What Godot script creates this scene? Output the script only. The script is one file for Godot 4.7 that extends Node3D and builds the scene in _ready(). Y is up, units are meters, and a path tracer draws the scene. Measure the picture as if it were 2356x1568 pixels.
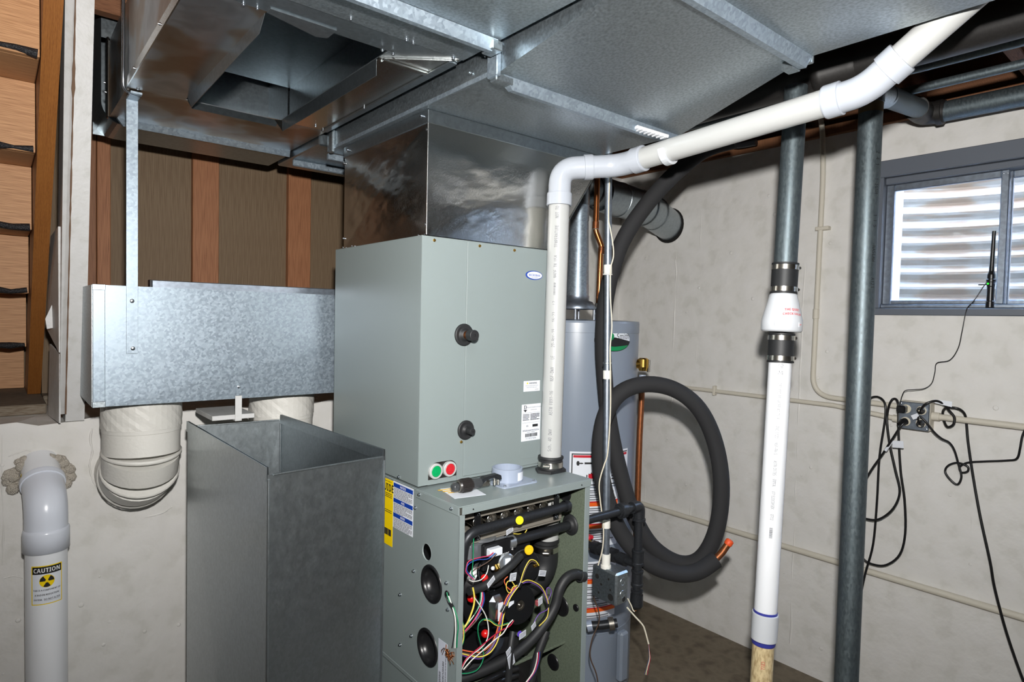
extends Node3D
# A basement utility corner: furnace with evaporator coil, sheet-metal ducts, water heater, plastic and steel pipes.
# Metres, y up, floor at y = 0. The furnace's width runs along x, its depth along z.

const E := 0.0006
var M := {}
var used := {}
var org := Vector3.ZERO
var rng := RandomNumberGenerator.new()

class MB:
	var v := PackedVector3Array()
	var n := PackedVector3Array()
	func tri(a: Vector3, b: Vector3, c: Vector3, na: Vector3, nb: Vector3, nc: Vector3) -> void:
		if (b - a).cross(c - a).dot(na + nb + nc) > 0.0:
			v.append(a); v.append(c); v.append(b)
			n.append(na); n.append(nc); n.append(nb)
		else:
			v.append(a); v.append(b); v.append(c)
			n.append(na); n.append(nb); n.append(nc)
	func ftri(a: Vector3, b: Vector3, c: Vector3, out: Vector3) -> void:
		var k := (b - a).cross(c - a)
		if k.length_squared() < 1e-18:
			return
		k = k.normalized()
		if k.dot(out) < 0.0:
			k = -k
		tri(a, b, c, k, k, k)
	func quad(a: Vector3, b: Vector3, c: Vector3, d: Vector3, out: Vector3) -> void:
		ftri(a, b, c, out)
		ftri(a, c, d, out)
	func xbox(x: Transform3D, s: Vector3, b := 0.0) -> void:
		var h := s * 0.5
		b = minf(b, minf(h.x, minf(h.y, h.z)) * 0.9)
		var ax := [Vector3.RIGHT, Vector3.UP, Vector3.BACK]
		for i in 3:
			var j := (i + 1) % 3
			var k := (i + 2) % 3
			for si in [-1.0, 1.0]:
				var c: Vector3 = ax[i] * h[i] * si
				var u: Vector3 = ax[j] * (h[j] - b)
				var w: Vector3 = ax[k] * (h[k] - b)
				quad(x * (c - u - w), x * (c + u - w), x * (c + u + w), x * (c - u + w), x.basis * ax[i] * si)
				if b > 0.0:
					for sj in [-1.0, 1.0]:
						var o: Vector3 = ax[i] * si + ax[j] * sj
						var p: Vector3 = ax[i] * h[i] * si + ax[j] * (h[j] - b) * sj
						var q: Vector3 = ax[i] * (h[i] - b) * si + ax[j] * h[j] * sj
						quad(x * (p - w), x * (p + w), x * (q + w), x * (q - w), x.basis * o)
		if b > 0.0:
			for sx in [-1.0, 1.0]:
				for sy in [-1.0, 1.0]:
					for sz in [-1.0, 1.0]:
						var g := Vector3(sx, sy, sz)
						ftri(x * (g * Vector3(h.x, h.y - b, h.z - b)), x * (g * Vector3(h.x - b, h.y, h.z - b)), x * (g * Vector3(h.x - b, h.y - b, h.z)), x.basis * g)
	func box(a: Vector3, c: Vector3, b := 0.0) -> void:
		var lo := a.min(c)
		var hi := a.max(c)
		xbox(Transform3D(Basis(), (lo + hi) * 0.5), hi - lo, b)
	func tube(p: Array, r, sides := 12, caps := true) -> void:
		var m := p.size()
		var rings := []
		var dirs := []
		var t0: Vector3 = (p[1] - p[0]).normalized()
		var u := t0.cross(Vector3.UP if absf(t0.y) < 0.9 else Vector3.RIGHT).normalized()
		for i in m:
			var t: Vector3 = (p[mini(i + 1, m - 1)] - p[maxi(i - 1, 0)]).normalized()
			u = (u - t * u.dot(t)).normalized()
			var w := t.cross(u)
			var ring := []
			var nr := []
			var rr: float = r[i] if r is Array else r
			for k in sides:
				var a := TAU * k / sides
				var d := u * cos(a) + w * sin(a)
				ring.append(p[i] + d * rr)
				nr.append(d)
			rings.append(ring)
			dirs.append(nr)
		for i in m - 1:
			for k in sides:
				var l := (k + 1) % sides
				tri(rings[i][k], rings[i + 1][k], rings[i + 1][l], dirs[i][k], dirs[i + 1][k], dirs[i + 1][l])
				tri(rings[i][k], rings[i + 1][l], rings[i][l], dirs[i][k], dirs[i + 1][l], dirs[i][l])
		if caps:
			for e in [0, m - 1]:
				var out: Vector3 = (p[0] - p[1]) if e == 0 else (p[m - 1] - p[m - 2])
				for k in sides:
					ftri(p[e], rings[e][k], rings[e][(k + 1) % sides], out)
	# profile: points (radius, height along axis); smooth joins the normals of neighbouring segments
	func lathe(o: Vector3, axis: Vector3, prof: Array, sides := 24, smooth := false, a0 := 0.0, a1 := TAU) -> void:
		axis = axis.normalized()
		var u := axis.cross(Vector3.RIGHT if absf(axis.x) < 0.9 else Vector3.UP).normalized()
		var w := axis.cross(u)
		var sn := []
		for i in prof.size() - 1:
			var e: Vector2 = prof[i + 1] - prof[i]
			sn.append(Vector2(e.y, -e.x).normalized())
		for i in prof.size() - 1:
			var na: Vector2 = sn[i]
			var nb: Vector2 = sn[i]
			if smooth:
				na = (sn[i] + sn[maxi(i - 1, 0)]).normalized()
				nb = (sn[i] + sn[mini(i + 1, sn.size() - 1)]).normalized()
			for k in sides:
				var aa := a0 + (a1 - a0) * k / sides
				var bb := a0 + (a1 - a0) * (k + 1) / sides
				var da := u * cos(aa) + w * sin(aa)
				var db := u * cos(bb) + w * sin(bb)
				var p: Vector2 = prof[i]
				var q: Vector2 = prof[i + 1]
				var A := o + da * p.x + axis * p.y
				var B := o + db * p.x + axis * p.y
				var C := o + db * q.x + axis * q.y
				var D := o + da * q.x + axis * q.y
				if p.x > 1e-6:
					tri2(A, B, C, da * na.x + axis * na.y, db * na.x + axis * na.y, db * nb.x + axis * nb.y)
				if q.x > 1e-6:
					tri2(A, C, D, da * na.x + axis * na.y, db * nb.x + axis * nb.y, da * nb.x + axis * nb.y)
	func tri2(a: Vector3, b: Vector3, c: Vector3, na: Vector3, nb: Vector3, nc: Vector3) -> void:
		if (b - a).cross(c - a).length_squared() > 1e-20:
			tri(a, b, c, na, nb, nc)
	func cyl(a: Vector3, b: Vector3, r: float, sides := 16) -> void:
		var h := (b - a).length()
		lathe(a, b - a, [Vector2(0, 0), Vector2(r, 0), Vector2(r, h), Vector2(0, h)], sides)
	func ball(c: Vector3, r: float, squash := 1.0, axis := Vector3.UP, sides := 10) -> void:
		var pr := []
		for i in 7:
			var a := -PI / 2 + PI * i / 6.0
			pr.append(Vector2(maxf(cos(a) * r, 0.0), sin(a) * r * squash))
		lathe(c, axis, pr, sides, true)
	# rectangle in the plane o + u*a + w*b with a round hole
	func holed(o: Vector3, u: Vector3, w: Vector3, lo: Vector2, hi: Vector2, c: Vector2, r: float, out: Vector3) -> void:
		var angs := []
		for k in 28:
			angs.append(TAU * k / 28.0)
		for q in [lo, hi, Vector2(lo.x, hi.y), Vector2(hi.x, lo.y)]:
			angs.append(fposmod((q - c).angle(), TAU))
		angs.sort()
		for i in angs.size():
			var pa := rim(angs[i], lo, hi, c)
			var pb := rim(angs[(i + 1) % angs.size()], lo, hi, c)
			var ca: Vector2 = c + Vector2.from_angle(angs[i]) * r
			var cb: Vector2 = c + Vector2.from_angle(angs[(i + 1) % angs.size()]) * r
			quad(o + u * ca.x + w * ca.y, o + u * pa.x + w * pa.y, o + u * pb.x + w * pb.y, o + u * cb.x + w * cb.y, out)
	func rim(a: float, lo: Vector2, hi: Vector2, c: Vector2) -> Vector2:
		var d := Vector2.from_angle(a)
		var t := 1e9
		if absf(d.x) > 1e-9:
			t = minf(t, ((hi.x if d.x > 0 else lo.x) - c.x) / d.x)
		if absf(d.y) > 1e-9:
			t = minf(t, ((hi.y if d.y > 0 else lo.y) - c.y) / d.y)
		return c + d * t
	# polygon (2-D) pushed from a to b along its normal
	func prism(poly: Array, x: Transform3D, d0: float, d1: float) -> void:
		var pp := PackedVector2Array(poly)
		var ix := Geometry2D.triangulate_polygon(pp)
		for e in [d0, d1]:
			var out: Vector3 = x.basis.z * (1.0 if e == maxf(d0, d1) else -1.0)
			for i in range(0, ix.size(), 3):
				ftri(x * Vector3(pp[ix[i]].x, pp[ix[i]].y, e), x * Vector3(pp[ix[i + 1]].x, pp[ix[i + 1]].y, e), x * Vector3(pp[ix[i + 2]].x, pp[ix[i + 2]].y, e), out)
		var area := 0.0
		for i in pp.size():
			area += pp[i].cross(pp[(i + 1) % pp.size()])
		for i in pp.size():
			var p := pp[i]
			var q := pp[(i + 1) % pp.size()]
			var o2 := (q - p).orthogonal() * (1.0 if area > 0 else -1.0)
			quad(x * Vector3(p.x, p.y, d0), x * Vector3(q.x, q.y, d0), x * Vector3(q.x, q.y, d1), x * Vector3(p.x, p.y, d1), x.basis * Vector3(o2.x, o2.y, 0))
	# eight corners: bottom a b c d, top e f g h (same order); faces turned outwards
	func hexa(p: Array) -> void:
		var mid := Vector3.ZERO
		for q in p:
			mid += q / 8.0
		for f in [[0, 1, 2, 3], [4, 5, 6, 7], [0, 1, 5, 4], [1, 2, 6, 5], [2, 3, 7, 6], [3, 0, 4, 7]]:
			var c: Vector3 = (p[f[0]] + p[f[1]] + p[f[2]] + p[f[3]]) / 4.0
			quad(p[f[0]], p[f[1]], p[f[2]], p[f[3]], c - mid)
	# hexagon-washer screw head
	func screw(c: Vector3, nrm: Vector3, r := 0.0045) -> void:
		lathe(c, nrm, [Vector2(r, 0), Vector2(r, r * 0.3), Vector2(r * 0.68, r * 0.42), Vector2(r * 0.62, r * 1.0), Vector2(0, r * 1.12)], 8)

func mesh_of(mb: MB) -> ArrayMesh:
	var a := []
	a.resize(Mesh.ARRAY_MAX)
	var vv := mb.v
	if org != Vector3.ZERO:
		vv = PackedVector3Array()
		vv.resize(mb.v.size())
		for i in mb.v.size():
			vv[i] = mb.v[i] - org
	a[Mesh.ARRAY_VERTEX] = vv
	a[Mesh.ARRAY_NORMAL] = mb.n
	var m := ArrayMesh.new()
	m.add_surface_from_arrays(Mesh.PRIMITIVE_TRIANGLES, a)
	return m

func numbered(called: String) -> String:
	used[called] = used.get(called, -1) + 1
	return called if used[called] == 0 else "%s_%03d" % [called, used[called]]

func tag(o: Node, label: String, category: String, group := "", kind := "") -> void:
	o.set_meta("label", label)
	o.set_meta("category", category)
	if group:
		o.set_meta("group", group)
	if kind:
		o.set_meta("kind", kind)

# a thing made of parts, at its base
func thing(called: String, at: Vector3, label: String, category: String, group := "", kind := "") -> Node3D:
	var o := Node3D.new()
	o.name = numbered(called)
	o.position = at
	add_child(o)
	org = at
	tag(o, label, category, group, kind)
	return o

func part(parent: Node, called: String, mb: MB, m: Material, label := "", kind := "") -> MeshInstance3D:
	var o := MeshInstance3D.new()
	o.name = called
	o.mesh = mesh_of(mb)
	o.material_override = m
	parent.add_child(o, true)
	if label:
		o.set_meta("label", label)
	if kind:
		o.set_meta("kind", kind)
	return o

# a thing of one mesh
func single(called: String, at: Vector3, mb: MB, m: Material, label: String, category: String, group := "", kind := "") -> MeshInstance3D:
	org = at
	var o := MeshInstance3D.new()
	o.name = numbered(called)
	o.mesh = mesh_of(mb)
	o.material_override = m
	o.position = at
	add_child(o)
	tag(o, label, category, group, kind)
	return o

func V(x: float, y: float, z: float) -> Vector3:
	return Vector3(x, y, z)

func bx(a: Vector3, c: Vector3, b := 0.0) -> MB:
	var m := MB.new()
	m.box(a, c, b)
	return m

func tb(p: Array, r, sides := 12) -> MB:
	var m := MB.new()
	m.tube(p, r, sides)
	return m

func lt(o: Vector3, axis: Vector3, prof: Array, sides := 24, smooth := false) -> MB:
	var m := MB.new()
	m.lathe(o, axis, prof, sides, smooth)
	return m

func back(a: Array) -> Array:
	a.reverse()
	return a

# rounds the corners of a path
func fillet(p: Array, rad: float, seg := 6) -> Array:
	var out := [p[0]]
	for i in range(1, p.size() - 1):
		var a: Vector3 = p[i - 1] - p[i]
		var c: Vector3 = p[i + 1] - p[i]
		var t := minf(rad, minf(a.length(), c.length()) * 0.49)
		var s: Vector3 = p[i] + a.normalized() * t
		var e: Vector3 = p[i] + c.normalized() * t
		for k in seg + 1:
			var f := float(k) / seg
			out.append(s.lerp(p[i], f).lerp((p[i] as Vector3).lerp(e, f), f))
	out.append(p[p.size() - 1])
	return out

# a smooth curve through points
func spl(p: Array, k := 6) -> Array:
	var out := []
	for i in p.size() - 1:
		var a: Vector3 = p[maxi(i - 1, 0)]
		var b: Vector3 = p[i]
		var c: Vector3 = p[i + 1]
		var d: Vector3 = p[mini(i + 2, p.size() - 1)]
		for j in k:
			out.append(b.cubic_interpolate(c, a, d, float(j) / k))
	out.append(p[p.size() - 1])
	return out

var fonts := {}
# flat lettering; h is the height of a capital; bend > 0 wraps it round a cylinder of that radius whose axis runs along up
func write(mb: MB, s: String, h: float, o: Vector3, right: Vector3, up: Vector3, font := "Droid Sans", bold := false, stretch := 1.0, bend := 0.0, along := false) -> void:
	var key := font + str(bold)
	if not fonts.has(key):
		var f := SystemFont.new()
		f.font_names = PackedStringArray([font])
		if bold:
			f.font_weight = 700
		fonts[key] = f
	var t := TextMesh.new()
	t.font = fonts[key]
	t.text = s
	t.font_size = 32
	t.pixel_size = h / 23.2
	t.depth = 0.0
	t.curve_step = 4.0
	if t.get_surface_count() == 0:
		return
	var a := t.surface_get_arrays(0)
	var vv: PackedVector3Array = a[Mesh.ARRAY_VERTEX]
	var ix: PackedInt32Array = a[Mesh.ARRAY_INDEX]
	var nr := right.cross(up)
	var q := PackedVector3Array()
	for p in vv:
		var px := p.x * stretch
		if bend > 0.0 and not along:
			var an := px / bend
			q.append(o + right * sin(an) * bend + nr * (cos(an) - 1.0) * bend + up * p.y)
		elif bend > 0.0:
			var an2 := p.y / bend
			q.append(o + up * sin(an2) * bend + nr * (cos(an2) - 1.0) * bend + right * px)
		else:
			q.append(o + right * px + up * p.y)
	for i in range(0, ix.size(), 3):
		mb.ftri(q[ix[i]], q[ix[i + 1]], q[ix[i + 2]], nr)

# rows of print too small to read
func rows(mb: MB, o: Vector3, right: Vector3, up: Vector3, w: float, h: float, count: int, fill := 0.45) -> void:
	var nr := right.cross(up)
	for i in count:
		var y := h * (0.5 - (i + 0.5) / count)
		var x := -w * 0.5
		var end := w * (0.5 if i % 4 != 3 else rng.randf_range(0.0, 0.4))
		while x < end:
			var l := minf(rng.randf_range(0.05, 0.16) * w, end - x)
			var a := o + right * x + up * (y - h / count * fill * 0.5)
			mb.quad(a, a + right * l, a + right * l + up * h / count * fill, a + up * h / count * fill, nr)
			x += l + w * 0.018
	pass

# a thin sheet of printed film
func film(o: Vector3, right: Vector3, up: Vector3, w: float, h: float, t := 0.0005) -> MB:
	var m := MB.new()
	m.xbox(Transform3D(Basis(right, up, right.cross(up)), o), Vector3(w, h, t))
	return m

# a patch of a cylinder's surface about a vertical axis
func curved(c: Vector3, r: float, a0: float, a1: float, y0: float, y1: float, seg := 12) -> MB:
	var m := MB.new()
	for i in seg:
		var p := a0 + (a1 - a0) * i / seg
		var q := a0 + (a1 - a0) * (i + 1) / seg
		var d := V(cos(p), 0, sin(p))
		var e := V(cos(q), 0, sin(q))
		var A := V(c.x, y0, c.z) + d * r
		var B := V(c.x, y0, c.z) + e * r
		var C := V(c.x, y1, c.z) + e * r
		var D := V(c.x, y1, c.z) + d * r
		m.tri(A, B, C, d, e, e)
		m.tri(A, C, D, d, e, d)
	return m

func tex_from(im: Image) -> ImageTexture:
	return ImageTexture.create_from_image(im)

func noise_image(size: int, freq: float, octaves: int, sd: int, kind := FastNoiseLite.TYPE_SIMPLEX_SMOOTH) -> Image:
	var n := FastNoiseLite.new()
	n.noise_type = kind
	n.seed = sd
	n.frequency = freq
	n.fractal_type = FastNoiseLite.FRACTAL_FBM if octaves > 1 else FastNoiseLite.FRACTAL_NONE
	n.fractal_octaves = octaves
	return n.get_seamless_image(size, size)

# grey picture coloured by a ramp of (position, colour)
func ramp(im: Image, stops: Array) -> ImageTexture:
	var g := Gradient.new()
	g.offsets = PackedFloat32Array(stops.map(func(s): return s[0]))
	g.colors = PackedColorArray(stops.map(func(s): return s[1]))
	var lut := PackedColorArray()
	for i in 256:
		lut.append(g.sample(i / 255.0))
	var out := Image.create(im.get_width(), im.get_height(), false, Image.FORMAT_RGB8)
	for y in im.get_height():
		for x in im.get_width():
			out.set_pixel(x, y, lut[int(im.get_pixel(x, y).r * 255.0)])
	return tex_from(out)

# zinc spangle: a tiling mosaic of crystal grains
func spangle_image(size: int, cells: int, sd: int) -> Image:
	var r := RandomNumberGenerator.new()
	r.seed = sd
	var px := []
	var tone := []
	for i in cells * cells:
		px.append(Vector2(r.randf(), r.randf()))
		tone.append(r.randf())
	var im := Image.create(size, size, false, Image.FORMAT_L8)
	var warp := noise_image(size, 0.03, 2, sd + 5)
	for y in size:
		for x in size:
			var wv := warp.get_pixel(x, y).r - 0.5
			var f := Vector2(x + wv * 14.0, y - wv * 10.0) / size * cells
			var ci := Vector2i(floori(f.x), floori(f.y))
			var best := 9.0
			var bt := 0.0
			for dy in [-1, 0, 1]:
				for dx in [-1, 0, 1]:
					var k := posmod(ci.y + dy, cells) * cells + posmod(ci.x + dx, cells)
					var d: float = (Vector2(ci.x + dx, ci.y + dy) + px[k] - f).length_squared()
					if d < best:
						best = d
						bt = tone[k]
			im.set_pixel(x, y, Color(bt, bt, bt))
	return im

func mat(called: String, c: Color, rough: float, metal := 0.0, o := {}) -> StandardMaterial3D:
	var m := StandardMaterial3D.new()
	m.resource_name = called
	m.albedo_color = c
	m.roughness = rough
	m.metallic = metal
	if o.has("spec"):
		m.metallic_specular = o.spec
	if o.has("tex"):
		m.albedo_texture = o.tex
	if o.has("rtex"):
		m.roughness_texture = o.rtex
	if o.has("bump"):
		m.heightmap_enabled = true
		m.heightmap_texture = o.bump
		m.heightmap_scale = o.get("bs", 0.1)
	if o.has("tex") or o.has("rtex") or o.has("bump"):
		m.uv1_triplanar = true
		m.uv1_world_triplanar = true
		m.uv1_triplanar_sharpness = 6.0
		m.uv1_scale = o.get("scale", Vector3.ONE)
	if o.has("coat"):
		m.clearcoat_enabled = true
		m.clearcoat = o.coat
		m.clearcoat_roughness = 0.1
	M[called] = m
	return m

func rgb(r: int, g: int, b: int) -> Color:
	return Color(r / 255.0, g / 255.0, b / 255.0)

func _ready() -> void:
	rng.seed = 7
	# --- camera, sky, flash, exposure
	var cam := Camera3D.new()
	cam.name = "camera"
	cam.transform = Transform3D(Basis(V(0.76698, 0.02224, 0.64128), V(0.00561, 0.99913, -0.04136), V(-0.64164, 0.03523, 0.76619)), V(0, 1.5, 0))
	cam.fov = 57.6
	cam.near = 0.02
	add_child(cam)
	var env := Environment.new()
	env.background_mode = Environment.BG_SKY
	var sky := Sky.new()
	var sm := ProceduralSkyMaterial.new()
	sm.sky_top_color = rgb(150, 175, 210)
	sm.sky_horizon_color = rgb(214, 222, 232)
	sm.ground_bottom_color = rgb(120, 112, 100)
	sm.ground_horizon_color = rgb(180, 176, 168)
	sm.sky_energy_multiplier = 7.5
	sky.sky_material = sm
	env.sky = sky
	env.tonemap_mode = Environment.TONE_MAPPER_LINEAR
	env.tonemap_exposure = 1.0
	env.sdfgi_enabled = true
	env.ssao_enabled = true
	env.ssil_enabled = true
	var we := WorldEnvironment.new()
	we.name = "world"
	we.environment = env
	add_child(we)
	var fl := SpotLight3D.new()
	fl.name = "camera_flash"
	fl.transform = Transform3D(cam.transform.basis, cam.position + cam.transform.basis.y * 0.19 + cam.transform.basis.x * 0.03).rotated_local(Vector3.UP, -0.1).rotated_local(Vector3.RIGHT, 0.17)
	fl.light_energy = 5.9
	fl.light_color = Color(1.0, 0.99, 0.975)
	fl.light_size = 0.025
	fl.spot_angle = 72.5
	fl.spot_angle_attenuation = 1.0
	fl.spot_range = 12.0
	fl.spot_attenuation = 2.0
	fl.shadow_enabled = true
	add_child(fl)
	materials()
	room()
	stairs()
	window_and_well()
	return_trunk()
	supply_trunk()
	plenum()
	coil_cabinet()
	furnace()
	furnace_inside()
	return_box()
	loose_duct()
	radon_pipe()
	vent_pipe()
	water_heater()
	gas_line()
	conduit_and_lineset()
	sump_and_stack()
	wall_conduits()
	outlet_and_cords()
	overhead_pipes()

func materials() -> void:
	var n1 := noise_image(512, 0.012, 5, 3)
	var n2 := noise_image(512, 0.05, 4, 11)
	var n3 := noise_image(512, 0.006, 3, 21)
	var sp := spangle_image(512, 40, 4)
	var white := Color(1, 1, 1)
	var t_sp := ramp(sp, [[0.0, Color(0.85, 0.86, 0.87)], [0.5, Color(0.925, 0.93, 0.935)], [1.0, white]])
	var t_sp2 := ramp(sp, [[0.0, Color(0.93, 0.93, 0.93)], [1.0, white]])
	var t_spr := ramp(sp, [[0.0, Color(0.78, 0.78, 0.78)], [1.0, white]])
	var t_mot := ramp(n2, [[0.2, Color(0.86, 0.86, 0.86)], [0.5, Color(0.94, 0.94, 0.94)], [0.8, white]])
	var t_soft := ramp(n1, [[0.25, Color(0.9, 0.9, 0.89)], [0.75, white]])
	var t_wall := ramp(n1, [[0.2, Color(0.95, 0.95, 0.94)], [0.4, Color(0.985, 0.985, 0.98)], [0.8, white]])
	var t_floor := ramp(n1, [[0.15, rgb(98, 88, 74)], [0.4, rgb(118, 107, 91)], [0.6, rgb(124, 114, 97)], [0.85, rgb(108, 98, 83)]])
	var t_grain := ramp(n2, [[0.2, Color(0.8, 0.75, 0.7)], [0.45, Color(0.93, 0.915, 0.9)], [0.7, white]])
	var t_brown_mottle := ramp(n3, [[0.3, rgb(150, 128, 108)], [0.44, rgb(162, 148, 134)], [0.54, rgb(172, 174, 176)], [0.7, rgb(180, 184, 188)], [0.85, rgb(160, 164, 168)]])  # on the trunk the brown tones paint the wood wall's reflection
	var b1 := tex_from(n1)
	var b2 := tex_from(n2)
	var bs := tex_from(sp)
	# sheet metal
	mat("galv", rgb(178, 188, 194), 0.44, 0.95, {"tex": t_mot, "rtex": t_spr, "scale": V(4.5, 4.5, 4.5)})
	mat("galv_spangle", rgb(160, 173, 184), 0.5, 0.7, {"tex": t_sp, "rtex": t_spr, "scale": V(4.6, 4.6, 4.6)})
	mat("galv_shiny", rgb(205, 204, 200), 0.22, 1.0, {"rtex": t_spr, "bump": bs, "bs": 0.006, "scale": V(9, 9, 9)})
	mat("galv_smooth", rgb(160, 170, 176), 0.36, 0.97, {"tex": t_sp2, "rtex": t_mot, "scale": V(3, 3, 3)})
	mat("galv_brown_reflect", white, 0.34, 0.95, {"tex": t_brown_mottle, "rtex": t_mot, "scale": V(1.3, 1.3, 1.3)})  # brown reflection of the wood wall is painted into this colour
	mat("galv_pipe", rgb(106, 116, 120), 0.58, 0.75, {"tex": t_sp, "rtex": t_spr, "scale": V(8, 3, 8)})
	mat("galv_loose", rgb(182, 190, 194), 0.36, 0.97, {"tex": t_sp2, "rtex": t_soft, "scale": V(6, 4, 6)})
	mat("zinc", rgb(200, 206, 214), 0.25, 1.0)
	mat("steel", rgb(150, 146, 138), 0.4, 0.9, {"tex": t_mot, "scale": V(6, 6, 6)})
	mat("rail_steel", rgb(150, 144, 134), 0.4, 0.35)
	mat("stainless", rgb(214, 210, 202), 0.22, 1.0)
	mat("aluminium", rgb(158, 168, 182), 0.38, 0.85, {"tex": t_soft, "scale": V(6, 6, 6)})
	mat("cast_metal", rgb(188, 194, 200), 0.34, 0.85)
	mat("brass", rgb(214, 170, 84), 0.25, 1.0)
	mat("copper", rgb(196, 122, 74), 0.28, 1.0, {"tex": t_soft, "scale": V(9, 2, 9)})
	mat("copper_dull", rgb(150, 92, 58), 0.45, 0.8, {"tex": t_mot, "scale": V(6, 2, 6)})
	mat("solder", rgb(196, 194, 188), 0.35, 0.9)
	# paints and plastics
	mat("cabinet_paint", rgb(131, 141, 141), 0.36, 0.0, {"spec": 0.5})
	mat("cabinet_inside", rgb(104, 114, 98), 0.6, 0.0, {"tex": t_mot, "scale": V(5, 5, 5)})
	mat("tank_paint", rgb(128, 138, 152), 0.3)
	mat("pvc", rgb(176, 177, 176), 0.28)
	mat("pvc_cool", rgb(236, 238, 242), 0.3)
	mat("pvc_fitting", rgb(174, 179, 188), 0.22)
	mat("radon_fitting", rgb(222, 227, 238), 0.25)
	mat("pvc_gray", rgb(150, 160, 178), 0.3)
	mat("pvc_old", rgb(224, 204, 160), 0.4, 0.0, {"tex": t_grain, "scale": V(4, 1.5, 4)})
	mat("valve_white", rgb(206, 209, 214), 0.15)
	mat("blue_glue", rgb(58, 62, 150), 0.35)
	mat("rubber", rgb(32, 33, 35), 0.55)
	mat("foam_rubber", rgb(34, 34, 36), 0.85)
	mat("black_plastic", rgb(24, 24, 26), 0.32)
	mat("black_metal", rgb(26, 27, 29), 0.34, 0.3)
	mat("black_iron", rgb(52, 54, 58), 0.42, 0.5, {"tex": t_mot, "scale": V(6, 6, 6)})
	mat("dark_pipe", rgb(40, 38, 37), 0.5, 0.2, {"tex": t_mot, "scale": V(5, 5, 5)})
	mat("matte_black", rgb(20, 18, 17), 0.95)  # plain matte black; on the junction box it paints the holes' inner dark
	mat("bakelite", rgb(38, 34, 33), 0.35)
	mat("green_cap", rgb(0, 150, 84), 0.35)
	mat("red_cap", rgb(190, 34, 44), 0.35)
	mat("red_plastic", rgb(205, 24, 24), 0.3)
	mat("orange_cap", rgb(228, 84, 36), 0.5)
	mat("yellow_cap", rgb(240, 190, 30), 0.35)
	mat("yellow_dot", rgb(250, 226, 10), 0.5)
	mat("purple_dot", rgb(96, 70, 190), 0.5)
	mat("clear_plastic", rgb(60, 62, 64), 0.12)
	# film, print
	mat("label_white", rgb(226, 230, 238), 0.45)
	mat("label_yellow", rgb(250, 214, 8), 0.4)
	mat("label_silver", rgb(190, 194, 206), 0.4)
	mat("label_blue", rgb(18, 62, 160), 0.45)
	mat("label_red", rgb(190, 20, 40), 0.45)
	mat("label_orange", rgb(226, 96, 30), 0.45)
	mat("label_green", rgb(0, 132, 74), 0.45)
	mat("print_black", rgb(22, 22, 24), 0.6)
	mat("print_gray", rgb(104, 106, 112), 0.6)
	mat("print_red", rgb(206, 60, 62), 0.6)
	mat("print_white", rgb(240, 240, 240), 0.6)
	mat("tape_white", rgb(232, 230, 222), 0.6)
	# building
	mat("wall_paint", rgb(226, 224, 221), 0.62, 0.0, {"tex": t_wall, "bump": b1, "bs": 0.3, "scale": V(1.3, 1.3, 1.3)})
	mat("wall_plain", rgb(190, 188, 182), 0.8)
	mat("white_paint", rgb(206, 206, 206), 0.5, 0.0, {"tex": t_wall, "bump": b2, "bs": 0.06, "scale": V(3, 3, 3)})
	mat("duct_paint", rgb(214, 212, 206), 0.5, 0.0, {"bump": b2, "bs": 0.05, "scale": V(3, 3, 3)})
	mat("conduit_paint", rgb(208, 202, 188), 0.55)
	mat("concrete_floor", white, 0.75, 0.0, {"tex": t_floor, "bump": b2, "bs": 0.1, "scale": V(1.4, 1.4, 1.4)})
	mat("foam", rgb(190, 182, 170), 0.35, 0.0, {"bump": b2, "bs": 0.4, "scale": V(8, 8, 8)})
	mat("sheathing", rgb(118, 99, 76), 0.7, 0.0, {"tex": t_grain, "scale": V(22, 0.25, 22)})
	mat("stud_wood", rgb(156, 105, 70), 0.65, 0.0, {"tex": t_grain, "scale": V(18, 0.3, 18)})
	mat("stud_wood2", rgb(136, 92, 62), 0.65, 0.0, {"tex": t_grain, "scale": V(20, 0.35, 20)})
	mat("stringer_wood", rgb(150, 96, 44), 0.5, 0.0, {"tex": t_grain, "scale": V(20, 0.4, 3)})
	mat("riser_wood", rgb(200, 152, 108), 0.6, 0.0, {"tex": t_grain, "scale": V(0.35, 15, 15)})
	mat("joist_wood", rgb(126, 84, 56), 0.75, 0.0, {"tex": t_grain, "scale": V(0.7, 9, 9)})
	mat("dusty_wood", rgb(128, 118, 104), 0.85, 0.0, {"tex": t_grain, "scale": V(1, 9, 6)})
	mat("tar", rgb(30, 30, 34), 0.55, 0.0, {"bump": b2, "bs": 0.25, "scale": V(7, 7, 7)})
	mat("crack_dark", rgb(108, 84, 66), 0.85)
	mat("window_gray", rgb(96, 102, 112), 0.5)
	mat("well_steel", rgb(196, 186, 172), 0.6, 0.2, {"tex": t_brown_mottle, "scale": V(1, 5, 1)})
	mat("gravel", rgb(140, 130, 116), 0.9, 0.0, {"tex": t_mot, "bump": b2, "bs": 0.8, "scale": V(9, 9, 9)})
	var gl := mat("glass", Color(0.92, 0.95, 0.96, 0.1), 0.03)
	gl.transparency = BaseMaterial3D.TRANSPARENCY_ALPHA
	var led := mat("green_light", rgb(20, 220, 40), 0.4)
	led.emission_enabled = true
	led.emission = rgb(20, 255, 40)
	led.emission_energy_multiplier = 1.5
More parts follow.
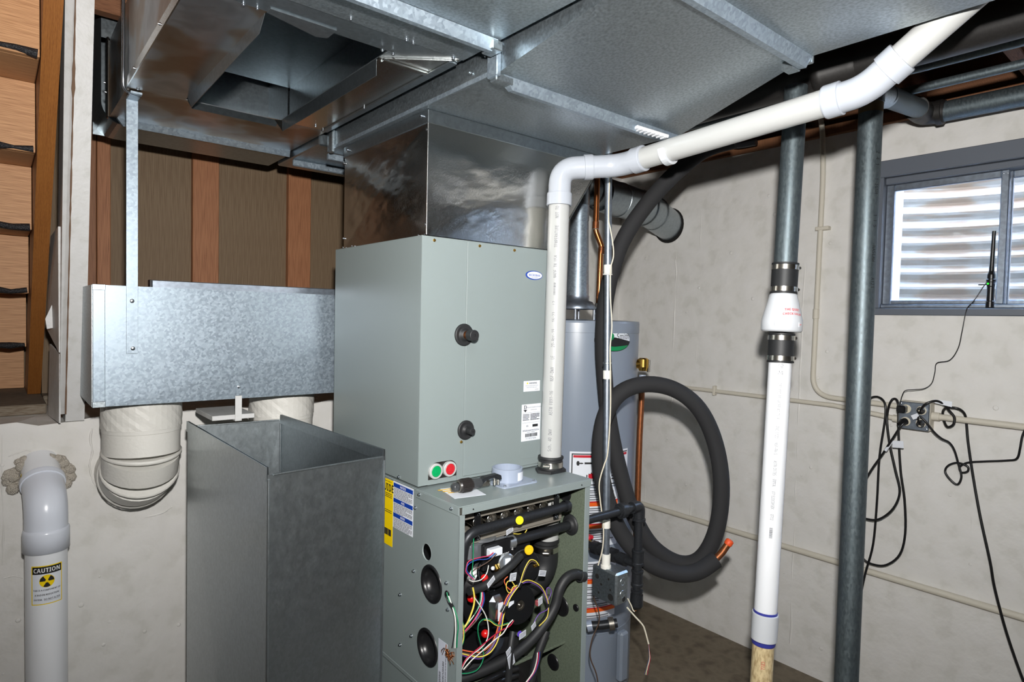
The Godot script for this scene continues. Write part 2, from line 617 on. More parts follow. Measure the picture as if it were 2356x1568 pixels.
	# wires
	for w in [["yellow", 226, 204, 86], ["white", 222, 222, 216], ["green", 20, 128, 84], ["red", 176, 30, 62], ["pink", 200, 60, 100], ["blue", 34, 74, 160], ["purple", 104, 70, 150], ["orange", 226, 106, 66], ["brown", 92, 74, 66], ["black", 22, 22, 24], ["cream", 214, 206, 186]]:
		mat("wire_" + w[0], rgb(w[1], w[2], w[3]), 0.4)

# ------------------------------------------------------------------ room

func room() -> void:
	single("floor", V(0.6, 0, -0.4), bx(V(-1.6, -0.12, -3.4), V(2.95, 0, 2.3)), M.concrete_floor, "brown-grey bare concrete basement floor", "floor", "", "structure")
	# right wall with two window openings
	var w := MB.new()
	w.box(V(2.68, 0, -2.5), V(2.95, 1.556, 2.3))
	w.box(V(2.68, 2.145, -2.5), V(2.95, 2.29, 2.3))
	for s in [[-2.5, -0.97], [-0.18, 0.3], [1.09, 2.3]]:
		w.box(V(2.68, 1.556, s[0]), V(2.95, 2.145, s[1]))
	var wr := single("wall_right", V(2.68, 0, 0), w, M.wall_paint, "white painted concrete wall with the basement window", "wall", "", "structure")
	for k in [[-1.908, 1.06, 2.28, 0.006], [-1.772, 0.2, 2.1, 0.004], [-1.25, 0.1, 1.9, 0.006], [-2.06, 0.3, 1.9, 0.004], [-0.62, 0.1, 1.1, 0.004]]:
		var pts := []
		var rr := []
		for i in 22:
			var y: float = lerpf(k[1], k[2], i / 21.0)
			pts.append(V(2.6828, y, k[0] + rng.randf_range(-0.004, 0.004)))
			rr.append(k[3] * rng.randf_range(0.35, 1.0))
		part(wr, "form_ridge", tb(pts, rr, 8), M.wall_paint)
	for i in 60:
		var c := V(2.68, rng.randf_range(0.1, 2.2), rng.randf_range(-2.2, -0.3))
		if c.y > 1.5 and c.z > -1.05:
			continue
		var blob := MB.new()
		blob.ball(c, rng.randf_range(0.003, 0.009), 0.16, V(1, 0, 0), 8)
		part(wr, "paint_lump", blob, M.wall_paint)
	single("trim_1", V(2.7, 2.29, -0.5), bx(V(2.665, 2.29, -2.5), V(2.9, 2.335, 2.3), 0.004), M.stud_wood2, "rough tan sill plate on top of the right wall", "sill plate", "", "structure")
	single("trim_2", V(2.92, 2.335, -0.5), bx(V(2.9, 2.335, -2.5), V(2.95, 2.6, 2.3)), M.joist_wood, "dark rim board above the right wall's sill plate", "rim board", "", "structure")
	single("trim_4", V(2.1, 2.29, -2.48), bx(V(1.25, 2.29, -2.5), V(2.95, 2.6, -2.44)), M.joist_wood, "dark rim board above the rear wall behind the flue", "rim board", "", "structure")
	# rear wall: low to the left, full height behind the water heater; its low top edge is rough
	var b := MB.new()
	var last := V(-1.6, 1.165, -2.28)
	for i in range(1, 58):
		var x := -1.6 + i * 0.05
		var nx := V(x, 1.165 + rng.randf_range(-0.01, 0.008), -2.28 + rng.randf_range(-0.004, 0.003))
		b.quad(V(last.x, 0, -2.28), V(x, 0, -2.28), nx, last, V(0, 0, 1))
		b.quad(last, nx, V(x, 1.165, -2.42), V(last.x, 1.165, -2.42), V(0, 1, 0.2))
		last = nx
	b.quad(V(-1.6, 1.165, -2.42), V(1.25, 1.165, -2.42), V(1.25, 1.165, -3.08), V(-1.6, 1.165, -3.08), V(0, 1, 0))
	b.box(V(1.25, 0, -2.5), V(2.95, 2.29, -2.28))
	b.quad(V(-1.6, 0, -3.08), V(1.25, 0, -3.08), V(1.25, 1.165, -3.08), V(-1.6, 1.165, -3.08), V(0, 0, -1))
	var wb := single("wall_back", V(0, 0, -2.28), b, M.wall_paint, "white painted concrete rear wall with rough top edge", "wall", "", "structure")
	# cracked paint and lumps left of the radon pipe and under the round pipe
	for k in [[Vector3(0.03, 1.073, -2.281), Vector3(0.042, 1.078, -2.281), Vector3(0.056, 1.082, -2.281), Vector3(0.071, 1.087, -2.281), Vector3(0.083, 1.083, -2.281)], [Vector3(0.232, 1.135, -2.281), Vector3(0.227, 1.102, -2.281), Vector3(0.232, 1.061, -2.281), Vector3(0.225, 1.021, -2.281), Vector3(0.233, 0.973, -2.281), Vector3(0.243, 0.948, -2.281)], [Vector3(0.296, 0.852, -2.281), Vector3(0.333, 0.831, -2.281), Vector3(0.382, 0.832, -2.281), Vector3(0.422, 0.836, -2.281), Vector3(0.451, 0.852, -2.281)], [Vector3(0.019, 0.721, -2.281), Vector3(0.04, 0.722, -2.281), Vector3(0.062, 0.712, -2.281)], [Vector3(0.018, 1.137, -2.281), Vector3(0.016, 1.012, -2.281), Vector3(0.019, 0.885, -2.281), Vector3(0.016, 0.76, -2.281)]]:
		var rr2 := []
		for i in (k.size() - 1) * 5 + 1:
			rr2.append(rng.randf_range(0.001, 0.0035))
		part(wb, "paint_ridge", tb(spl(k, 5), rr2, 7), M.wall_paint)
	for i in 26:
		var blob2 := MB.new()
		blob2.ball(V(rng.randf_range(-0.1, 0.75), rng.randf_range(0.4, 1.1), -2.28), rng.randf_range(0.003, 0.008), 0.3, V(0, 0, 1), 7)
		part(wb, "paint_lump", blob2, M.wall_paint)
	# upper stud wall
	var wu := thing("wall_upper", V(0.6, 1.165, -2.72), "bare stud wall with tan board sheathing above the concrete", "wall", "", "structure")
	part(wu, "sill_board", bx(V(0.13, 1.166, -2.96), V(1.25, 1.2, -2.66), 0.003), M.dusty_wood)
	part(wu, "landing_board", bx(V(-1.6, 1.166, -3.05), V(0.129, 1.198, -2.45), 0.003), M.dusty_wood)
	for k in [[0.13, 0.27], [0.271, 0.64], [0.641, 1.03], [1.031, 1.6]]:
		part(wu, "sheathing_board", bx(V(k[0], 1.2, -2.765), V(k[1], 2.572, -2.74), 0.001), M.sheathing)
	part(wu, "sheathing_board", bx(V(-1.6, 1.165, -3.08), V(0.155, 2.572, -3.05)), M.sheathing)
	part(wu, "return_board", bx(V(0.13, 1.166, -3.05), V(0.155, 2.572, -2.766)), M.sheathing)
	part(wu, "end_board", bx(V(1.25, 0.0, -3.08), V(1.275, 2.572, -2.5)), M.sheathing)
	for k in [[0.2, 0.25, -2.69], [0.252, 0.287, -2.69], [0.29, 0.332, -2.7], [0.608, 0.705, -2.71], [0.987, 1.087, -2.71], [1.4, 1.44, -2.7]]:
		part(wu, "stud", bx(V(k[0], 1.2, -2.74), V(k[1], 2.56, k[2]), 0.002), M.stud_wood if k[0] != 0.252 else M.stud_wood2)
	# walls behind the camera and to its left
	single("wall_left", V(-1.55, 0, 0), bx(V(-1.7, 0, -3.4), V(-1.6, 2.6, 2.3)), M.wall_plain, "plain pale wall left of the staircase, out of view", "wall", "", "structure")
	single("wall_front", V(0.5, 0, 2.35), bx(V(-1.7, 0, 2.3), V(2.95, 2.6, 2.4)), M.wall_plain, "plain pale wall behind the camera, out of view", "wall", "", "structure")
	# ceiling with joists
	var ce := thing("ceiling", V(0.6, 2.6, -0.5), "dark wooden joists and subfloor above the ducts", "ceiling", "", "structure")
	part(ce, "subfloor", bx(V(-1.7, 2.57, -3.4), V(2.95, 2.62, 2.4)), M.joist_wood)
	var z := -2.55
	while z < 2.2:
		part(ce, "joist", bx(V(-1.6, 2.336, z), V(2.9, 2.57, z + 0.042), 0.003), M.joist_wood)
		z += 0.406

func stairs() -> void:
	var st := thing("staircase", V(-0.3, 1.2, -2.75), "wooden staircase seen from behind with tan risers and black tread edges", "stairs")
	var n := 7
	for i in n:
		var y := 1.365 + 0.182 * i
		var z := -2.75 + 0.22 * i
		part(st, "riser", bx(V(-0.85, y + 0.001, z - 0.02), V(0.088, y + 0.182, z), 0.001), M.riser_wood)
		part(st, "tread", bx(V(-0.85, y + 0.001, z - 0.24), V(0.088, y + 0.024, z - 0.021), 0.002), M.riser_wood)
		var pts := []
		var rr := []
		for k in 24:
			pts.append(V(-0.85 + 0.0406 * k, y + 0.009 + rng.randf_range(-0.004, 0.004), z - 0.001))
			rr.append(rng.randf_range(0.005, 0.013))
		part(st, "tar_strip", tb(pts, rr, 7), M.tar)
	part(st, "riser", bx(V(-0.85, 1.2, -2.99), V(0.088, 1.366, -2.97), 0.001), M.riser_wood)
	# stringer: its lower edge faces the camera
	var s := MB.new()
	s.hexa([V(0.09, 1.2, -2.74), V(0.127, 1.2, -2.74), V(0.127, 1.2, -2.99), V(0.09, 1.2, -2.99), V(0.09, 2.57, -1.4), V(0.127, 2.57, -1.4), V(0.127, 2.57, -1.7), V(0.09, 2.57, -1.7)])
	part(st, "stringer", s, M.stringer_wood)
	# white painted wall end with its broken boards
	var p := thing("trim_3", V(0.18, 1.16, -2.2), "white painted post with a cracked corner beside the staircase", "post", "", "structure")
	var m := MB.new()
	m.hexa([V(0.163, 1.165, -2.26), V(0.21, 1.165, -2.26), V(0.21, 1.165, -2.36), V(0.163, 1.165, -2.36), V(0.166, 2.57, -1.9), V(0.206, 2.57, -1.9), V(0.206, 2.57, -2.0), V(0.166, 2.57, -2.0)])
	part(p, "board", m, M.white_paint)
	m = MB.new()
	m.hexa([V(0.148, 1.19, -2.24), V(0.1615, 1.19, -2.25), V(0.1615, 1.19, -2.4), V(0.148, 1.19, -2.4), V(0.142, 2.57, -1.88), V(0.1645, 2.57, -1.89), V(0.1645, 2.57, -2.0), V(0.142, 2.57, -2.0)])
	part(p, "drywall_edge", m, M.white_paint)
	# torn paper along the crack
	m = MB.new()
	var prev := 0.0
	for i in 60:
		var t := i / 59.0
		var a := V(0.1625, 1.19, -2.2395).lerp(V(0.1655, 2.57, -1.879), t)
		var wd := rng.randf_range(0.0006, 0.0022) + (0.0022 if absf(t - 0.66) < 0.03 else 0.0)
		if i > 0:
			var a0 := V(0.1625, 1.19, -2.2395).lerp(V(0.1655, 2.57, -1.879), (i - 1) / 59.0)
			m.hexa([a0 - V(prev, 0, 0), a0 + V(prev, 0, 0), a0 + V(prev, 0, -0.01), a0 + V(-prev, 0, -0.01), a - V(wd, 0, 0), a + V(wd, 0, 0), a + V(wd, 0, -0.01), a + V(-wd, 0, -0.01)])
		prev = wd
	part(p, "crack", m, M.crack_dark)
	var d := thing("drywall_scrap", V(0.14, 1.166, -2.25), "tall scrap of white drywall leaning against the post by the stringer", "drywall")
	m = MB.new()
	m.hexa([V(0.13, 1.166, -2.42), V(0.146, 1.166, -2.235), V(0.15, 1.166, -2.235), V(0.134, 1.166, -2.42), V(0.135, 1.39, -2.42), V(0.146, 1.37, -2.22), V(0.15, 1.37, -2.22), V(0.139, 1.39, -2.42)])
	part(d, "lower_piece", m, M.white_paint)
	m = MB.new()
	m.hexa([V(0.127, 1.44, -2.42), V(0.144, 1.375, -2.2), V(0.149, 1.375, -2.2), V(0.132, 1.44, -2.42), V(0.135, 1.72, -2.36), V(0.14, 1.73, -2.15), V(0.146, 1.73, -2.15), V(0.14, 1.72, -2.36)])
	part(d, "upper_piece", m, M.white_paint)
	m = MB.new()
	m.prism([Vector2(0, 0), Vector2(0.018, 0.004), Vector2(0.022, 0.045), Vector2(0.012, 0.072), Vector2(-0.004, 0.03)], Transform3D(Basis(), V(0.122, 1.44, -2.3)), 0.0, 0.004)
	part(d, "torn_flap", m, M.white_paint)

func window_and_well() -> void:
	for k in [[-0.97, "window_1", "aluminium sliding basement window facing a corrugated window well"], [0.3, "window_2", "second aluminium basement window further along the right wall, out of view"]]:
		var z0: float = k[0]
		var z1: float = z0 + 0.79
		var w := thing(k[1], V(2.68, 1.556, z0), k[2], "window", "", "structure")
		part(w, "lintel", bx(V(2.672, 2.085, z0 - 0.01), V(2.75, 2.15, z1 + 0.01), 0.003), M.window_gray)
		part(w, "sill", bx(V(2.672, 1.548, z0 - 0.01), V(2.76, 1.575, z1 + 0.01), 0.003), M.window_gray)
		part(w, "jamb", bx(V(2.672, 1.575, z0 - 0.01), V(2.76, 2.085, z0 + 0.02), 0.002), M.window_gray)
		part(w, "jamb", bx(V(2.672, 1.575, z1 - 0.02), V(2.76, 2.085, z1 + 0.01), 0.002), M.window_gray)
		part(w, "track", bx(V(2.69, 2.058, z0 + 0.02), V(2.77, 2.084, z1 - 0.02), 0.003), M.window_gray)
		part(w, "track", bx(V(2.69, 1.5755, z0 + 0.02), V(2.77, 1.59, z1 - 0.02), 0.003), M.aluminium)
		var zm := z0 + 0.395
		for s in [[z0 + 0.02, zm + 0.012, 2.705], [zm - 0.012, z1 - 0.02, 2.735]]:
			var f := MB.new()
			var x: float = s[2]
			f.box(V(x, 1.59, s[0]), V(x + 0.022, 2.058, s[0] + 0.028), 0.003)
			f.box(V(x, 1.59, s[1] - 0.024), V(x + 0.022, 2.058, s[1]), 0.003)
			f.box(V(x + 0.001, 2.032, s[0] + 0.028), V(x + 0.021, 2.058, s[1] - 0.024), 0.003)
			f.box(V(x + 0.001, 1.59, s[0] + 0.028), V(x + 0.021, 1.606, s[1] - 0.024), 0.003)
			var sash := part(w, "sash", f, M.aluminium)
			part(sash, "pane", bx(V(x + 0.009, 1.604, s[0] + 0.026), V(x + 0.012, 2.034, s[1] - 0.022)), M.glass)
			var sc := MB.new()
			sc.screw(V(x, 2.045, s[1] - 0.006), V(-1, 0, 0), 0.002)
			sc.screw(V(x, 2.045, s[1] - 0.018), V(-1, 0, 0), 0.002)
			part(sash, "rivet", sc, M.zinc)
		# corrugated steel window well outside
		var well := thing("window_well", V(2.95, 1.3, zm), "corrugated steel window well outside the basement window" if z0 < 0 else "corrugated steel window well outside the second window, out of view", "window well")
		var m := MB.new()
		var seg := 26
		var nv := 90
		for i in seg:
			for j in nv:
				var q := []
				for c in [[i, j], [i + 1, j], [i + 1, j + 1], [i, j + 1]]:
					var a: float = -PI / 2 + PI * c[0] / seg
					var y: float = 1.3 + 1.0 * c[1] / nv
					var r: float = 0.012 * sin(TAU * y / 0.068)
					q.append(V(2.95 + cos(a) * (0.42 + r), y, zm + sin(a) * (0.62 + r)))
				m.quad(q[0], q[1], q[2], q[3], V(2.95, q[0].y, zm) - q[0])
		part(well, "corrugated_sheet", m, M.well_steel)
		part(well, "gravel_bed", bx(V(2.951, 1.2, zm - 0.62), V(3.4, 1.36, zm + 0.62)), M.gravel)

# ------------------------------------------------------------------ ducts

func screws(parent: Node, pts: Array, nrm: Vector3, r := 0.0045, m := "zinc") -> void:
	for p in pts:
		var s := MB.new()
		s.screw(p, nrm, r)
		part(parent, "screw", s, M[m])

func return_trunk() -> void:
	var t := thing("return_trunk_duct", V(0.53, 2.07, -1.0), "galvanized return trunk with painted brown reflection and an open rectangular cut-out underneath", "duct")
	var y0 := 2.07
	var y1 := 2.0725
	# underside: panels round the opening x 0.40..0.655, z -1.87..-1.22
	part(t, "bottom_panel", bx(V(0.266, y0, -2.19), V(0.8, y1, -1.87)), M.galv_brown_reflect)
	part(t, "bottom_panel", bx(V(0.266, y0, -1.8695), V(0.4, y1, -1.22)), M.galv_brown_reflect)
	part(t, "bottom_panel", bx(V(0.655, y0, -1.8695), V(0.8, y1, -1.22)), M.galv)
	part(t, "bottom_panel", bx(V(0.266, y0, -1.2195), V(0.8, y1, -1.142)), M.galv_smooth)
	part(t, "bottom_panel", bx(V(0.266, y0 - 0.002, -1.145), V(0.8, y1 - 0.002, -1.035)), M.galv)
	part(t, "bottom_panel", bx(V(0.266, y0, -1.036), V(0.8, y1, 0.9)), M.galv)
	# strip bent down at the far corner of the cut
	var nb := MB.new()
	nb.prism([Vector2(0.4, -1.22), Vector2(0.4, -1.2), Vector2(0.53, -1.2), Vector2(0.53, -1.245), Vector2(0.51, -1.255)], Transform3D(Basis(V(1, 0, 0), V(0, 0, 1), V(0, -1, 0)), V(0, 0, 0)), -2.07, -2.0675)
	part(t, "bent_strip", nb, M.galv_smooth)
	part(t, "side_panel", bx(V(0.266, y1, -2.19), V(0.2685, 2.29, 0.9)), M.galv_brown_reflect)
	part(t, "side_panel", bx(V(0.7975, y1, -2.19), V(0.8, 2.29, 0.9)), M.galv_smooth)
	part(t, "top_panel", bx(V(0.2685, 2.287, -2.19), V(0.7975, 2.29, 0.9)), M.galv_smooth)
	part(t, "end_panel", bx(V(0.2685, y1, 0.898), V(0.7975, 2.287, 0.9)), M.galv)
	# seam along the lower left edge
	part(t, "seam_strip", bx(V(0.2635, 2.07, -1.88), V(0.2662, 2.092, 0.9)), M.galv_shiny)
	# flanges bent down round the opening
	var f := MB.new()
	f.prism([Vector2(-1.84, 2.0702), Vector2(-1.23, 2.0702), Vector2(-1.262, 2.042), Vector2(-1.8, 2.033)], Transform3D(Basis(V(0, 0, 1), V(0, 1, 0), V(-1, 0, 0)), V(0, 0, 0)), -0.4, -0.3985)
	part(t, "flange", f, M.galv_smooth)
	f = MB.new()
	f.hexa([V(0.415, 2.048, -1.862), V(0.638, 2.048, -1.862), V(0.638, 2.048, -1.8635), V(0.415, 2.048, -1.8635), V(0.405, 2.07, -1.87), V(0.65, 2.07, -1.87), V(0.65, 2.07, -1.8715), V(0.405, 2.07, -1.8715)])
	part(t, "flange", f, M.galv_smooth)
	f = MB.new()
	f.prism([Vector2(-1.86, 2.068), Vector2(-1.27, 2.068), Vector2(-1.27, 2.032), Vector2(-1.85, 2.035)], Transform3D(Basis(V(0, 0, 1), V(0, 1, 0), V(-1, 0, 0)), V(0, 0, 0)), -0.655, -0.6535)
	part(t, "flange", f, M.galv_smooth)
	f = MB.new()
	f.ftri(V(0.637, 2.07, -1.87), V(0.655, 2.034, -1.85), V(0.668, 2.066, -1.84), V(0, -1, 1))
	f.ftri(V(0.637, 2.0702, -1.8705), V(0.655, 2.0342, -1.8505), V(0.668, 2.0662, -1.8405), V(0, 1, -1))
	part(t, "torn_corner", f, M.galv_shiny)
	# bright patch sheet right of the opening
	var pp := MB.new()
	pp.prism([Vector2(0.655, -1.86), Vector2(0.793, -1.86), Vector2(0.793, -1.15), Vector2(0.655, -1.26)], Transform3D(Basis(V(1, 0, 0), V(0, 0, 1), V(0, -1, 0)), V(0, 0, 0)), -2.0695, -2.0665)
	part(t, "patch_panel", pp, M.galv_shiny)
	part(t, "patch_edge", bx(V(0.775, 2.062, -1.86), V(0.7945, 2.0662, -1.16), 0.001), M.galv_smooth)
	part(t, "patch_edge", bx(V(0.66, 2.0605, -1.262), V(0.775, 2.0662, -1.248), 0.001), M.galv_shiny)
	screws(t, [Vector3(0.745, 2.066, -1.83), Vector3(0.776, 2.066, -1.848), Vector3(0.776, 2.066, -1.574), Vector3(0.78, 2.066, -1.364), Vector3(0.638, 2.066, -1.213), Vector3(0.664, 2.066, -1.213)], V(0, -1, 0), 0.004)
	screws(t, [Vector3(0.381, 2.07, -1.216), Vector3(0.357, 2.07, -1.219), Vector3(0.288, 2.07, -1.861)], V(0, -1, 0), 0.004)
	screws(t, [Vector3(0.775, 2.068, -1.147), Vector3(0.528, 2.068, -1.132), Vector3(0.67, 2.068, -1.14), Vector3(0.653, 2.068, -1.138)], V(0, -1, 0), 0.004)
	screws(t, [Vector3(0.264, 2.085, -1.456), Vector3(0.264, 2.08, -1.745)], V(-1, 0, 0), 0.004)
	# cross cleats
	var c := MB.new()
	c.hexa([V(0.3, 2.046, -2.178), V(0.795, 2.046, -2.178), V(0.795, 2.05, -2.2), V(0.3, 2.05, -2.2), V(0.285, 2.07, -2.186), V(0.8, 2.07, -2.186), V(0.8, 2.07, -2.2), V(0.285, 2.07, -2.2)])
	part(t, "cleat", c, M.galv_spangle)
	c = MB.new()
	c.hexa([V(0.275, 2.046, -1.022), V(0.785, 2.046, -1.022), V(0.785, 2.046, -1.034), V(0.275, 2.046, -1.034), V(0.266, 2.0695, -1.014), V(0.795, 2.0695, -1.014), V(0.795, 2.0695, -1.042), V(0.266, 2.0695, -1.042)])
	part(t, "cleat", c, M.galv_spangle)
	part(t, "cleat_tab", bx(V(0.78, 2.048, -1.052), V(0.806, 2.068, -1.012), 0.002), M.galv)
	part(t, "drive_cleat", bx(V(0.2585, 2.066, -2.206), V(0.266, 2.3, -2.184), 0.003), M.galv_shiny)
	# rear turn with rounded lower left corner
	var prof := []
	for i in 8:
		var a := PI + PI / 2 * i / 7.0
		prof.append(Vector2(0.3 + cos(a) * 0.055, 2.115 + sin(a) * 0.06))
	prof.append(Vector2(0.797, 2.055))
	prof.append(Vector2(0.797, 2.56))
	prof.insert(0, Vector2(0.245, 2.56))
	# a hollow sheet, open towards the trunk and at the top
	var e := MB.new()
	for i in prof.size() - 1:
		var p: Vector2 = prof[i]
		var q: Vector2 = prof[i + 1]
		var o2 := (p + q) * 0.5 - Vector2(0.52, 2.3)
		for s in [1.0, -1.0]:
			var k: float = 0.0 if s > 0 else 0.002
			var pi_ := p - o2.normalized() * k
			var qi := q - o2.normalized() * k
			e.quad(V(pi_.x, pi_.y, -2.4), V(qi.x, qi.y, -2.4), V(qi.x, qi.y, -2.2005), V(pi_.x, pi_.y, -2.2005), V(o2.x, o2.y, 0) * s)
	e.box(V(0.247, 2.06, -2.402), V(0.797, 2.56, -2.4))
	e.box(V(0.247, 2.3, -2.2025), V(0.797, 2.56, -2.2005))
	part(t, "rear_elbow", e, M.galv_smooth)
	screws(t, [Vector3(0.244, 2.134, -2.085), Vector3(0.244, 2.103, -2.067)], V(-1, 0, 0), 0.004)
	# hanger wire at the left edge
	var hw := thing("hanger_wire", V(0.255, 2.07, -1.9), "bent wire hanger holding the left edge of the return trunk", "hanger")
	part(hw, "wire", tb(fillet([V(0.258, 2.55, -1.86), V(0.2575, 2.1, -1.875), V(0.259, 2.063, -1.885), V(0.3, 2.063, -1.9)], 0.02), 0.0035, 8), M.zinc)

func supply_trunk() -> void:
	var t := thing("supply_trunk_duct", V(1.15, 2.022, -1.2), "galvanized supply trunk with cross cleats above the shiny plenum", "duct")
	var a := [0.825, 1.474, -1.93, 2.022]
	# three lengths: level, rising and narrowing, level
	var s := MB.new()
	s.hexa([V(0.825, 2.022, -1.93), V(1.474, 2.022, -1.93), V(1.474, 2.022, -1.06), V(0.825, 2.022, -1.06), V(0.825, 2.29, -1.93), V(1.474, 2.29, -1.93), V(1.474, 2.29, -1.06), V(0.825, 2.29, -1.06)])
	part(t, "duct_section", s, M.galv)
	s = MB.new()
	s.hexa([V(0.825, 2.02, -1.0595), V(1.474, 2.02, -1.0595), V(1.356, 2.079, -0.647), V(0.825, 2.079, -0.647), V(0.825, 2.29, -1.0595), V(1.474, 2.29, -1.0595), V(1.356, 2.29, -0.647), V(0.825, 2.29, -0.647)])
	part(t, "duct_section", s, M.galv)
	s = MB.new()
	s.hexa([V(0.825, 2.08, -0.6465), V(1.356, 2.08, -0.6465), V(1.36, 2.08, 0.9), V(0.825, 2.08, 0.9), V(0.825, 2.29, -0.6465), V(1.356, 2.29, -0.6465), V(1.36, 2.29, 0.9), V(0.825, 2.29, 0.9)])
	part(t, "duct_section", s, M.galv)
	# cleats under the joints
	var c := MB.new()
	c.hexa([V(0.872, 1.998, -1.058), V(1.47, 1.998, -1.058), V(1.47, 1.999, -1.073), V(0.872, 1.999, -1.073), V(0.84, 2.022, -1.049), V(1.474, 2.022, -1.049), V(1.474, 2.022, -1.075), V(0.84, 2.022, -1.075)])
	part(t, "cleat", c, M.galv_spangle)
	c = MB.new()
	c.hexa([V(0.84, 2.056, -0.643), V(1.35, 2.056, -0.643), V(1.35, 2.057, -0.658), V(0.84, 2.057, -0.658), V(0.825, 2.08, -0.633), V(1.356, 2.08, -0.633), V(1.356, 2.08, -0.662), V(0.825, 2.08, -0.662)])
	part(t, "cleat", c, M.galv_spangle)
	part(t, "drive_cleat", bx(V(0.813, 2.012, -1.075), V(0.825, 2.28, -1.04), 0.002), M.galv_spangle)
	part(t, "cleat_corner", bx(V(0.82, 2.006, -1.074), V(0.868, 2.022, -1.05), 0.002), M.galv)
	part(t, "drive_cleat", bx(V(1.356, 2.066, -0.66), V(1.364, 2.28, -0.632), 0.002), M.galv)
	part(t, "cleat_tab", bx(V(1.33, 2.058, -0.69), V(1.366, 2.078, -0.662), 0.002), M.galv)
	# lower seam along the left side
	part(t, "side_seam", bx(V(0.8225, 2.022, -1.92), V(0.825, 2.032, -1.078)), M.galv_spangle)
	part(t, "drive_cleat", bx(V(0.815, 2.01, -1.895), V(0.825, 2.28, -1.87), 0.002), M.galv)
	part(t, "cleat", bx(V(0.83, 2.0, -1.945), V(1.46, 2.021, -1.93), 0.002), M.galv_spangle)
	screws(t, [Vector3(0.824, 2.071, -1.094), Vector3(0.823, 2.049, -1.15)], V(-1, 0, 0), 0.005, "galv")
	screws(t, [Vector3(0.822, 2.071, -1.875), Vector3(0.822, 2.054, -1.874)], V(-1, 0, 0), 0.003)
	# small rear branch behind the plenum
	var r := thing("branch_duct", V(0.86, 2.03, -2.1), "small dark galvanized branch duct behind the plenum's far corner", "duct")
	part(r, "duct_body", bx(V(0.806, 2.045, -2.33), V(1.4, 2.29, -1.95), 0.004), M.galv_smooth)
	part(r, "cleat", bx(V(0.812, 2.022, -2.2), V(1.38, 2.045, -2.188), 0.003), M.galv_spangle)

func cross_broken(m: MB, p: Array, out: Vector3, rise: float) -> void:
	var c: Vector3 = (p[0] + p[1] + p[2] + p[3]) / 4.0 + out * rise
	for i in 4:
		m.ftri(p[i], p[(i + 1) % 4], c, out)

# a sheet panel with a pressed cross break and slight waves, on a grid
func oilcan(p: Array, out: Vector3, rise: float, amp: float, sd: int, k := 36) -> MB:
	var nz := FastNoiseLite.new()
	nz.seed = sd
	nz.frequency = 1.0
	var f := func(u: float, w: float) -> Vector3:
		var a: Vector3 = (p[0] as Vector3).lerp(p[1], u)
		var b: Vector3 = (p[3] as Vector3).lerp(p[2], u)
		var edge := minf(minf(u, 1.0 - u), minf(w, 1.0 - w))
		return a.lerp(b, w) + out * (rise * 2.0 * edge + amp * nz.get_noise_2d(u * 2.2, w * 2.2) * minf(1.0, edge * 6.0))
	var pts := []
	var nrm := []
	for j in k + 1:
		for i in k + 1:
			var u := float(i) / k
			var w := float(j) / k
			pts.append(f.call(u, w))
			var e := 0.5 / k
			var du: Vector3 = f.call(minf(u + e, 1.0), w) - f.call(maxf(u - e, 0.0), w)
			var dw: Vector3 = f.call(u, minf(w + e, 1.0)) - f.call(u, maxf(w - e, 0.0))
			var n := du.cross(dw).normalized()
			nrm.append(n if n.dot(out) > 0.0 else -n)
	var m := MB.new()
	for j in k:
		for i in k:
			var a := j * (k + 1) + i
			var b := a + 1
			var c := b + k + 1
			var d := a + k + 1
			m.tri(pts[a], pts[b], pts[c], nrm[a], nrm[b], nrm[c])
			m.tri(pts[a], pts[c], pts[d], nrm[a], nrm[c], nrm[d])
	return m

func plenum() -> void:
	var t := thing("plenum", V(1.06, 1.708, -1.6), "shiny cross-broken sheet-metal plenum on top of the coil cabinet", "plenum")
	var zf := -1.352
	var zb := -1.835
	var xl := 0.842
	var m := oilcan([V(xl, 1.708, zf), V(1.277, 1.708, zf), V(1.478, 1.99, zf), V(xl, 1.99, zf)], V(0, 0, 1), 0.006, 0.0018, 5)
	part(t, "front_panel", m, M.galv_shiny)
	m = oilcan([V(xl, 1.708, zb), V(xl, 1.708, zf), V(xl, 1.99, zf), V(xl, 1.99, zb)], V(-1, 0, 0), 0.009, 0.003, 9)
	part(t, "left_panel", m, M.galv_shiny)
	m = MB.new()
	m.quad(V(1.277, 1.708, zf), V(1.277, 1.708, zb), V(1.478, 1.99, zb), V(1.478, 1.99, zf), V(1, -0.6, 0))
	part(t, "right_panel", m, M.galv)
	m = MB.new()
	m.quad(V(xl, 1.708, zb), V(1.277, 1.708, zb), V(1.478, 1.99, zb), V(xl, 1.99, zb), V(0, 0, -1))
	part(t, "back_panel", m, M.galv)
	# upright collar under the trunk
	m = MB.new()
	m.box(V(xl - 0.003, 1.988, zb - 0.003), V(1.485, 2.0215, zf + 0.004), 0.0015)
	part(t, "top_collar", m, M.galv_smooth)
	part(t, "corner_seam", tb([V(xl - 0.001, 1.709, zf + 0.001), V(xl - 0.001, 2.02, zf + 0.001)], 0.0022, 8), M.galv_shiny)
	part(t, "corner_seam", tb([V(1.2775, 1.709, zf + 0.001), V(1.479, 1.99, zf + 0.001)], 0.0016, 8), M.galv_shiny)
	screws(t, [Vector3(0.838, 2.01, -1.377), Vector3(0.838, 2.007, -1.805)], V(-1, 0, 0), 0.005)
	screws(t, [Vector3(0.841, 1.972, -1.355), Vector3(0.841, 1.735, -1.355), Vector3(0.841, 1.972, -1.834), Vector3(0.841, 1.74, -1.833)], V(-1, 0, 0), 0.004)
	screws(t, [Vector3(0.838, 1.711, -1.829), Vector3(0.838, 1.711, -1.768), Vector3(0.838, 1.709, -1.383), Vector3(0.838, 1.709, -1.354)], V(-1, 0, 0), 0.003)

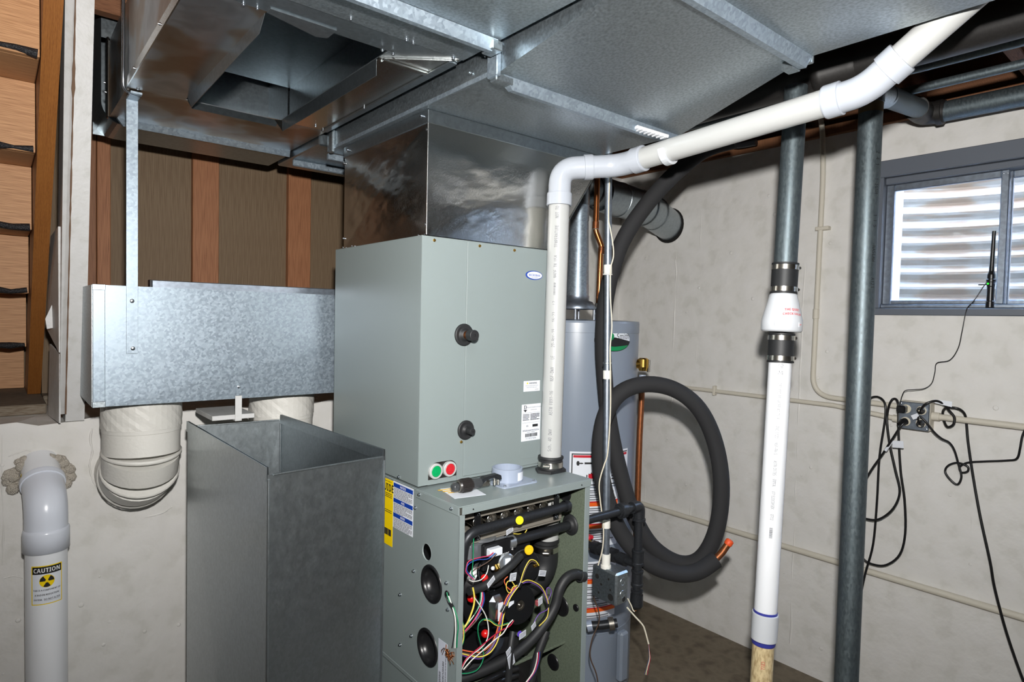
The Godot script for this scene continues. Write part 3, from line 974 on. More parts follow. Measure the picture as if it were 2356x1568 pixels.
func coil_cabinet() -> void:
	var t := thing("coil_cabinet", V(1.05, 1.062, -1.6), "grey evaporator coil cabinet with two black rubber pipe grommets", "cabinet")
	var zf := -1.358
	var x0 := 0.8316
	var x1 := 1.276
	part(t, "body", bx(V(x0, 1.064, -1.873), V(x1, 1.7075, zf), 0.002), M.cabinet_paint)
	# left front panel, notched for the drain plate
	var po := [Vector2(x0, 1.066), Vector2(0.861, 1.066), Vector2(0.861, 1.098)]
	for i in 7:
		var a := PI - PI / 2 * i / 6.0
		po.append(Vector2(0.885 + cos(a) * 0.024, 1.098 + sin(a) * 0.024))
	for i in 7:
		var a2 := PI / 2 - PI / 2 * i / 6.0
		po.append(Vector2(0.927 + cos(a2) * 0.024, 1.098 + sin(a2) * 0.024))
	po.append_array([Vector2(0.951, 1.066), Vector2(0.9705, 1.066), Vector2(0.9705, 1.706), Vector2(x0, 1.706)])
	var m := MB.new()
	m.prism(po, Transform3D(Basis(), V(0, 0, zf)), 0.0, 0.004)
	part(t, "left_front_panel", m, M.cabinet_paint)
	m = MB.new()
	m.box(V(0.9722, 1.072, zf), V(x1 - 0.001, 1.706, zf + 0.0042), 0.001)
	part(t, "right_front_panel", m, M.cabinet_paint)
	m = MB.new()
	m.hexa([V(0.865, 1.0665, -1.8), V(1.243, 1.0665, -1.8), V(1.243, 1.0665, zf), V(0.865, 1.0665, zf), V(0.87, 1.067, -1.8), V(1.24, 1.067, -1.8), V(1.24, 1.067, zf), V(0.87, 1.067, zf)])
	# drain plate
	var zp := zf + 0.0005
	var dp := part(t, "drain_plate", bx(V(0.858, 1.078, zf), V(0.9512, 1.123, zf + 0.002)), M.bakelite)
	for k in [[0.8815, "green_cap"], [0.925, "red_cap"]]:
		var c := V(k[0], 1.1, zp)
		part(dp, "drain_socket", lt(c, V(0, 0, 1), [Vector2(0.0205, 0), Vector2(0.0205, 0.01), Vector2(0.0185, 0.012), Vector2(0.015, 0.012), Vector2(0.0148, 0.004), Vector2(0, 0.004)], 24), M.pvc)
		var cap := part(dp, "drain_cap", lt(c, V(0, 0, 1), [Vector2(0.0146, 0.004), Vector2(0.0146, 0.0105), Vector2(0.0135, 0.0115), Vector2(0, 0.0115)], 24), M[k[1]])
		var sq := MB.new()
		sq.box(c + V(-0.006, -0.006, 0.0114), c + V(0.006, 0.006, 0.0135), 0.0008)
		part(cap, "square_boss", sq, M[k[1]])
	part(t, "lower_rail", bx(V(0.861, 1.064, zf), V(1.243, 1.0775, zf + 0.0015), 0.0004), M.cabinet_paint)
	# grommets with capped copper stubs
	for k in [[0.965, 1.455, 0.03, 0.0115, 0.0145, 0.05], [0.977, 1.198, 0.0265, 0.006, 0.009, 0.034]]:
		var c := V(k[0], k[1], zf + 0.004)
		var r: float = k[2]
		var g := part(t, "grommet", lt(c, V(0, 0, 1), [Vector2(r, 0), Vector2(r, 0.003), Vector2(r * 0.86, 0.006), Vector2(r * 0.72, 0.0035), Vector2(k[3] + 0.003, 0.0045), Vector2(k[3] + 0.002, 0.014), Vector2(0, 0.014)], 32, true), M.rubber)
		part(g, "copper_stub", lt(c, V(0, 0, 1), [Vector2(k[3], 0.006), Vector2(k[3], k[5] - 0.012), Vector2(0, k[5] - 0.012)], 20), M.copper)
		part(g, "stub_cap", lt(c, V(0, 0, 1), [Vector2(k[4] * 0.9, k[5] - 0.024), Vector2(k[4], k[5] - 0.022), Vector2(k[4], k[5] - 0.001), Vector2(k[4] * 0.92, k[5]), Vector2(k[4] * 0.25, k[5]), Vector2(k[4] * 0.2, k[5] - 0.003), Vector2(0, k[5] - 0.003)], 20), M.rubber)
	screws(t, [V(0.867, 1.697, zf + 0.004), V(1.012, 1.696, zf + 0.004), V(1.135, 1.695, zf + 0.004), V(0.9635, 1.167, zf + 0.004)], V(0, 0, 1), 0.0042, "brass")
	screws(t, [V(x0, 1.071, -1.452)], V(-1, 0, 0), 0.0045)
	# folded edge on the left side
	part(t, "side_flange", bx(V(x0 - 0.0006, 1.066, zf - 0.014), V(x0, 1.706, zf + 0.003)), M.cabinet_paint)
	# oblong knock-out outline
	var ko := []
	for i in 33:
		var a3 := TAU * i / 32.0
		var cx := 1.19 if cos(a3) < 0 else 1.226
		ko.append(V(cx + cos(a3) * 0.021, 1.113 + sin(a3) * 0.021, zf + 0.0042))
	part(t, "knockout_outline", tb(ko, 0.0006, 5), M.cabinet_paint)
	# stickers
	var X := V(1, 0, 0)
	var U := V(0, 1, 0)
	var zl := zf + 0.0048
	var el := MB.new()
	el.lathe(V(0, 0, 0), V(0, 0, 1), [Vector2(0.033, 0), Vector2(0.033, 0.0004), Vector2(0.0, 0.0004)], 32)
	for i in el.v.size():
		el.v[i] = V(el.v[i].x + 1.212, el.v[i].y * 0.4 + 1.629, el.v[i].z + zl - 0.0006)
	var oval := part(t, "oval_sticker", el, M.label_blue, "white and blue oval sticker")
	el = MB.new()
	el.lathe(V(0, 0, 0), V(0, 0, 1), [Vector2(0.029, 0), Vector2(0.029, 0.0004), Vector2(0.0, 0.0004)], 32)
	for i in el.v.size():
		el.v[i] = V(el.v[i].x + 1.214, el.v[i].y * 0.37 + 1.6292, el.v[i].z + zl - 0.0003)
	part(oval, "oval_field", el, M.label_white)
	el = MB.new()
	write(el, "MICROBAN", 0.006, V(1.213, 1.629, zl + 0.0004), X, U, "Droid Sans", true)
	rows(el, V(1.214, 1.6225, zl + 0.0004), X, U, 0.026, 0.002, 1)
	part(oval, "lettering", el, M.label_blue)
	var st := part(t, "warning_sticker", film(V(1.213, 1.305, zl), X, U, 0.064, 0.031), M.label_white)
	el = MB.new()
	write(el, "WARNING:", 0.0045, V(1.218, 1.3135, zl + E), X, U, "Droid Sans", true)
	write(el, "Cancer and Reproductive Harm -", 0.0026, V(1.213, 1.3065, zl + E), X, U)
	write(el, "www.P65Warnings.ca.gov", 0.0026, V(1.213, 1.3015, zl + E), X, U)
	rows(el, V(1.232, 1.2945, zl + E), X, U, 0.014, 0.0022, 1)
	part(st, "lettering", el, M.print_black)
	el = MB.new()
	el.ftri(V(1.192, 1.3115, zl + E), V(1.199, 1.3115, zl + E), V(1.1955, 1.318, zl + E), V(0, 0, 1))
	part(st, "warning_triangle", el, M.label_yellow)
	st = part(t, "specification_sticker", film(V(1.213, 1.198, zl), X, U, 0.074, 0.108), M.label_white)
	el = MB.new()
	write(el, "D", 0.011, V(1.1895, 1.243, zl + E), X, U, "Droid Serif", true)
	el.ftri(V(1.182, 1.236, zl + E), V(1.197, 1.236, zl + E), V(1.1895, 1.229, zl + E), V(0, 0, 1))
	write(el, "Advanced Distributor Products", 0.003, V(1.2225, 1.2425, zl + E), X, U, "Droid Serif")
	rows(el, V(1.2225, 1.235, zl + E), X, U, 0.024, 0.002, 1)
	rows(el, V(1.193, 1.214, zl + E), X, U, 0.025, 0.02, 5, 0.5)
	rows(el, V(1.228, 1.214, zl + E), X, U, 0.036, 0.02, 5, 0.6)
	el.box(V(1.179, 1.2265, zl), V(1.247, 1.2269, zl + E))
	el.box(V(1.179, 1.1975, zl), V(1.247, 1.1979, zl + E))
	write(el, "UL", 0.005, V(1.1985, 1.188, zl + E), X, U, "Droid Sans", true)
	el.box(V(1.219, 1.184, zl), V(1.24, 1.1915, zl + E))
	rows(el, V(1.213, 1.1745, zl + E), X, U, 0.064, 0.005, 2)
	write(el, "SERIAL NUMBER", 0.0028, V(1.213, 1.169, zl + E), X, U, "Droid Sans Mono")
	var bxx := 1.191
	while bxx < 1.238:
		var bw := rng.randf_range(0.0004, 0.0013)
		el.box(V(bxx, 1.1555, zl), V(bxx + bw, 1.1655, zl + E))
		bxx += bw + rng.randf_range(0.0005, 0.0011)
	write(el, "7119F27694", 0.005, V(1.213, 1.1505, zl + E), X, U, "Droid Sans Mono", true)
	part(st, "lettering", el, M.print_black)

# ------------------------------------------------------------------ furnace

var furn: Node3D

func furnace() -> void:
	var t := thing("furnace", V(1.054, 0, -1.53), "grey gas furnace with its front door off and wiring exposed", "furnace")
	furn = t
	var x0 := 0.8316
	var x1 := 1.276
	var zf := -1.171
	# left side with knock-out holes
	var m := MB.new()
	var bands := [[0.5625, 0.624, null, 0.0], [0.624, 0.72, Vector2(-1.297, 0.672), 0.0445], [0.72, 0.79, null, 0.0], [0.79, 0.886, Vector2(-1.284, 0.838), 0.0445], [0.886, 0.94, Vector2(-1.308, 0.911), 0.021], [0.94, 1.0575, null, 0.0]]
	for b in bands:
		for s in [[x0, V(-1, 0, 0)], [x0 + 0.0015, V(1, 0, 0)]]:
			var o := V(s[0], 0, 0)
			if b[2] == null:
				m.quad(V(s[0], b[0], -1.9), V(s[0], b[0], zf), V(s[0], b[1], zf), V(s[0], b[1], -1.9), s[1])
			else:
				m.holed(o, V(0, 0, 1), V(0, 1, 0), Vector2(-1.9, b[0]), Vector2(zf, b[1]), b[2], b[3], s[1])
	m.quad(V(x0, 0.5625, zf), V(x0 + 0.0015, 0.5625, zf), V(x0 + 0.0015, 1.0575, zf), V(x0, 1.0575, zf), V(0, 0, 1))
	part(t, "left_panel", m, M.cabinet_paint)
	for c in [V(x0, 0.672, -1.297), V(x0, 0.838, -1.284)]:
		part(t, "knockout_plug", lt(c, V(-1, 0, 0), back([Vector2(0, -0.022), Vector2(0.031, -0.022), Vector2(0.036, -0.006), Vector2(0.038, 0.001), Vector2(0.043, 0.0035), Vector2(0.047, 0.002), Vector2(0.0475, 0.0)]), 36, true), M.black_plastic)
	part(t, "hole_edge", lt(V(x0, 0.911, -1.308), V(-1, 0, 0), back([Vector2(0.0205, -0.003), Vector2(0.0205, 0.0005), Vector2(0.0225, 0.0005), Vector2(0.023, 0)]), 24, true), M.cabinet_paint)
	part(t, "wire_grommet", lt(V(x0, 0.836, -1.214), V(-1, 0, 0), back([Vector2(0, 0.0008), Vector2(0.007, 0.0008), Vector2(0.009, 0.002), Vector2(0.0105, 0.0)]), 20, true), M.black_plastic)
	# lower cabinet below the side seam
	part(t, "lower_side_panel", bx(V(x0 + 0.004, 0, -1.9), V(x0 + 0.006, 0.552, zf)), M.cabinet_paint)
	part(t, "side_ledge", bx(V(x0 - 0.001, 0.5515, -1.9), V(x0 + 0.004, 0.563, zf), 0.0008), M.cabinet_paint)
	part(t, "right_panel", bx(V(x1 - 0.0085, 0, -1.9), V(x1, 1.0575, zf - 0.001)), M.cabinet_inside)
	part(t, "right_skin", bx(V(x1, 0, -1.9), V(x1 + 0.001, 1.0575, zf)), M.cabinet_paint)
	part(t, "back_panel", bx(V(x0 + 0.006, 0, -1.9), V(x1 - 0.009, 1.057, -1.896)), M.cabinet_inside)
	part(t, "base_panel", bx(V(x0 + 0.006, 0, -1.895), V(x1 - 0.009, 0.01, zf)), M.cabinet_inside)
	part(t, "front_flange", bx(V(x0, 0, zf - 0.003), V(0.849, 1.038, zf), 0.0008), M.cabinet_paint)
	part(t, "front_flange", bx(V(1.259, 0, zf - 0.003), V(x1 + 0.001, 1.038, zf), 0.0008), M.cabinet_paint)
	# top pan with folded skirts
	part(t, "top_panel", bx(V(x0 - 0.002, 1.057, -1.9), V(x1 + 0.003, 1.06, zf + 0.003), 0.0008), M.cabinet_paint)
	part(t, "top_skirt", bx(V(x0 - 0.0025, 1.038, -1.36), V(x0 - 0.0003, 1.0575, zf), 0.0006), M.cabinet_paint)
	part(t, "top_skirt", bx(V(x0 + 0.008, 1.0385, zf - 0.001), V(x1 + 0.003, 1.0572, zf + 0.003), 0.0008), M.cabinet_paint)
	part(t, "skirt_corner", bx(V(x0 - 0.0005, 1.037, zf - 0.006), V(x0 + 0.012, 1.0568, zf - 0.0015), 0.0005), M.steel)
	part(t, "inner_header", bx(V(0.84, 0.99, -1.3), V(1.262, 1.0565, -1.298)), M.matte_black)
	screws(t, [V(x0 - 0.0025, 1.049, -1.343), V(x0 - 0.0025, 1.049, -1.199)], V(-1, 0, 0), 0.0045)
	screws(t, [V(x0, 1.009, -1.365), V(x0, 0.843, -1.368), V(x0, 0.757, -1.435), V(x0, 0.864, -1.217), V(x0, 0.802, -1.209), V(x0, 0.67, -1.374), V(x0, 0.622, -1.431)], V(-1, 0, 0), 0.0048)
	screws(t, [V(0.87, 1.048, zf + 0.003), V(1.24, 1.048, zf + 0.003)], V(0, 0, 1), 0.002, "print_black")
	# stickers on the left side
	var Z := V(0, 0, 1)
	var U := V(0, 1, 0)
	var xl := x0 - 0.0004
	var st := part(t, "energy_sticker", film(V(xl, 0.962, -1.546), Z, U, 0.128, 0.182), M.label_yellow, "yellow energy sticker")
	var e := MB.new()
	write(e, "GUIDE", 0.021, V(xl - 0.0004, 1.03, -1.514), Z, U, "Droid Sans", true, 0.82)
	part(st, "heading", e, M.print_black)
	e = MB.new()
	rows(e, V(xl - 0.0004, 1.047, -1.54), Z, U, 0.1, 0.003, 1)
	rows(e, V(xl - 0.0004, 1.009, -1.515), Z, U, 0.055, 0.014, 3)
	rows(e, V(xl - 0.0004, 0.965, -1.51), Z, U, 0.044, 0.01, 2)
	part(st, "fine_print", e, M.print_black, "", "stuff")
	e = MB.new()
	var q := -1.528
	while q < -1.49:
		var bw := rng.randf_range(0.0004, 0.0012)
		e.box(V(xl - 0.0006, 0.898, q), V(xl, 0.916, q + bw))
		q += bw + rng.randf_range(0.0004, 0.001)
	part(st, "barcode", e, M.print_black)
	st = part(t, "notice_sticker", film(V(xl, 0.992, -1.428), Z, U, 0.104, 0.126), M.label_white, "white sticker with three blue headings")
	e = MB.new()
	var e2 := MB.new()
	var e3 := MB.new()
	for k in [[1.045, "NOTICE"], [1.004, "AVIS"], [0.964, "AVISO"]]:
		e.box(V(xl - 0.0005, k[0] - 0.0055, -1.478), V(xl, k[0] + 0.0055, -1.378))
		write(e2, k[1], 0.006, V(xl - 0.0008, k[0], -1.428), Z, U, "Droid Sans", true)
		rows(e3, V(xl - 0.0005, k[0] - 0.0205, -1.428), Z, U, 0.096, 0.027, 8, 0.4)
	part(st, "heading_bar", e, M.label_blue)
	part(st, "heading_lettering", e2, M.print_white)
	part(st, "fine_print", e3, M.print_black, "", "stuff")
	st = part(t, "serial_sticker", film(V(xl, 0.651, -1.2275), Z, U, 0.039, 0.132), M.label_silver, "silver serial number sticker")
	e = MB.new()
	rows(e, V(xl - 0.0004, 0.651, -1.214), U, -Z, 0.07, 0.004, 1)
	write(e, "ASBU120A400", 0.006, V(xl - 0.0005, 0.642, -1.2245), U, -Z, "Droid Sans", true)
	rows(e, V(xl - 0.0004, 0.62, -1.239), U, -Z, 0.035, 0.009, 2, 0.5)
	part(st, "lettering", e, M.print_black)
	# grey intake collar on its flange
	var ic := part(t, "intake_collar", lt(V(1.07, 1.0605, -1.285), V(0, 1, 0), [Vector2(0.0425, 0), Vector2(0.042, 0.037), Vector2(0.041, 0.038), Vector2(0.0375, 0.038), Vector2(0.037, 0.002), Vector2(0, 0.002)], 36), M.pvc_gray)
	var fl := MB.new()
	var po := []
	for c in [[1, 1], [-1, 1], [-1, -1], [1, -1]]:
		for i in 5:
			var a: float = atan2(c[1], c[0]) + (i / 4.0 - 0.5) * PI / 2
			po.append(Vector2(1.07 + c[0] * 0.05 + cos(a) * 0.011, 1.285 + c[1] * 0.05 + sin(a) * 0.011))
	fl.prism(po, Transform3D(Basis(V(1, 0, 0), V(0, 0, -1), V(0, 1, 0)), V(0, 0, 0)), 1.0602, 1.064)
	part(ic, "flange", fl, M.pvc_gray)
	for c in [V(1.022, 1.064, -1.335), V(1.022, 1.064, -1.236), V(1.12, 1.064, -1.235), V(1.118, 1.064, -1.335)]:
		var sc := MB.new()
		sc.screw(c, V(0, 1, 0), 0.0042)
		part(ic, "screw", sc, M.zinc)
	var lab := MB.new()
	lab = curved(V(1.07, 0, -1.285), 0.0428, 0.35, 1.55, 1.068, 1.09, 10)
	part(ic, "sticker", lab, M.label_white)
	# sticker under the pipe cutter
	st = part(t, "top_sticker", film(V(0.91, 1.0603, -1.268), V(0.98, 0, 0.2).normalized(), V(0.2, 0, -0.98).normalized(), 0.085, 0.095, 0.0004), M.label_white, "white sticker with yellow stripes")
	e = MB.new()
	for i in 3:
		var c := V(0.892 + i * 0.004, 1.0607, -1.308 + i * 0.017)
		e.xbox(Transform3D(Basis(V(0.98, 0, 0.2).normalized(), V(0, 1, 0), V(-0.2, 0, 0.98).normalized()), c), V(0.055, 0.0004, 0.006))
	part(st, "stripe", e, M.yellow_cap)
	# pipe cutter lying on top
	var o := V(0.892, 1.0795, -1.258)
	var ax := V(0.985, 0.02, 0.1).normalized()
	var sd := ax.cross(V(0, 1, 0)).normalized()
	var up := sd.cross(ax)
	var tc := thing("pipe_cutter", V(0.94, 1.061, -1.255), "dark hand pipe cutter with ribbed knob lying on the furnace top", "pipe cutter")
	part(tc, "knob", lt(o, ax, [Vector2(0.0095, 0.012), Vector2(0.0095, -0.001), Vector2(0.0145, -0.002), Vector2(0.0165, 0.002), Vector2(0.0165, 0.032), Vector2(0.0145, 0.036), Vector2(0.011, 0.037)], 28), M.bakelite)
	for i in 22:
		var a := TAU * i / 22
		var d := up * cos(a) + sd * sin(a)
		var rb := MB.new()
		rb.xbox(Transform3D(Basis(ax, d, ax.cross(d)), o + ax * 0.018 + d * 0.0168), V(0.024, 0.0018, 0.0016), 0.0004)
		part(tc, "knob_rib", rb, M.bakelite)
	part(tc, "end_ring", lt(o, -ax, [Vector2(0.009, -0.003), Vector2(0.0095, 0.0035), Vector2(0.013, 0.0035), Vector2(0.0142, 0.001)], 24, true), M.steel)
	part(tc, "second_knob", lt(o - sd * 0.006 - up * 0.003 - ax * 0.005, -ax, [Vector2(0.011, -0.006), Vector2(0.0115, 0.006), Vector2(0.009, 0.012), Vector2(0.004, 0.0135), Vector2(0, 0.0138)], 20, true), M.clear_plastic)
	part(tc, "barrel", lt(o + ax * 0.036, ax, [Vector2(0.0125, 0), Vector2(0.013, 0.004), Vector2(0.0125, 0.024), Vector2(0.0115, 0.026), Vector2(0, 0.026)], 24), M.clear_plastic)
	var fb := Transform3D(Basis(ax, up, sd * -1.0), o + ax * 0.06)
	var fr := MB.new()
	fr.prism([Vector2(-0.01, 0.004), Vector2(0.012, 0.014), Vector2(0.05, 0.0165), Vector2(0.06, 0.012), Vector2(0.062, 0.002), Vector2(0.054, 0.0005), Vector2(0.05, 0.008), Vector2(0.03, 0.0085), Vector2(0.012, 0.004), Vector2(0, -0.006), Vector2(-0.01, -0.006)], fb, -0.008, 0.008)
	part(tc, "frame", fr, M.black_iron)
	part(tc, "slide", bx(o + V(0.06, -0.01, -0.004), o + V(0.088, -0.002, 0.012), 0.0015), M.steel)
	for k in [0.047, 0.058]:
		part(tc, "roller", lt(fb * V(k, 0.002, 0.003), up * -1.0, [Vector2(0, -0.002), Vector2(0.0045, -0.002), Vector2(0.0045, 0.006), Vector2(0.0035, 0.007), Vector2(0.0045, 0.008), Vector2(0.0045, 0.016), Vector2(0, 0.016)], 16), M.stainless)
	part(tc, "cutting_wheel", lt(fb * V(0.025, -0.004, 0.0), sd, [Vector2(0, -0.0015), Vector2(0.0075, -0.0003), Vector2(0.0075, 0.0003), Vector2(0, 0.0015)], 20), M.stainless)

func wire(c: String, pts: Array, r := 0.0013) -> void:
	part(furn, "wire", tb(spl(pts, 5), r, 6), M["wire_" + c])

func tagcard(c: Vector3, ang: float, w: float, h: float, tilt := 0.0) -> void:
	var b := Basis(V(0, 1, 0), 0.25 + tilt) * Basis(V(0, 0, 1), ang)
	var p := MB.new()
	p.xbox(Transform3D(b, c), V(w, h, 0.0005))
	var o := part(furn, "paper_tag", p, M.label_white)
	var e := MB.new()
	rows(e, c + b.z * 0.0005, b.x, b.y, w * 0.8, h * 0.75, maxi(2, int(h / 0.004)), 0.45)
	part(o, "fine_print", e, M.print_gray, "", "stuff")

func furnace_inside() -> void:
	org = furn.position
	var t := furn
	# walls of the burner compartment
	part(t, "vestibule_panel", bx(V(0.8335, 0.57, -1.425), V(1.266, 1.056, -1.42)), M.black_metal)
	part(t, "blower_deck", bx(V(0.838, 0.565, -1.418), V(1.2665, 0.572, -1.24), 0.001), M.cabinet_inside)
	# burner box: two rails, end brackets and the row of burners between them
	part(t, "burner_rail", bx(V(0.86, 1.001, -1.232), V(1.215, 1.02, -1.228), 0.001), M.rail_steel)
	part(t, "burner_rail", bx(V(0.86, 0.942, -1.232), V(1.225, 0.961, -1.228), 0.001), M.rail_steel)
	part(t, "burner_shelf", bx(V(0.86, 0.936, -1.4), V(1.225, 0.94, -1.23), 0.001), M.rail_steel)
	part(t, "burner_back", bx(V(0.86, 0.94, -1.39), V(1.215, 1.013, -1.386)), M.black_metal)
	for x in [0.926, 1.2]:
		part(t, "bracket", bx(V(x - 0.009, 0.945, -1.2275), V(x + 0.009, 1.018, -1.222), 0.001), M.black_metal)
		for y in [1.01, 0.952]:
			var s := MB.new()
			s.screw(V(x, y, -1.222), V(0, 0, 1), 0.0052)
			part(t, "bolt", s, M.zinc)
	for i in 6:
		var x := 0.95 + i * 0.046
		part(t, "burner", lt(V(x, 0.977, -1.37), V(0, 0, 1), [Vector2(0.013, 0), Vector2(0.011, 0.05), Vector2(0.013, 0.09), Vector2(0.017, 0.115), Vector2(0.0155, 0.118), Vector2(0.006, 0.1), Vector2(0, 0.1)], 18, true), M.stainless)
		part(t, "burner_fin", tb([V(x + 0.012, 0.964, -1.24), V(x + 0.02, 0.976, -1.238), V(x + 0.017, 0.99, -1.24)], 0.0015, 6), M.stainless)
	part(t, "flame_switch", lt(V(0.868, 0.974, -1.226), V(0, 0, 1), [Vector2(0.019, 0), Vector2(0.019, 0.006), Vector2(0.014, 0.008), Vector2(0.012, 0.003), Vector2(0, 0.003)], 22), M.stainless)
	part(t, "switch_button", lt(V(0.866, 0.974, -1.224), V(0, 0, 1), [Vector2(0.009, 0), Vector2(0.009, 0.012), Vector2(0, 0.013)], 16), M.red_plastic)
	# gas manifold
	var mf := part(t, "gas_manifold", tb(fillet([V(0.864, 0.885, -1.205), V(0.866, 0.983, -1.192), V(1.205, 0.991, -1.19)], 0.04, 8), 0.0125, 16), M.black_iron)
	part(mf, "yellow_dot", lt(V(1.0225, 0.99, -1.1755), V(-0.35, 0.2, 1), back([Vector2(0, 0.0012), Vector2(0.0105, 0.0008), Vector2(0.0105, 0)]), 24), M.yellow_dot)
	part(mf, "end_cap", lt(V(1.203, 0.991, -1.19), V(1, 0.03, 0), [Vector2(0.0158, -0.006), Vector2(0.0158, 0.008), Vector2(0.013, 0.011), Vector2(0, 0.011)], 18), M.black_iron)
	# gas valve
	var gv := part(t, "gas_valve", bx(V(0.905, 0.888, -1.3), V(1.03, 0.936, -1.232), 0.008), M.cast_metal)
	part(gv, "valve_cover", lt(V(0.965, 0.934, -1.262), V(0, 1, 0), [Vector2(0.042, 0), Vector2(0.042, 0.005), Vector2(0.036, 0.008), Vector2(0.03, 0.0065), Vector2(0, 0.0065)], 32), M.cast_metal)
	for c in [V(0.916, 0.936, -1.238), V(1.02, 0.936, -1.24), V(1.02, 0.936, -1.292)]:
		part(gv, "valve_boss", lt(c, V(0, 1, 0), [Vector2(0.007, 0), Vector2(0.007, 0.006), Vector2(0.0045, 0.007), Vector2(0, 0.009)], 12), M.zinc)
	part(gv, "switch_panel", bx(V(0.942, 0.862, -1.2315), V(1.045, 0.93, -1.218), 0.003), M.black_plastic)
	var et := MB.new()
	write(et, "OFF", 0.006, V(1.036, 0.905, -1.2175), V(0, -1, 0), V(1, 0, 0), "Droid Sans", true)
	write(et, "24 VAC", 0.006, V(1.012, 0.893, -1.2175), V(1, 0, 0), V(0, 1, 0), "Droid Sans", true)
	part(gv, "lettering", et, M.print_white)
	part(gv, "valve_knob", lt(V(1.018, 0.868, -1.23), V(-0.2, 0.1, 1), [Vector2(0.025, 0), Vector2(0.025, 0.018), Vector2(0.022, 0.021), Vector2(0, 0.021)], 26), M.cast_metal)
	part(gv, "knob_sticker", film(V(1.013, 0.868, -1.2065), V(0.98, 0, 0.2), V(0, 1, 0), 0.016, 0.034), M.label_white)
	part(gv, "connector", bx(V(0.952, 0.9, -1.222), V(0.992, 0.92, -1.202), 0.002), M.label_white)
	part(gv, "inlet_nut", lt(V(1.03, 0.914, -1.232), V(1, 0, 0), [Vector2(0, 0), Vector2(0.0185, 0), Vector2(0.0185, 0.02), Vector2(0.013, 0.022)], 8), M.cast_metal)
	part(gv, "outlet_nut", lt(V(0.907, 0.9, -1.255), V(-1, 0, 0), [Vector2(0.018, 0), Vector2(0.018, 0.014), Vector2(0.014, 0.02), Vector2(0.0135, 0.05)], 16), M.black_iron)
	part(gv, "brass_fitting", lt(V(0.985, 0.868, -1.222), V(0, -0.6, 0.6), [Vector2(0.009, 0), Vector2(0.009, 0.012), Vector2(0.006, 0.013), Vector2(0, 0.013)], 6), M.brass)
	part(t, "gas_inlet_pipe", tb([V(1.05, 0.9145, -1.233), V(1.2775, 0.9145, -1.233)], 0.0128, 18), M.black_iron)
	part(t, "vent_stub", tb([V(1.241, 0.842, -1.297), V(1.243, 1.06, -1.297)], 0.0302, 28), M.pvc)
	# grommet where the gas pipe leaves on the right
	part(t, "gas_grommet", lt(V(1.2675, 0.915, -1.233), V(-1, 0, 0), [Vector2(0.03, 0), Vector2(0.03, 0.003), Vector2(0.024, 0.006), Vector2(0.017, 0.007), Vector2(0.0155, 0.012), Vector2(0.0125, 0.012)], 28, true), M.rubber)
	for k in [[0.667, -1.262, 0.03], [0.684, -1.203, 0.0105], [0.487, -1.29, 0.024], [1.0, -1.258, 0.024]]:
		part(t, "wall_plug", lt(V(1.2675, k[0], k[1]), V(-1, 0, 0), [Vector2(k[2], 0), Vector2(k[2] * 0.97, 0.0025), Vector2(k[2] * 0.8, 0.004), Vector2(0, 0.002)], 26, true), M.black_plastic)
	# rubber elbow under the vent pipe
	var el := part(t, "rubber_elbow", tb(fillet([V(1.235, 0.862, -1.3), V(1.237, 0.76, -1.3), V(1.14, 0.735, -1.3)], 0.055, 8), 0.036, 22), M.rubber)
	part(el, "elbow_collar", lt(V(1.235, 0.85, -1.3), V(0, 1, 0), [Vector2(0.0365, 0), Vector2(0.039, 0.004), Vector2(0.039, 0.012), Vector2(0.034, 0.014)], 28), M.rubber)
	part(el, "hose_clamp", lt(V(1.235, 0.828, -1.3), V(0, 1, 0), [Vector2(0.0365, 0), Vector2(0.0378, 0), Vector2(0.0378, 0.016), Vector2(0.0365, 0.016)], 28), M.stainless)
	part(el, "clamp_screw", lt(V(1.196, 0.836, -1.27), V(0.5, 0, 0.5), [Vector2(0, 0), Vector2(0.0055, 0), Vector2(0.0055, 0.016), Vector2(0.0045, 0.018), Vector2(0, 0.018)], 10), M.stainless)
	# pressure switch, inducer and its motor
	part(t, "inducer_housing", lt(V(1.06, 0.755, -1.4), V(0, 0, 1), [Vector2(0.115, 0), Vector2(0.115, 0.09), Vector2(0.1, 0.105), Vector2(0.05, 0.11), Vector2(0, 0.11)], 36), M.black_plastic)
	var ps := part(t, "pressure_switch", lt(V(1.003, 0.842, -1.26), V(-0.25, 0.1, 1), [Vector2(0.042, 0), Vector2(0.042, 0.022), Vector2(0.036, 0.026), Vector2(0.034, 0.034), Vector2(0.012, 0.036), Vector2(0, 0.036)], 30), M.black_plastic)
	part(ps, "switch_rim", lt(V(1.0, 0.843, -1.25), V(-0.25, 0.1, 1), [Vector2(0.0425, 0), Vector2(0.0435, 0.002), Vector2(0.0425, 0.006)], 30), M.cast_metal)
	part(ps, "red_plug", lt(V(0.943, 0.852, -1.215), V(-0.3, -0.5, 0.8), [Vector2(0.009, 0), Vector2(0.01, 0.006), Vector2(0.007, 0.012), Vector2(0, 0.014)], 14, true), M.red_plastic)
	var p2 := part(t, "draft_sensor", lt(V(1.1, 0.832, -1.25), V(-0.2, 0.15, 1), [Vector2(0.042, 0), Vector2(0.044, 0.02), Vector2(0.04, 0.026), Vector2(0.03, 0.027), Vector2(0.028, 0.036), Vector2(0.014, 0.038), Vector2(0, 0.038)], 30), M.black_plastic)
	part(p2, "sensor_band", lt(V(1.098, 0.834, -1.238), V(-0.2, 0.15, 1), [Vector2(0.0445, 0), Vector2(0.0448, 0.004), Vector2(0.0442, 0.007)], 30), M.cast_metal)
	part(p2, "brass_terminal", bx(V(1.104, 0.838, -1.212), V(1.124, 0.846, -1.205), 0.001), M.brass)
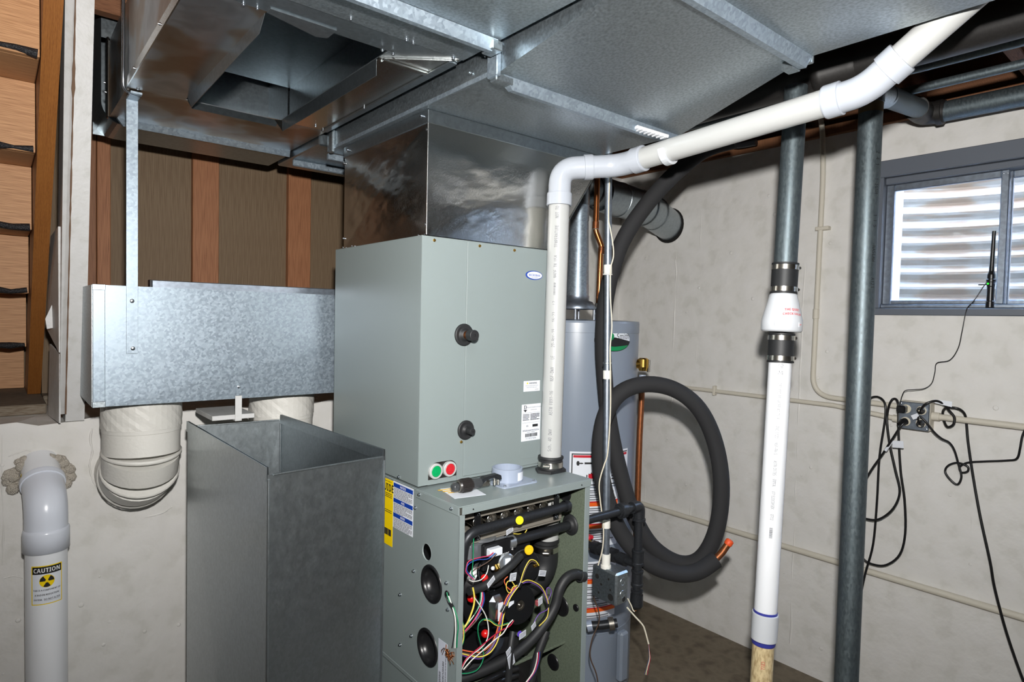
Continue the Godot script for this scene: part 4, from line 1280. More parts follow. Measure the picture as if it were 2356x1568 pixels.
	part(t, "yellow_plug", lt(V(1.091, 0.887, -1.215), V(-0.3, 0.1, 1), [Vector2(0.0125, 0), Vector2(0.013, 0.004), Vector2(0.0115, 0.006), Vector2(0.006, 0.0065), Vector2(0.0055, 0.004), Vector2(0, 0.004)], 20), M.yellow_cap)
	part(t, "mounting_plate", bx(V(1.05, 0.862, -1.262), V(1.13, 0.905, -1.25), 0.003), M.black_metal)
	var mo := part(t, "inducer_motor", lt(V(1.07, 0.74, -1.27), V(-0.12, 0.1, 1), [Vector2(0.0515, 0), Vector2(0.0515, 0.052), Vector2(0.049, 0.057), Vector2(0.014, 0.059), Vector2(0.013, 0.0565), Vector2(0, 0.0565)], 40), M.black_metal)
	part(mo, "shaft_ring", lt(V(1.0632, 0.7456, -1.2135), V(-0.12, 0.1, 1), [Vector2(0.013, 0), Vector2(0.013, 0.003), Vector2(0.0085, 0.0035), Vector2(0.008, 0.001), Vector2(0.0035, 0.001), Vector2(0.0035, 0.006), Vector2(0, 0.006)], 22), M.stainless)
	part(mo, "motor_sticker", film(V(1.036, 0.742, -1.2165), V(0.99, 0, 0.12), V(0, 1, 0), 0.017, 0.04), M.label_white)
	part(t, "motor_ring", lt(V(1.074, 0.745, -1.285), V(-0.12, 0.1, 1), [Vector2(0.054, 0), Vector2(0.055, 0.01), Vector2(0.054, 0.02)], 40), M.cast_metal)
	var cp := part(t, "capacitor", bx(V(0.957, 0.728, -1.25), V(1.003, 0.797, -1.198), 0.012), M.zinc)
	part(cp, "sticker", film(V(0.985, 0.757, -1.1976), V(1, 0, 0), V(0, 1, 0), 0.016, 0.046), M.label_white)
	part(t, "red_plug", lt(V(0.943, 0.708, -1.21), V(0, 0.4, 1), [Vector2(0.009, 0), Vector2(0.0105, 0.006), Vector2(0.007, 0.013), Vector2(0, 0.015)], 14, true), M.red_plastic)
	part(t, "red_plug", lt(V(0.925, 0.79, -1.25), V(0.4, 0.2, 1), [Vector2(0.01, 0), Vector2(0.012, 0.008), Vector2(0.008, 0.016), Vector2(0, 0.018)], 14, true), M.red_plastic)
	part(t, "thermal_plug", bx(V(1.126, 0.722, -1.225), V(1.142, 0.738, -1.213), 0.003), mat("thermal_pink", rgb(150, 70, 74), 0.5))
	part(t, "purple_dot", lt(V(1.066, 0.667, -1.215), V(0, 0, 1), [Vector2(0.008, 0), Vector2(0, 0.001)], 16), M.purple_dot)
	part(t, "control_plate", bx(V(0.852, 0.735, -1.235), V(0.884, 0.868, -1.2325), 0.0008), M.cast_metal)
	screws(t, [V(0.874, 0.752, -1.232), V(0.872, 0.858, -1.232)], V(0, 0, 1), 0.0055)
	part(t, "blower_housing", lt(V(1.03, 0.47, -1.44), V(0, 0, 1), [Vector2(0.15, 0), Vector2(0.17, 0.02), Vector2(0.17, 0.17), Vector2(0.14, 0.19), Vector2(0.13, 0.182), Vector2(0.1, 0.19), Vector2(0, 0.185)], 44), M.black_plastic)
	# hoses
	part(t, "drain_hose", tb(spl([V(1.264, 0.785, -1.178), V(1.24, 0.795, -1.183), V(1.21, 0.79, -1.187), V(1.187, 0.765, -1.19), V(1.172, 0.72, -1.192), V(1.14, 0.68, -1.196), V(1.09, 0.645, -1.2), V(1.03, 0.622, -1.205), V(0.95, 0.61, -1.215), V(0.87, 0.605, -1.23)], 6), 0.0138, 16), M.rubber)
	part(t, "hose_collar", lt(V(1.262, 0.785, -1.178), V(-1, 0.3, 0), [Vector2(0, -0.006), Vector2(0.016, -0.006), Vector2(0.016, 0.012), Vector2(0.0138, 0.013)], 18), M.rubber)
	part(t, "drain_hose", tb(spl([V(1.15, 0.655, -1.2), V(1.12, 0.6, -1.2), V(1.1, 0.54, -1.2), V(1.085, 0.47, -1.2)], 6), 0.0115, 14), M.rubber)
	part(t, "flat_strap", tb(spl([V(1.03, 0.69, -1.2), V(1.012, 0.65, -1.188), V(1.006, 0.58, -1.186), V(0.995, 0.48, -1.186)], 5), 0.009, 8), M.rubber)
	part(t, "wire_loom", tb(spl([V(0.885, 0.835, -1.2), V(0.925, 0.835, -1.2), V(0.965, 0.85, -1.195), V(1.01, 0.87, -1.192), V(1.05, 0.885, -1.2)], 6), 0.0105, 12), M.rubber)
	for i in 4:
		part(t, "coiled_hose", tb(spl([V(0.86, 0.57 - i * 0.017, -1.225), V(0.93, 0.585 - i * 0.019, -1.205), V(1.0, 0.588 - i * 0.019, -1.205), V(1.06, 0.575 - i * 0.018, -1.215)], 5), 0.0085, 10), M.black_plastic)
	# wires
	wire("green", [Vector3(0.888, 0.986, -1.185), Vector3(0.885, 0.957, -1.185), Vector3(0.885, 0.915, -1.185), Vector3(0.883, 0.885, -1.185), Vector3(0.891, 0.873, -1.185)])
	wire("pink", [Vector3(0.953, 0.918, -1.192), Vector3(0.939, 0.913, -1.192), Vector3(0.912, 0.915, -1.192), Vector3(0.879, 0.914, -1.192), Vector3(0.87, 0.9, -1.192), Vector3(0.872, 0.886, -1.192), Vector3(0.894, 0.865, -1.192)])
	wire("blue", [Vector3(0.961, 0.914, -1.194), Vector3(0.937, 0.905, -1.194), Vector3(0.905, 0.91, -1.194), Vector3(0.879, 0.906, -1.194), Vector3(0.874, 0.891, -1.194), Vector3(0.893, 0.867, -1.194)])
	wire("brown", [Vector3(0.967, 0.91, -1.196), Vector3(0.939, 0.896, -1.196), Vector3(0.903, 0.888, -1.196), Vector3(0.89, 0.882, -1.196)])
	wire("white", [Vector3(0.937, 0.89, -1.19), Vector3(0.932, 0.872, -1.19), Vector3(0.916, 0.86, -1.19), Vector3(0.892, 0.861, -1.19), Vector3(0.879, 0.868, -1.19)])
	part(furn, "wire_tip", lt(V(0.953, 0.878, -1.192), V(0, 0.4, 1), [Vector2(0.0045, -0.003), Vector2(0.005, 0.002), Vector2(0, 0.005)], 10, true), M.label_white)
	wire("yellow", [Vector3(1.038, 0.819, -1.186), Vector3(1.046, 0.84, -1.186), Vector3(1.057, 0.86, -1.186), Vector3(1.072, 0.873, -1.186), Vector3(1.091, 0.866, -1.186), Vector3(1.103, 0.851, -1.186)], 0.0014)
	wire("brown", [Vector3(1.042, 0.818, -1.187), Vector3(1.053, 0.842, -1.187), Vector3(1.064, 0.86, -1.187), Vector3(1.079, 0.867, -1.187), Vector3(1.098, 0.857, -1.187)])
	wire("yellow", [Vector3(1.038, 0.819, -1.186), Vector3(1.062, 0.822, -1.186), Vector3(1.089, 0.81, -1.186), Vector3(1.115, 0.79, -1.186), Vector3(1.132, 0.762, -1.186), Vector3(1.142, 0.733, -1.186), Vector3(1.137, 0.701, -1.186), Vector3(1.109, 0.686, -1.186)], 0.0014)
	wire("purple", [Vector3(1.039, 0.816, -1.187), Vector3(1.066, 0.816, -1.187), Vector3(1.094, 0.802, -1.187), Vector3(1.119, 0.779, -1.187), Vector3(1.136, 0.748, -1.187), Vector3(1.14, 0.723, -1.187), Vector3(1.109, 0.718, -1.187), Vector3(1.091, 0.7, -1.187)], 0.0014)
	wire("purple", [Vector3(1.139, 0.756, -1.19), Vector3(1.138, 0.778, -1.19), Vector3(1.148, 0.777, -1.19), Vector3(1.155, 0.764, -1.19), Vector3(1.145, 0.745, -1.19)])
	wire("orange", [Vector3(0.998, 0.847, -1.188), Vector3(0.987, 0.839, -1.188), Vector3(0.996, 0.821, -1.188), Vector3(1.011, 0.808, -1.188)])
	wire("yellow", [Vector3(1.023, 0.814, -1.186), Vector3(1.008, 0.834, -1.186), Vector3(0.994, 0.833, -1.186), Vector3(0.994, 0.815, -1.186), Vector3(1.006, 0.803, -1.186), Vector3(1.014, 0.816, -1.186), Vector3(1.029, 0.817, -1.186)])
	var trunk := [[1196, 1342], [1182, 1356], [1170, 1374], [1162, 1395], [1156, 1415], [1150, 1440], [1144, 1462], [1136, 1482], [1124, 1500], [1108, 1508], [1086, 1507], [1068, 1502], [1056, 1498]]
	for k in [["orange", [Vector3(1.038, 0.818, -1.19), Vector3(1.015, 0.806, -1.19), Vector3(0.998, 0.792, -1.19), Vector3(0.987, 0.771, -1.19), Vector3(0.98, 0.751, -1.19), Vector3(0.972, 0.726, -1.19), Vector3(0.964, 0.706, -1.19), Vector3(0.951, 0.688, -1.19), Vector3(0.932, 0.679, -1.19), Vector3(0.913, 0.679, -1.19), Vector3(0.883, 0.691, -1.19), Vector3(0.857, 0.704, -1.19)]], ["yellow", [Vector3(1.039, 0.816, -1.187), Vector3(1.021, 0.803, -1.187), Vector3(1.005, 0.787, -1.187), Vector3(0.994, 0.768, -1.187), Vector3(0.986, 0.748, -1.187), Vector3(0.981, 0.722, -1.187), Vector3(0.973, 0.7, -1.187), Vector3(0.962, 0.681, -1.187), Vector3(0.943, 0.668, -1.187), Vector3(0.916, 0.668, -1.187), Vector3(0.887, 0.68, -1.187), Vector3(0.855, 0.697, -1.187)]], ["purple", [Vector3(1.039, 0.817, -1.189), Vector3(1.019, 0.804, -1.189), Vector3(1.002, 0.789, -1.189), Vector3(0.991, 0.769, -1.189), Vector3(0.983, 0.749, -1.189), Vector3(0.977, 0.724, -1.189), Vector3(0.969, 0.703, -1.189), Vector3(0.957, 0.683, -1.189), Vector3(0.939, 0.669, -1.189), Vector3(0.918, 0.662, -1.189), Vector3(0.886, 0.675, -1.189), Vector3(0.854, 0.694, -1.189)]], ["brown", [Vector3(1.04, 0.813, -1.192), Vector3(1.02, 0.799, -1.192), Vector3(1.003, 0.783, -1.192), Vector3(0.991, 0.764, -1.192), Vector3(0.984, 0.744, -1.192), Vector3(0.976, 0.722, -1.192), Vector3(0.968, 0.7, -1.192), Vector3(0.955, 0.682, -1.192), Vector3(0.936, 0.67, -1.192), Vector3(0.917, 0.67, -1.192), Vector3(0.885, 0.683, -1.192), Vector3(0.856, 0.698, -1.192)]]]:
		wire(k[0], k[1], 0.0017)
	part(furn, "wire_tie", tb([Vector3(1.041, 0.822, -1.187), Vector3(1.033, 0.811, -1.187)], 0.0065, 10), M.black_plastic)
	part(furn, "wire_tie", tb([Vector3(0.992, 0.775, -1.187), Vector3(0.981, 0.76, -1.187)], 0.0065, 10), M.black_plastic)
	part(furn, "wire_tie", tb([Vector3(1.14, 0.738, -1.187), Vector3(1.138, 0.729, -1.187)], 0.0045, 10), M.black_plastic)
	wire("green", [Vector3(1.004, 0.726, -1.188), Vector3(0.976, 0.728, -1.188), Vector3(0.959, 0.738, -1.188), Vector3(0.942, 0.753, -1.188), Vector3(0.923, 0.759, -1.188), Vector3(0.909, 0.752, -1.188), Vector3(0.907, 0.73, -1.188), Vector3(0.916, 0.7, -1.188), Vector3(0.925, 0.676, -1.188), Vector3(0.923, 0.654, -1.188), Vector3(0.907, 0.638, -1.188), Vector3(0.881, 0.639, -1.188), Vector3(0.855, 0.647, -1.188)], 0.0015)
	wire("yellow", [Vector3(1.005, 0.724, -1.188), Vector3(0.977, 0.726, -1.188), Vector3(0.96, 0.734, -1.188), Vector3(0.943, 0.749, -1.188), Vector3(0.925, 0.757, -1.188)], 0.0012)
	wire("white", [Vector3(0.893, 0.822, -1.186), Vector3(0.909, 0.799, -1.186), Vector3(0.926, 0.772, -1.186), Vector3(0.935, 0.748, -1.186), Vector3(0.938, 0.721, -1.186), Vector3(0.931, 0.701, -1.186), Vector3(0.912, 0.689, -1.186), Vector3(0.889, 0.683, -1.186), Vector3(0.868, 0.67, -1.186), Vector3(0.858, 0.656, -1.186)], 0.0015)
	wire("white", [Vector3(1.015, 0.732, -1.184), Vector3(1.001, 0.724, -1.184), Vector3(0.984, 0.707, -1.184), Vector3(0.959, 0.699, -1.184), Vector3(0.938, 0.691, -1.184), Vector3(0.911, 0.68, -1.184), Vector3(0.887, 0.671, -1.184), Vector3(0.862, 0.656, -1.184)], 0.0016)
	wire("red", [Vector3(1.019, 0.728, -1.185), Vector3(1.005, 0.718, -1.185), Vector3(0.976, 0.715, -1.185), Vector3(0.946, 0.707, -1.185), Vector3(0.922, 0.698, -1.185), Vector3(0.893, 0.688, -1.185), Vector3(0.87, 0.678, -1.185), Vector3(0.855, 0.658, -1.185)], 0.0016)
	wire("yellow", [Vector3(0.89, 0.846, -1.19), Vector3(0.895, 0.823, -1.19), Vector3(0.894, 0.802, -1.19), Vector3(0.886, 0.782, -1.19), Vector3(0.874, 0.762, -1.19), Vector3(0.854, 0.746, -1.19)], 0.0024)
	wire("green", [Vector3(0.916, 0.827, -1.192), Vector3(0.914, 0.806, -1.192), Vector3(0.906, 0.787, -1.192), Vector3(0.888, 0.767, -1.192), Vector3(0.865, 0.749, -1.192), Vector3(0.85, 0.743, -1.192)])
	wire("white", [Vector3(0.919, 0.826, -1.192), Vector3(0.917, 0.803, -1.192), Vector3(0.904, 0.783, -1.192), Vector3(0.883, 0.765, -1.192), Vector3(0.858, 0.754, -1.192)])
	wire("pink", [Vector3(0.921, 0.826, -1.192), Vector3(0.923, 0.806, -1.192), Vector3(0.914, 0.784, -1.192), Vector3(0.899, 0.765, -1.192), Vector3(0.876, 0.748, -1.192), Vector3(0.855, 0.737, -1.192)], 0.0018)
	wire("blue", [Vector3(0.926, 0.824, -1.193), Vector3(0.928, 0.804, -1.193), Vector3(0.918, 0.781, -1.193), Vector3(0.902, 0.761, -1.193)])
	wire("brown", [Vector3(0.919, 0.774, -1.191), Vector3(0.898, 0.757, -1.191), Vector3(0.873, 0.743, -1.191), Vector3(0.857, 0.733, -1.191)], 0.0018)
	wire("green", [Vector3(0.851, 0.784, -1.18), Vector3(0.858, 0.765, -1.18), Vector3(0.86, 0.738, -1.18), Vector3(0.855, 0.721, -1.18), Vector3(0.848, 0.715, -1.18)])
	wire("yellow", [Vector3(0.849, 0.785, -1.18), Vector3(0.856, 0.765, -1.18), Vector3(0.858, 0.738, -1.18), Vector3(0.853, 0.721, -1.18)])
	for k in [["white", -2.0], ["red", 2.0], ["blue", 4.0]]:
		var pl := [Vector3(1.108, 0.615, -1.186), Vector3(1.106, 0.593, -1.186), Vector3(1.094, 0.567, -1.186), Vector3(1.07, 0.549, -1.186), Vector3(1.052, 0.536, -1.186)]
		for i in pl.size():
			pl[i] += V(k[1] * 0.0013, 0, 0)
		wire(k[0], pl, 0.0017)
	wire("yellow", [Vector3(1.116, 0.97, -1.235), Vector3(1.098, 0.929, -1.235), Vector3(1.077, 0.927, -1.235), Vector3(1.055, 0.932, -1.235)])
	# wires leaving through the left side, joined in a copper splice
	wire("black", [Vector3(0.828, 0.833, -1.213), Vector3(0.828, 0.822, -1.205), Vector3(0.828, 0.812, -1.188), Vector3(0.828, 0.796, -1.177), Vector3(0.828, 0.765, -1.176), Vector3(0.828, 0.731, -1.182), Vector3(0.828, 0.72, -1.185)], 0.0013)
	wire("white", [Vector3(0.827, 0.839, -1.201), Vector3(0.827, 0.828, -1.192), Vector3(0.827, 0.817, -1.183), Vector3(0.827, 0.798, -1.173), Vector3(0.827, 0.768, -1.17), Vector3(0.827, 0.737, -1.171), Vector3(0.827, 0.726, -1.171)], 0.0016)
	wire("green", [Vector3(0.828, 0.844, -1.211), Vector3(0.828, 0.827, -1.199), Vector3(0.828, 0.818, -1.18), Vector3(0.828, 0.802, -1.167), Vector3(0.828, 0.782, -1.161), Vector3(0.828, 0.755, -1.164), Vector3(0.828, 0.73, -1.165)], 0.0016)
	part(furn, "wire_sleeve", tb([Vector3(0.827, 0.825, -1.194), Vector3(0.827, 0.821, -1.188), Vector3(0.827, 0.818, -1.183)], 0.0042, 10), M.black_plastic)
	var spm := MB.new()
	for i in 26:
		var a := V(0.8275 + rng.randf_range(-0.004, 0.002), 0.705 + rng.randf_range(-0.008, 0.006), -1.2 + rng.randf_range(-0.014, 0.018))
		spm.tube([a, a + V(rng.randf_range(-0.004, 0.003), rng.randf_range(-0.012, 0.006), rng.randf_range(-0.008, 0.008)), a + V(rng.randf_range(-0.006, 0.004), rng.randf_range(-0.016, 0.002), rng.randf_range(-0.01, 0.012))], 0.0009, 5)
	part(furn, "copper_splice", spm, M.copper)
	# paper tags
	var tg := [Vector3(1.009, 0.846, -1.18), Vector3(1.111, 0.83, -1.18), Vector3(0.938, 0.852, -1.18), Vector3(1.009, 0.631, -1.18), Vector3(1, 0.656, -1.18), Vector3(1.106, 0.757, -1.18), Vector3(1.046, 0.685, -1.18), Vector3(1.084, 0.696, -1.18), Vector3(1.02, 0.954, -1.18)]
	tagcard(tg[0], -0.2, 0.028, 0.02)
	tagcard(tg[1], -0.35, 0.036, 0.015)
	tagcard(tg[2], 0.45, 0.03, 0.014)
	tagcard(tg[3], 0.3, 0.026, 0.036)
	tagcard(tg[4], 0.35, 0.02, 0.016)
	tagcard(tg[5], 0.1, 0.02, 0.02)
	tagcard(tg[6], 0.0, 0.03, 0.016)
	tagcard(tg[7], 0.3, 0.02, 0.015)
	tagcard(tg[8] + V(0, 0, -0.03), 0.15, 0.03, 0.014)

# ------------------------------------------------------------------ left side

func return_box() -> void:
	var t := thing("return_box_duct", V(0.6, 1.243, -2.1), "large spangled galvanized box duct hung along the rear wall", "duct")
	var x0 := 0.199
	var m := MB.new()
	cross_broken(m, [V(0.226, 1.243, -1.95), V(1.5, 1.243, -1.95), V(1.5, 1.566, -1.95), V(0.226, 1.566, -1.95)], V(0, 0, 1), 0.004)
	part(t, "front_panel", m, M.galv_spangle)
	m = MB.new()
	m.box(V(x0 + 0.002, 1.244, -2.25), V(1.498, 1.5655, -1.952))
	part(t, "body", m, M.galv_smooth)
	part(t, "corner_strip", bx(V(x0, 1.243, -1.952), V(0.227, 1.566, -1.9475), 0.001), M.galv_spangle)
	part(t, "corner_tab", bx(V(x0 - 0.001, 1.552, -1.954), V(0.2275, 1.5675, -1.9465), 0.001), M.galv)
	part(t, "corner_tab", bx(V(x0 - 0.001, 1.242, -1.954), V(0.2275, 1.258, -1.9465), 0.001), M.galv)
	part(t, "end_panel", bx(V(x0 - 0.0015, 1.2435, -2.25), V(x0 + 0.0015, 1.5655, -1.954)), M.galv)
	var r := thing("channel_rail", V(0.65, 1.566, -2.05), "grey metal channel rail lying on top of the box duct", "rail")
	part(r, "channel", bx(V(0.352, 1.567, -2.07), V(1.0, 1.59, -2.045), 0.002), M.aluminium)
	part(r, "end_cap", bx(V(0.346, 1.567, -2.072), V(0.3515, 1.5905, -2.043), 0.001), M.black_plastic)
	var s := thing("hanger_strap", V(0.288, 1.385, -1.945), "long galvanized strap holding the box duct up to the trunk", "strap")
	part(s, "strap", bx(V(0.274, 1.384, -1.9464), V(0.3015, 2.062, -1.9446), 0.0004), M.galv_spangle)
	part(s, "bent_top", bx(V(0.2745, 2.0605, -1.9464), V(0.301, 2.0668, -1.88), 0.0006), M.galv_spangle)
	screws(s, [V(0.2875, 1.526, -1.9446), V(0.2895, 1.398, -1.9446)], V(0, 0, 1), 0.0058)
	# round white painted drops that turn into the wall
	for k in [[0.3365, -2.1, "white painted round duct elbow dropping from the box duct's left end"], [0.757, -2.125, "white painted round duct drop half hidden behind the loose duct"]]:
		var cx: float = k[0]
		var cz: float = k[1]
		var d := thing("round_duct_drop", V(cx, 0.95, cz), k[2], "duct", "round duct drops")
		var path := [V(cx, 1.165, cz), V(cx, 1.085, cz), V(cx, 1.03, cz - 0.025), V(cx, 1.0, cz - 0.085), V(cx, 0.99, -2.3)]
		for i in 4:
			var g := MB.new()
			g.tube([path[i], path[i + 1]], 0.101, 30)
			part(d, "duct_gore", g, M.duct_paint)
			if i > 0:
				var dirn: Vector3 = (path[i + 1] - path[i - 1]).normalized()
				part(d, "bead", lt(path[i] - dirn * 0.004, dirn, [Vector2(0.101, -0.002), Vector2(0.105, 0.001), Vector2(0.105, 0.007), Vector2(0.101, 0.01)], 30, true), M.duct_paint)
		var w := MB.new()
		var n := 40
		for i in n:
			for j in 6:
				var q := []
				for c in [[i, j], [i + 1, j], [i + 1, j + 1], [i, j + 1]]:
					var a: float = TAU * (c[0] % n) / n
					var rr: float = 0.1045 + 0.0016 * sin(a * 9.0 + c[1] * 1.7) * sin(c[1] * 2.1 + a * 4.0)
					q.append(V(cx + cos(a) * rr, 1.16 + 0.0827 * c[1] / 6.0, cz + sin(a) * rr))
				w.quad(q[0], q[1], q[2], q[3], V(q[0].x - cx, 0, q[0].z - cz))
		part(d, "cloth_wrap", w, M.duct_paint)
		part(d, "tape_band", lt(V(cx, 1.148, cz), V(0, 1, 0), [Vector2(0.101, 0), Vector2(0.1025, 0.001), Vector2(0.103, 0.017), Vector2(0.1045, 0.018)], 36), M.duct_paint)
	var b := thing("shelf_board", V(0.55, 1.18, -2.05), "small white painted board strapped beneath the box duct", "board")
	part(b, "board", bx(V(0.493, 1.18, -2.15), V(0.614, 1.194, -1.957), 0.001), M.white_paint)
	part(b, "strap", bx(V(0.554, 1.178, -1.9465), V(0.573, 1.252, -1.9445), 0.0005), M.white_paint)
	part(b, "strap_foot", bx(V(0.554, 1.176, -1.985), V(0.573, 1.1795, -1.945), 0.0005), M.white_paint)
	part(b, "strap_tab", bx(V(0.556, 1.2525, -1.9455), V(0.571, 1.285, -1.9442), 0.0004), M.galv_spangle)
	screws(b, [V(0.5635, 1.279, -1.9443)], V(0, 0, 1), 0.0045)

func panel4(parent: Node, called: String, p: Array, out: Vector3, rise: float, m: Material) -> void:
	var mb := MB.new()
	cross_broken(mb, p, out, rise)
	var q := []
	for v in p:
		q.append(v - out * 0.0015)
	cross_broken(mb, q, -out, -rise)
	for i in 4:
		mb.quad(p[i], p[(i + 1) % 4], q[(i + 1) % 4], q[i], (p[i] + p[(i + 1) % 4] - p[(i + 2) % 4] - p[(i + 3) % 4]))
	part(parent, called, mb, m)

func loose_duct() -> void:
	var t := thing("loose_duct_section", V(0.57, 0, -1.65), "open-topped loose galvanized duct section standing left of the furnace", "duct")
	var A := V(0.4345, 1.165, -1.99)
	var B := V(0.7, 1.165, -1.97)
	var C := V(0.718, 1.165, -1.325)
	var D := V(0.436, 1.165, -1.303)
	var g := V(0, -1.163, 0)
	panel4(t, "left_panel", [A, D, D + g, A + g], V(-1, 0, 0), 0.008, M.galv_loose)
	panel4(t, "front_panel", [D, C, C + g, D + g], V(0, 0, 1), 0.006, M.galv_loose)
	panel4(t, "right_panel", [C, B, B + g, C + g], V(1, 0, 0), 0.006, M.galv_loose)
	panel4(t, "back_panel", [B, A, A + g, B + g], V(0, 0, -1), 0.004, M.galv_loose)
	# slip joints along the two long top edges, hem on the short ones
	for k in [[A, D, V(-1, 0, 0)], [B, C, V(1, 0, 0)]]:
		var a: Vector3 = k[0]
		var c: Vector3 = k[1]
		var o: Vector3 = k[2]
		var s := MB.new()
		var u := V(0, 1, 0)
		s.hexa([a - u * 0.014 + o * 0.001, c - u * 0.014 + o * 0.001, c - u * 0.014 + o * 0.0035, a - u * 0.014 + o * 0.0035, a + u * 0.016 + o * 0.001, c + u * 0.016 + o * 0.001, c + u * 0.016 + o * 0.0025, a + u * 0.016 + o * 0.0025])
		s.hexa([a - u * 0.012 - o * 0.0045, c - u * 0.012 - o * 0.0045, c - u * 0.012 - o * 0.0025, a - u * 0.012 - o * 0.0025, a + u * 0.016 - o * 0.003, c + u * 0.016 - o * 0.003, c + u * 0.016 - o * 0.0015, a + u * 0.016 - o * 0.0015])
		part(t, "slip_joint", s, M.galv_loose)
	part(t, "top_hem", tb([D + V(0.012, -0.001, 0.001), C + V(-0.006, -0.001, 0.001)], 0.0025, 8), M.galv_loose)
	part(t, "top_hem", tb([A + V(0.01, -0.001, 0), B + V(-0.008, -0.001, 0)], 0.0025, 8), M.galv_loose)
	part(t, "corner_seam", tb([D + V(0.002, -0.01, 0.001), D + g + V(0.002, 0.002, 0.001)], 0.003, 8), M.galv_loose)
	part(t, "corner_seam", tb([C + V(0, -0.01, 0.001), C + g + V(0, 0.002, 0.001)], 0.0025, 8), M.galv_loose)
	part(t, "corner_seam", tb([B + V(-0.003, -0.01, 0.003), B + g + V(-0.003, 0.002, 0.003)], 0.0025, 8), M.galv_loose)

# a patch bent round a vertical cylinder, given as a flat outline fan about its centre
func bent_fan(mb: MB, o: Vector3, right: Vector3, bend: float, c: Vector2, pts: Array) -> void:
	var up := V(0, 1, 0)
	var nr := right.cross(up)
	var f := func(p: Vector2) -> Vector3:
		var an := p.x / bend
		return o + right * sin(an) * bend + nr * (cos(an) - 1.0) * bend + up * p.y
	for i in pts.size() - 1:
		for k in 4:
			var a: Vector2 = c.lerp(pts[i], k / 4.0)
			var b: Vector2 = c.lerp(pts[i + 1], k / 4.0)
			var d: Vector2 = c.lerp(pts[i + 1], (k + 1) / 4.0)
			var e: Vector2 = c.lerp(pts[i], (k + 1) / 4.0)
			mb.ftri(f.call(a), f.call(d), f.call(e), nr)
			if k > 0:
				mb.ftri(f.call(a), f.call(b), f.call(d), nr)

func arc(c: Vector2, rx: float, ry: float, a0: float, a1: float, n: int) -> Array:
	var o := []
	for i in n + 1:
		var a := lerpf(a0, a1, float(i) / n)
		o.append(c + Vector2(cos(a) * rx, sin(a) * ry))
	return o

func bent_rect(mb: MB, o: Vector3, right: Vector3, bend: float, lo: Vector2, hi: Vector2, n := 12) -> void:
	var up := V(0, 1, 0)
	var nr := right.cross(up)
	for i in n:
		var a := lerpf(lo.x, hi.x, float(i) / n) / bend
		var b := lerpf(lo.x, hi.x, float(i + 1) / n) / bend
		var p := o + right * sin(a) * bend + nr * (cos(a) - 1.0) * bend
		var q := o + right * sin(b) * bend + nr * (cos(b) - 1.0) * bend
		mb.quad(p + up * lo.y, q + up * lo.y, q + up * hi.y, p + up * hi.y, nr)

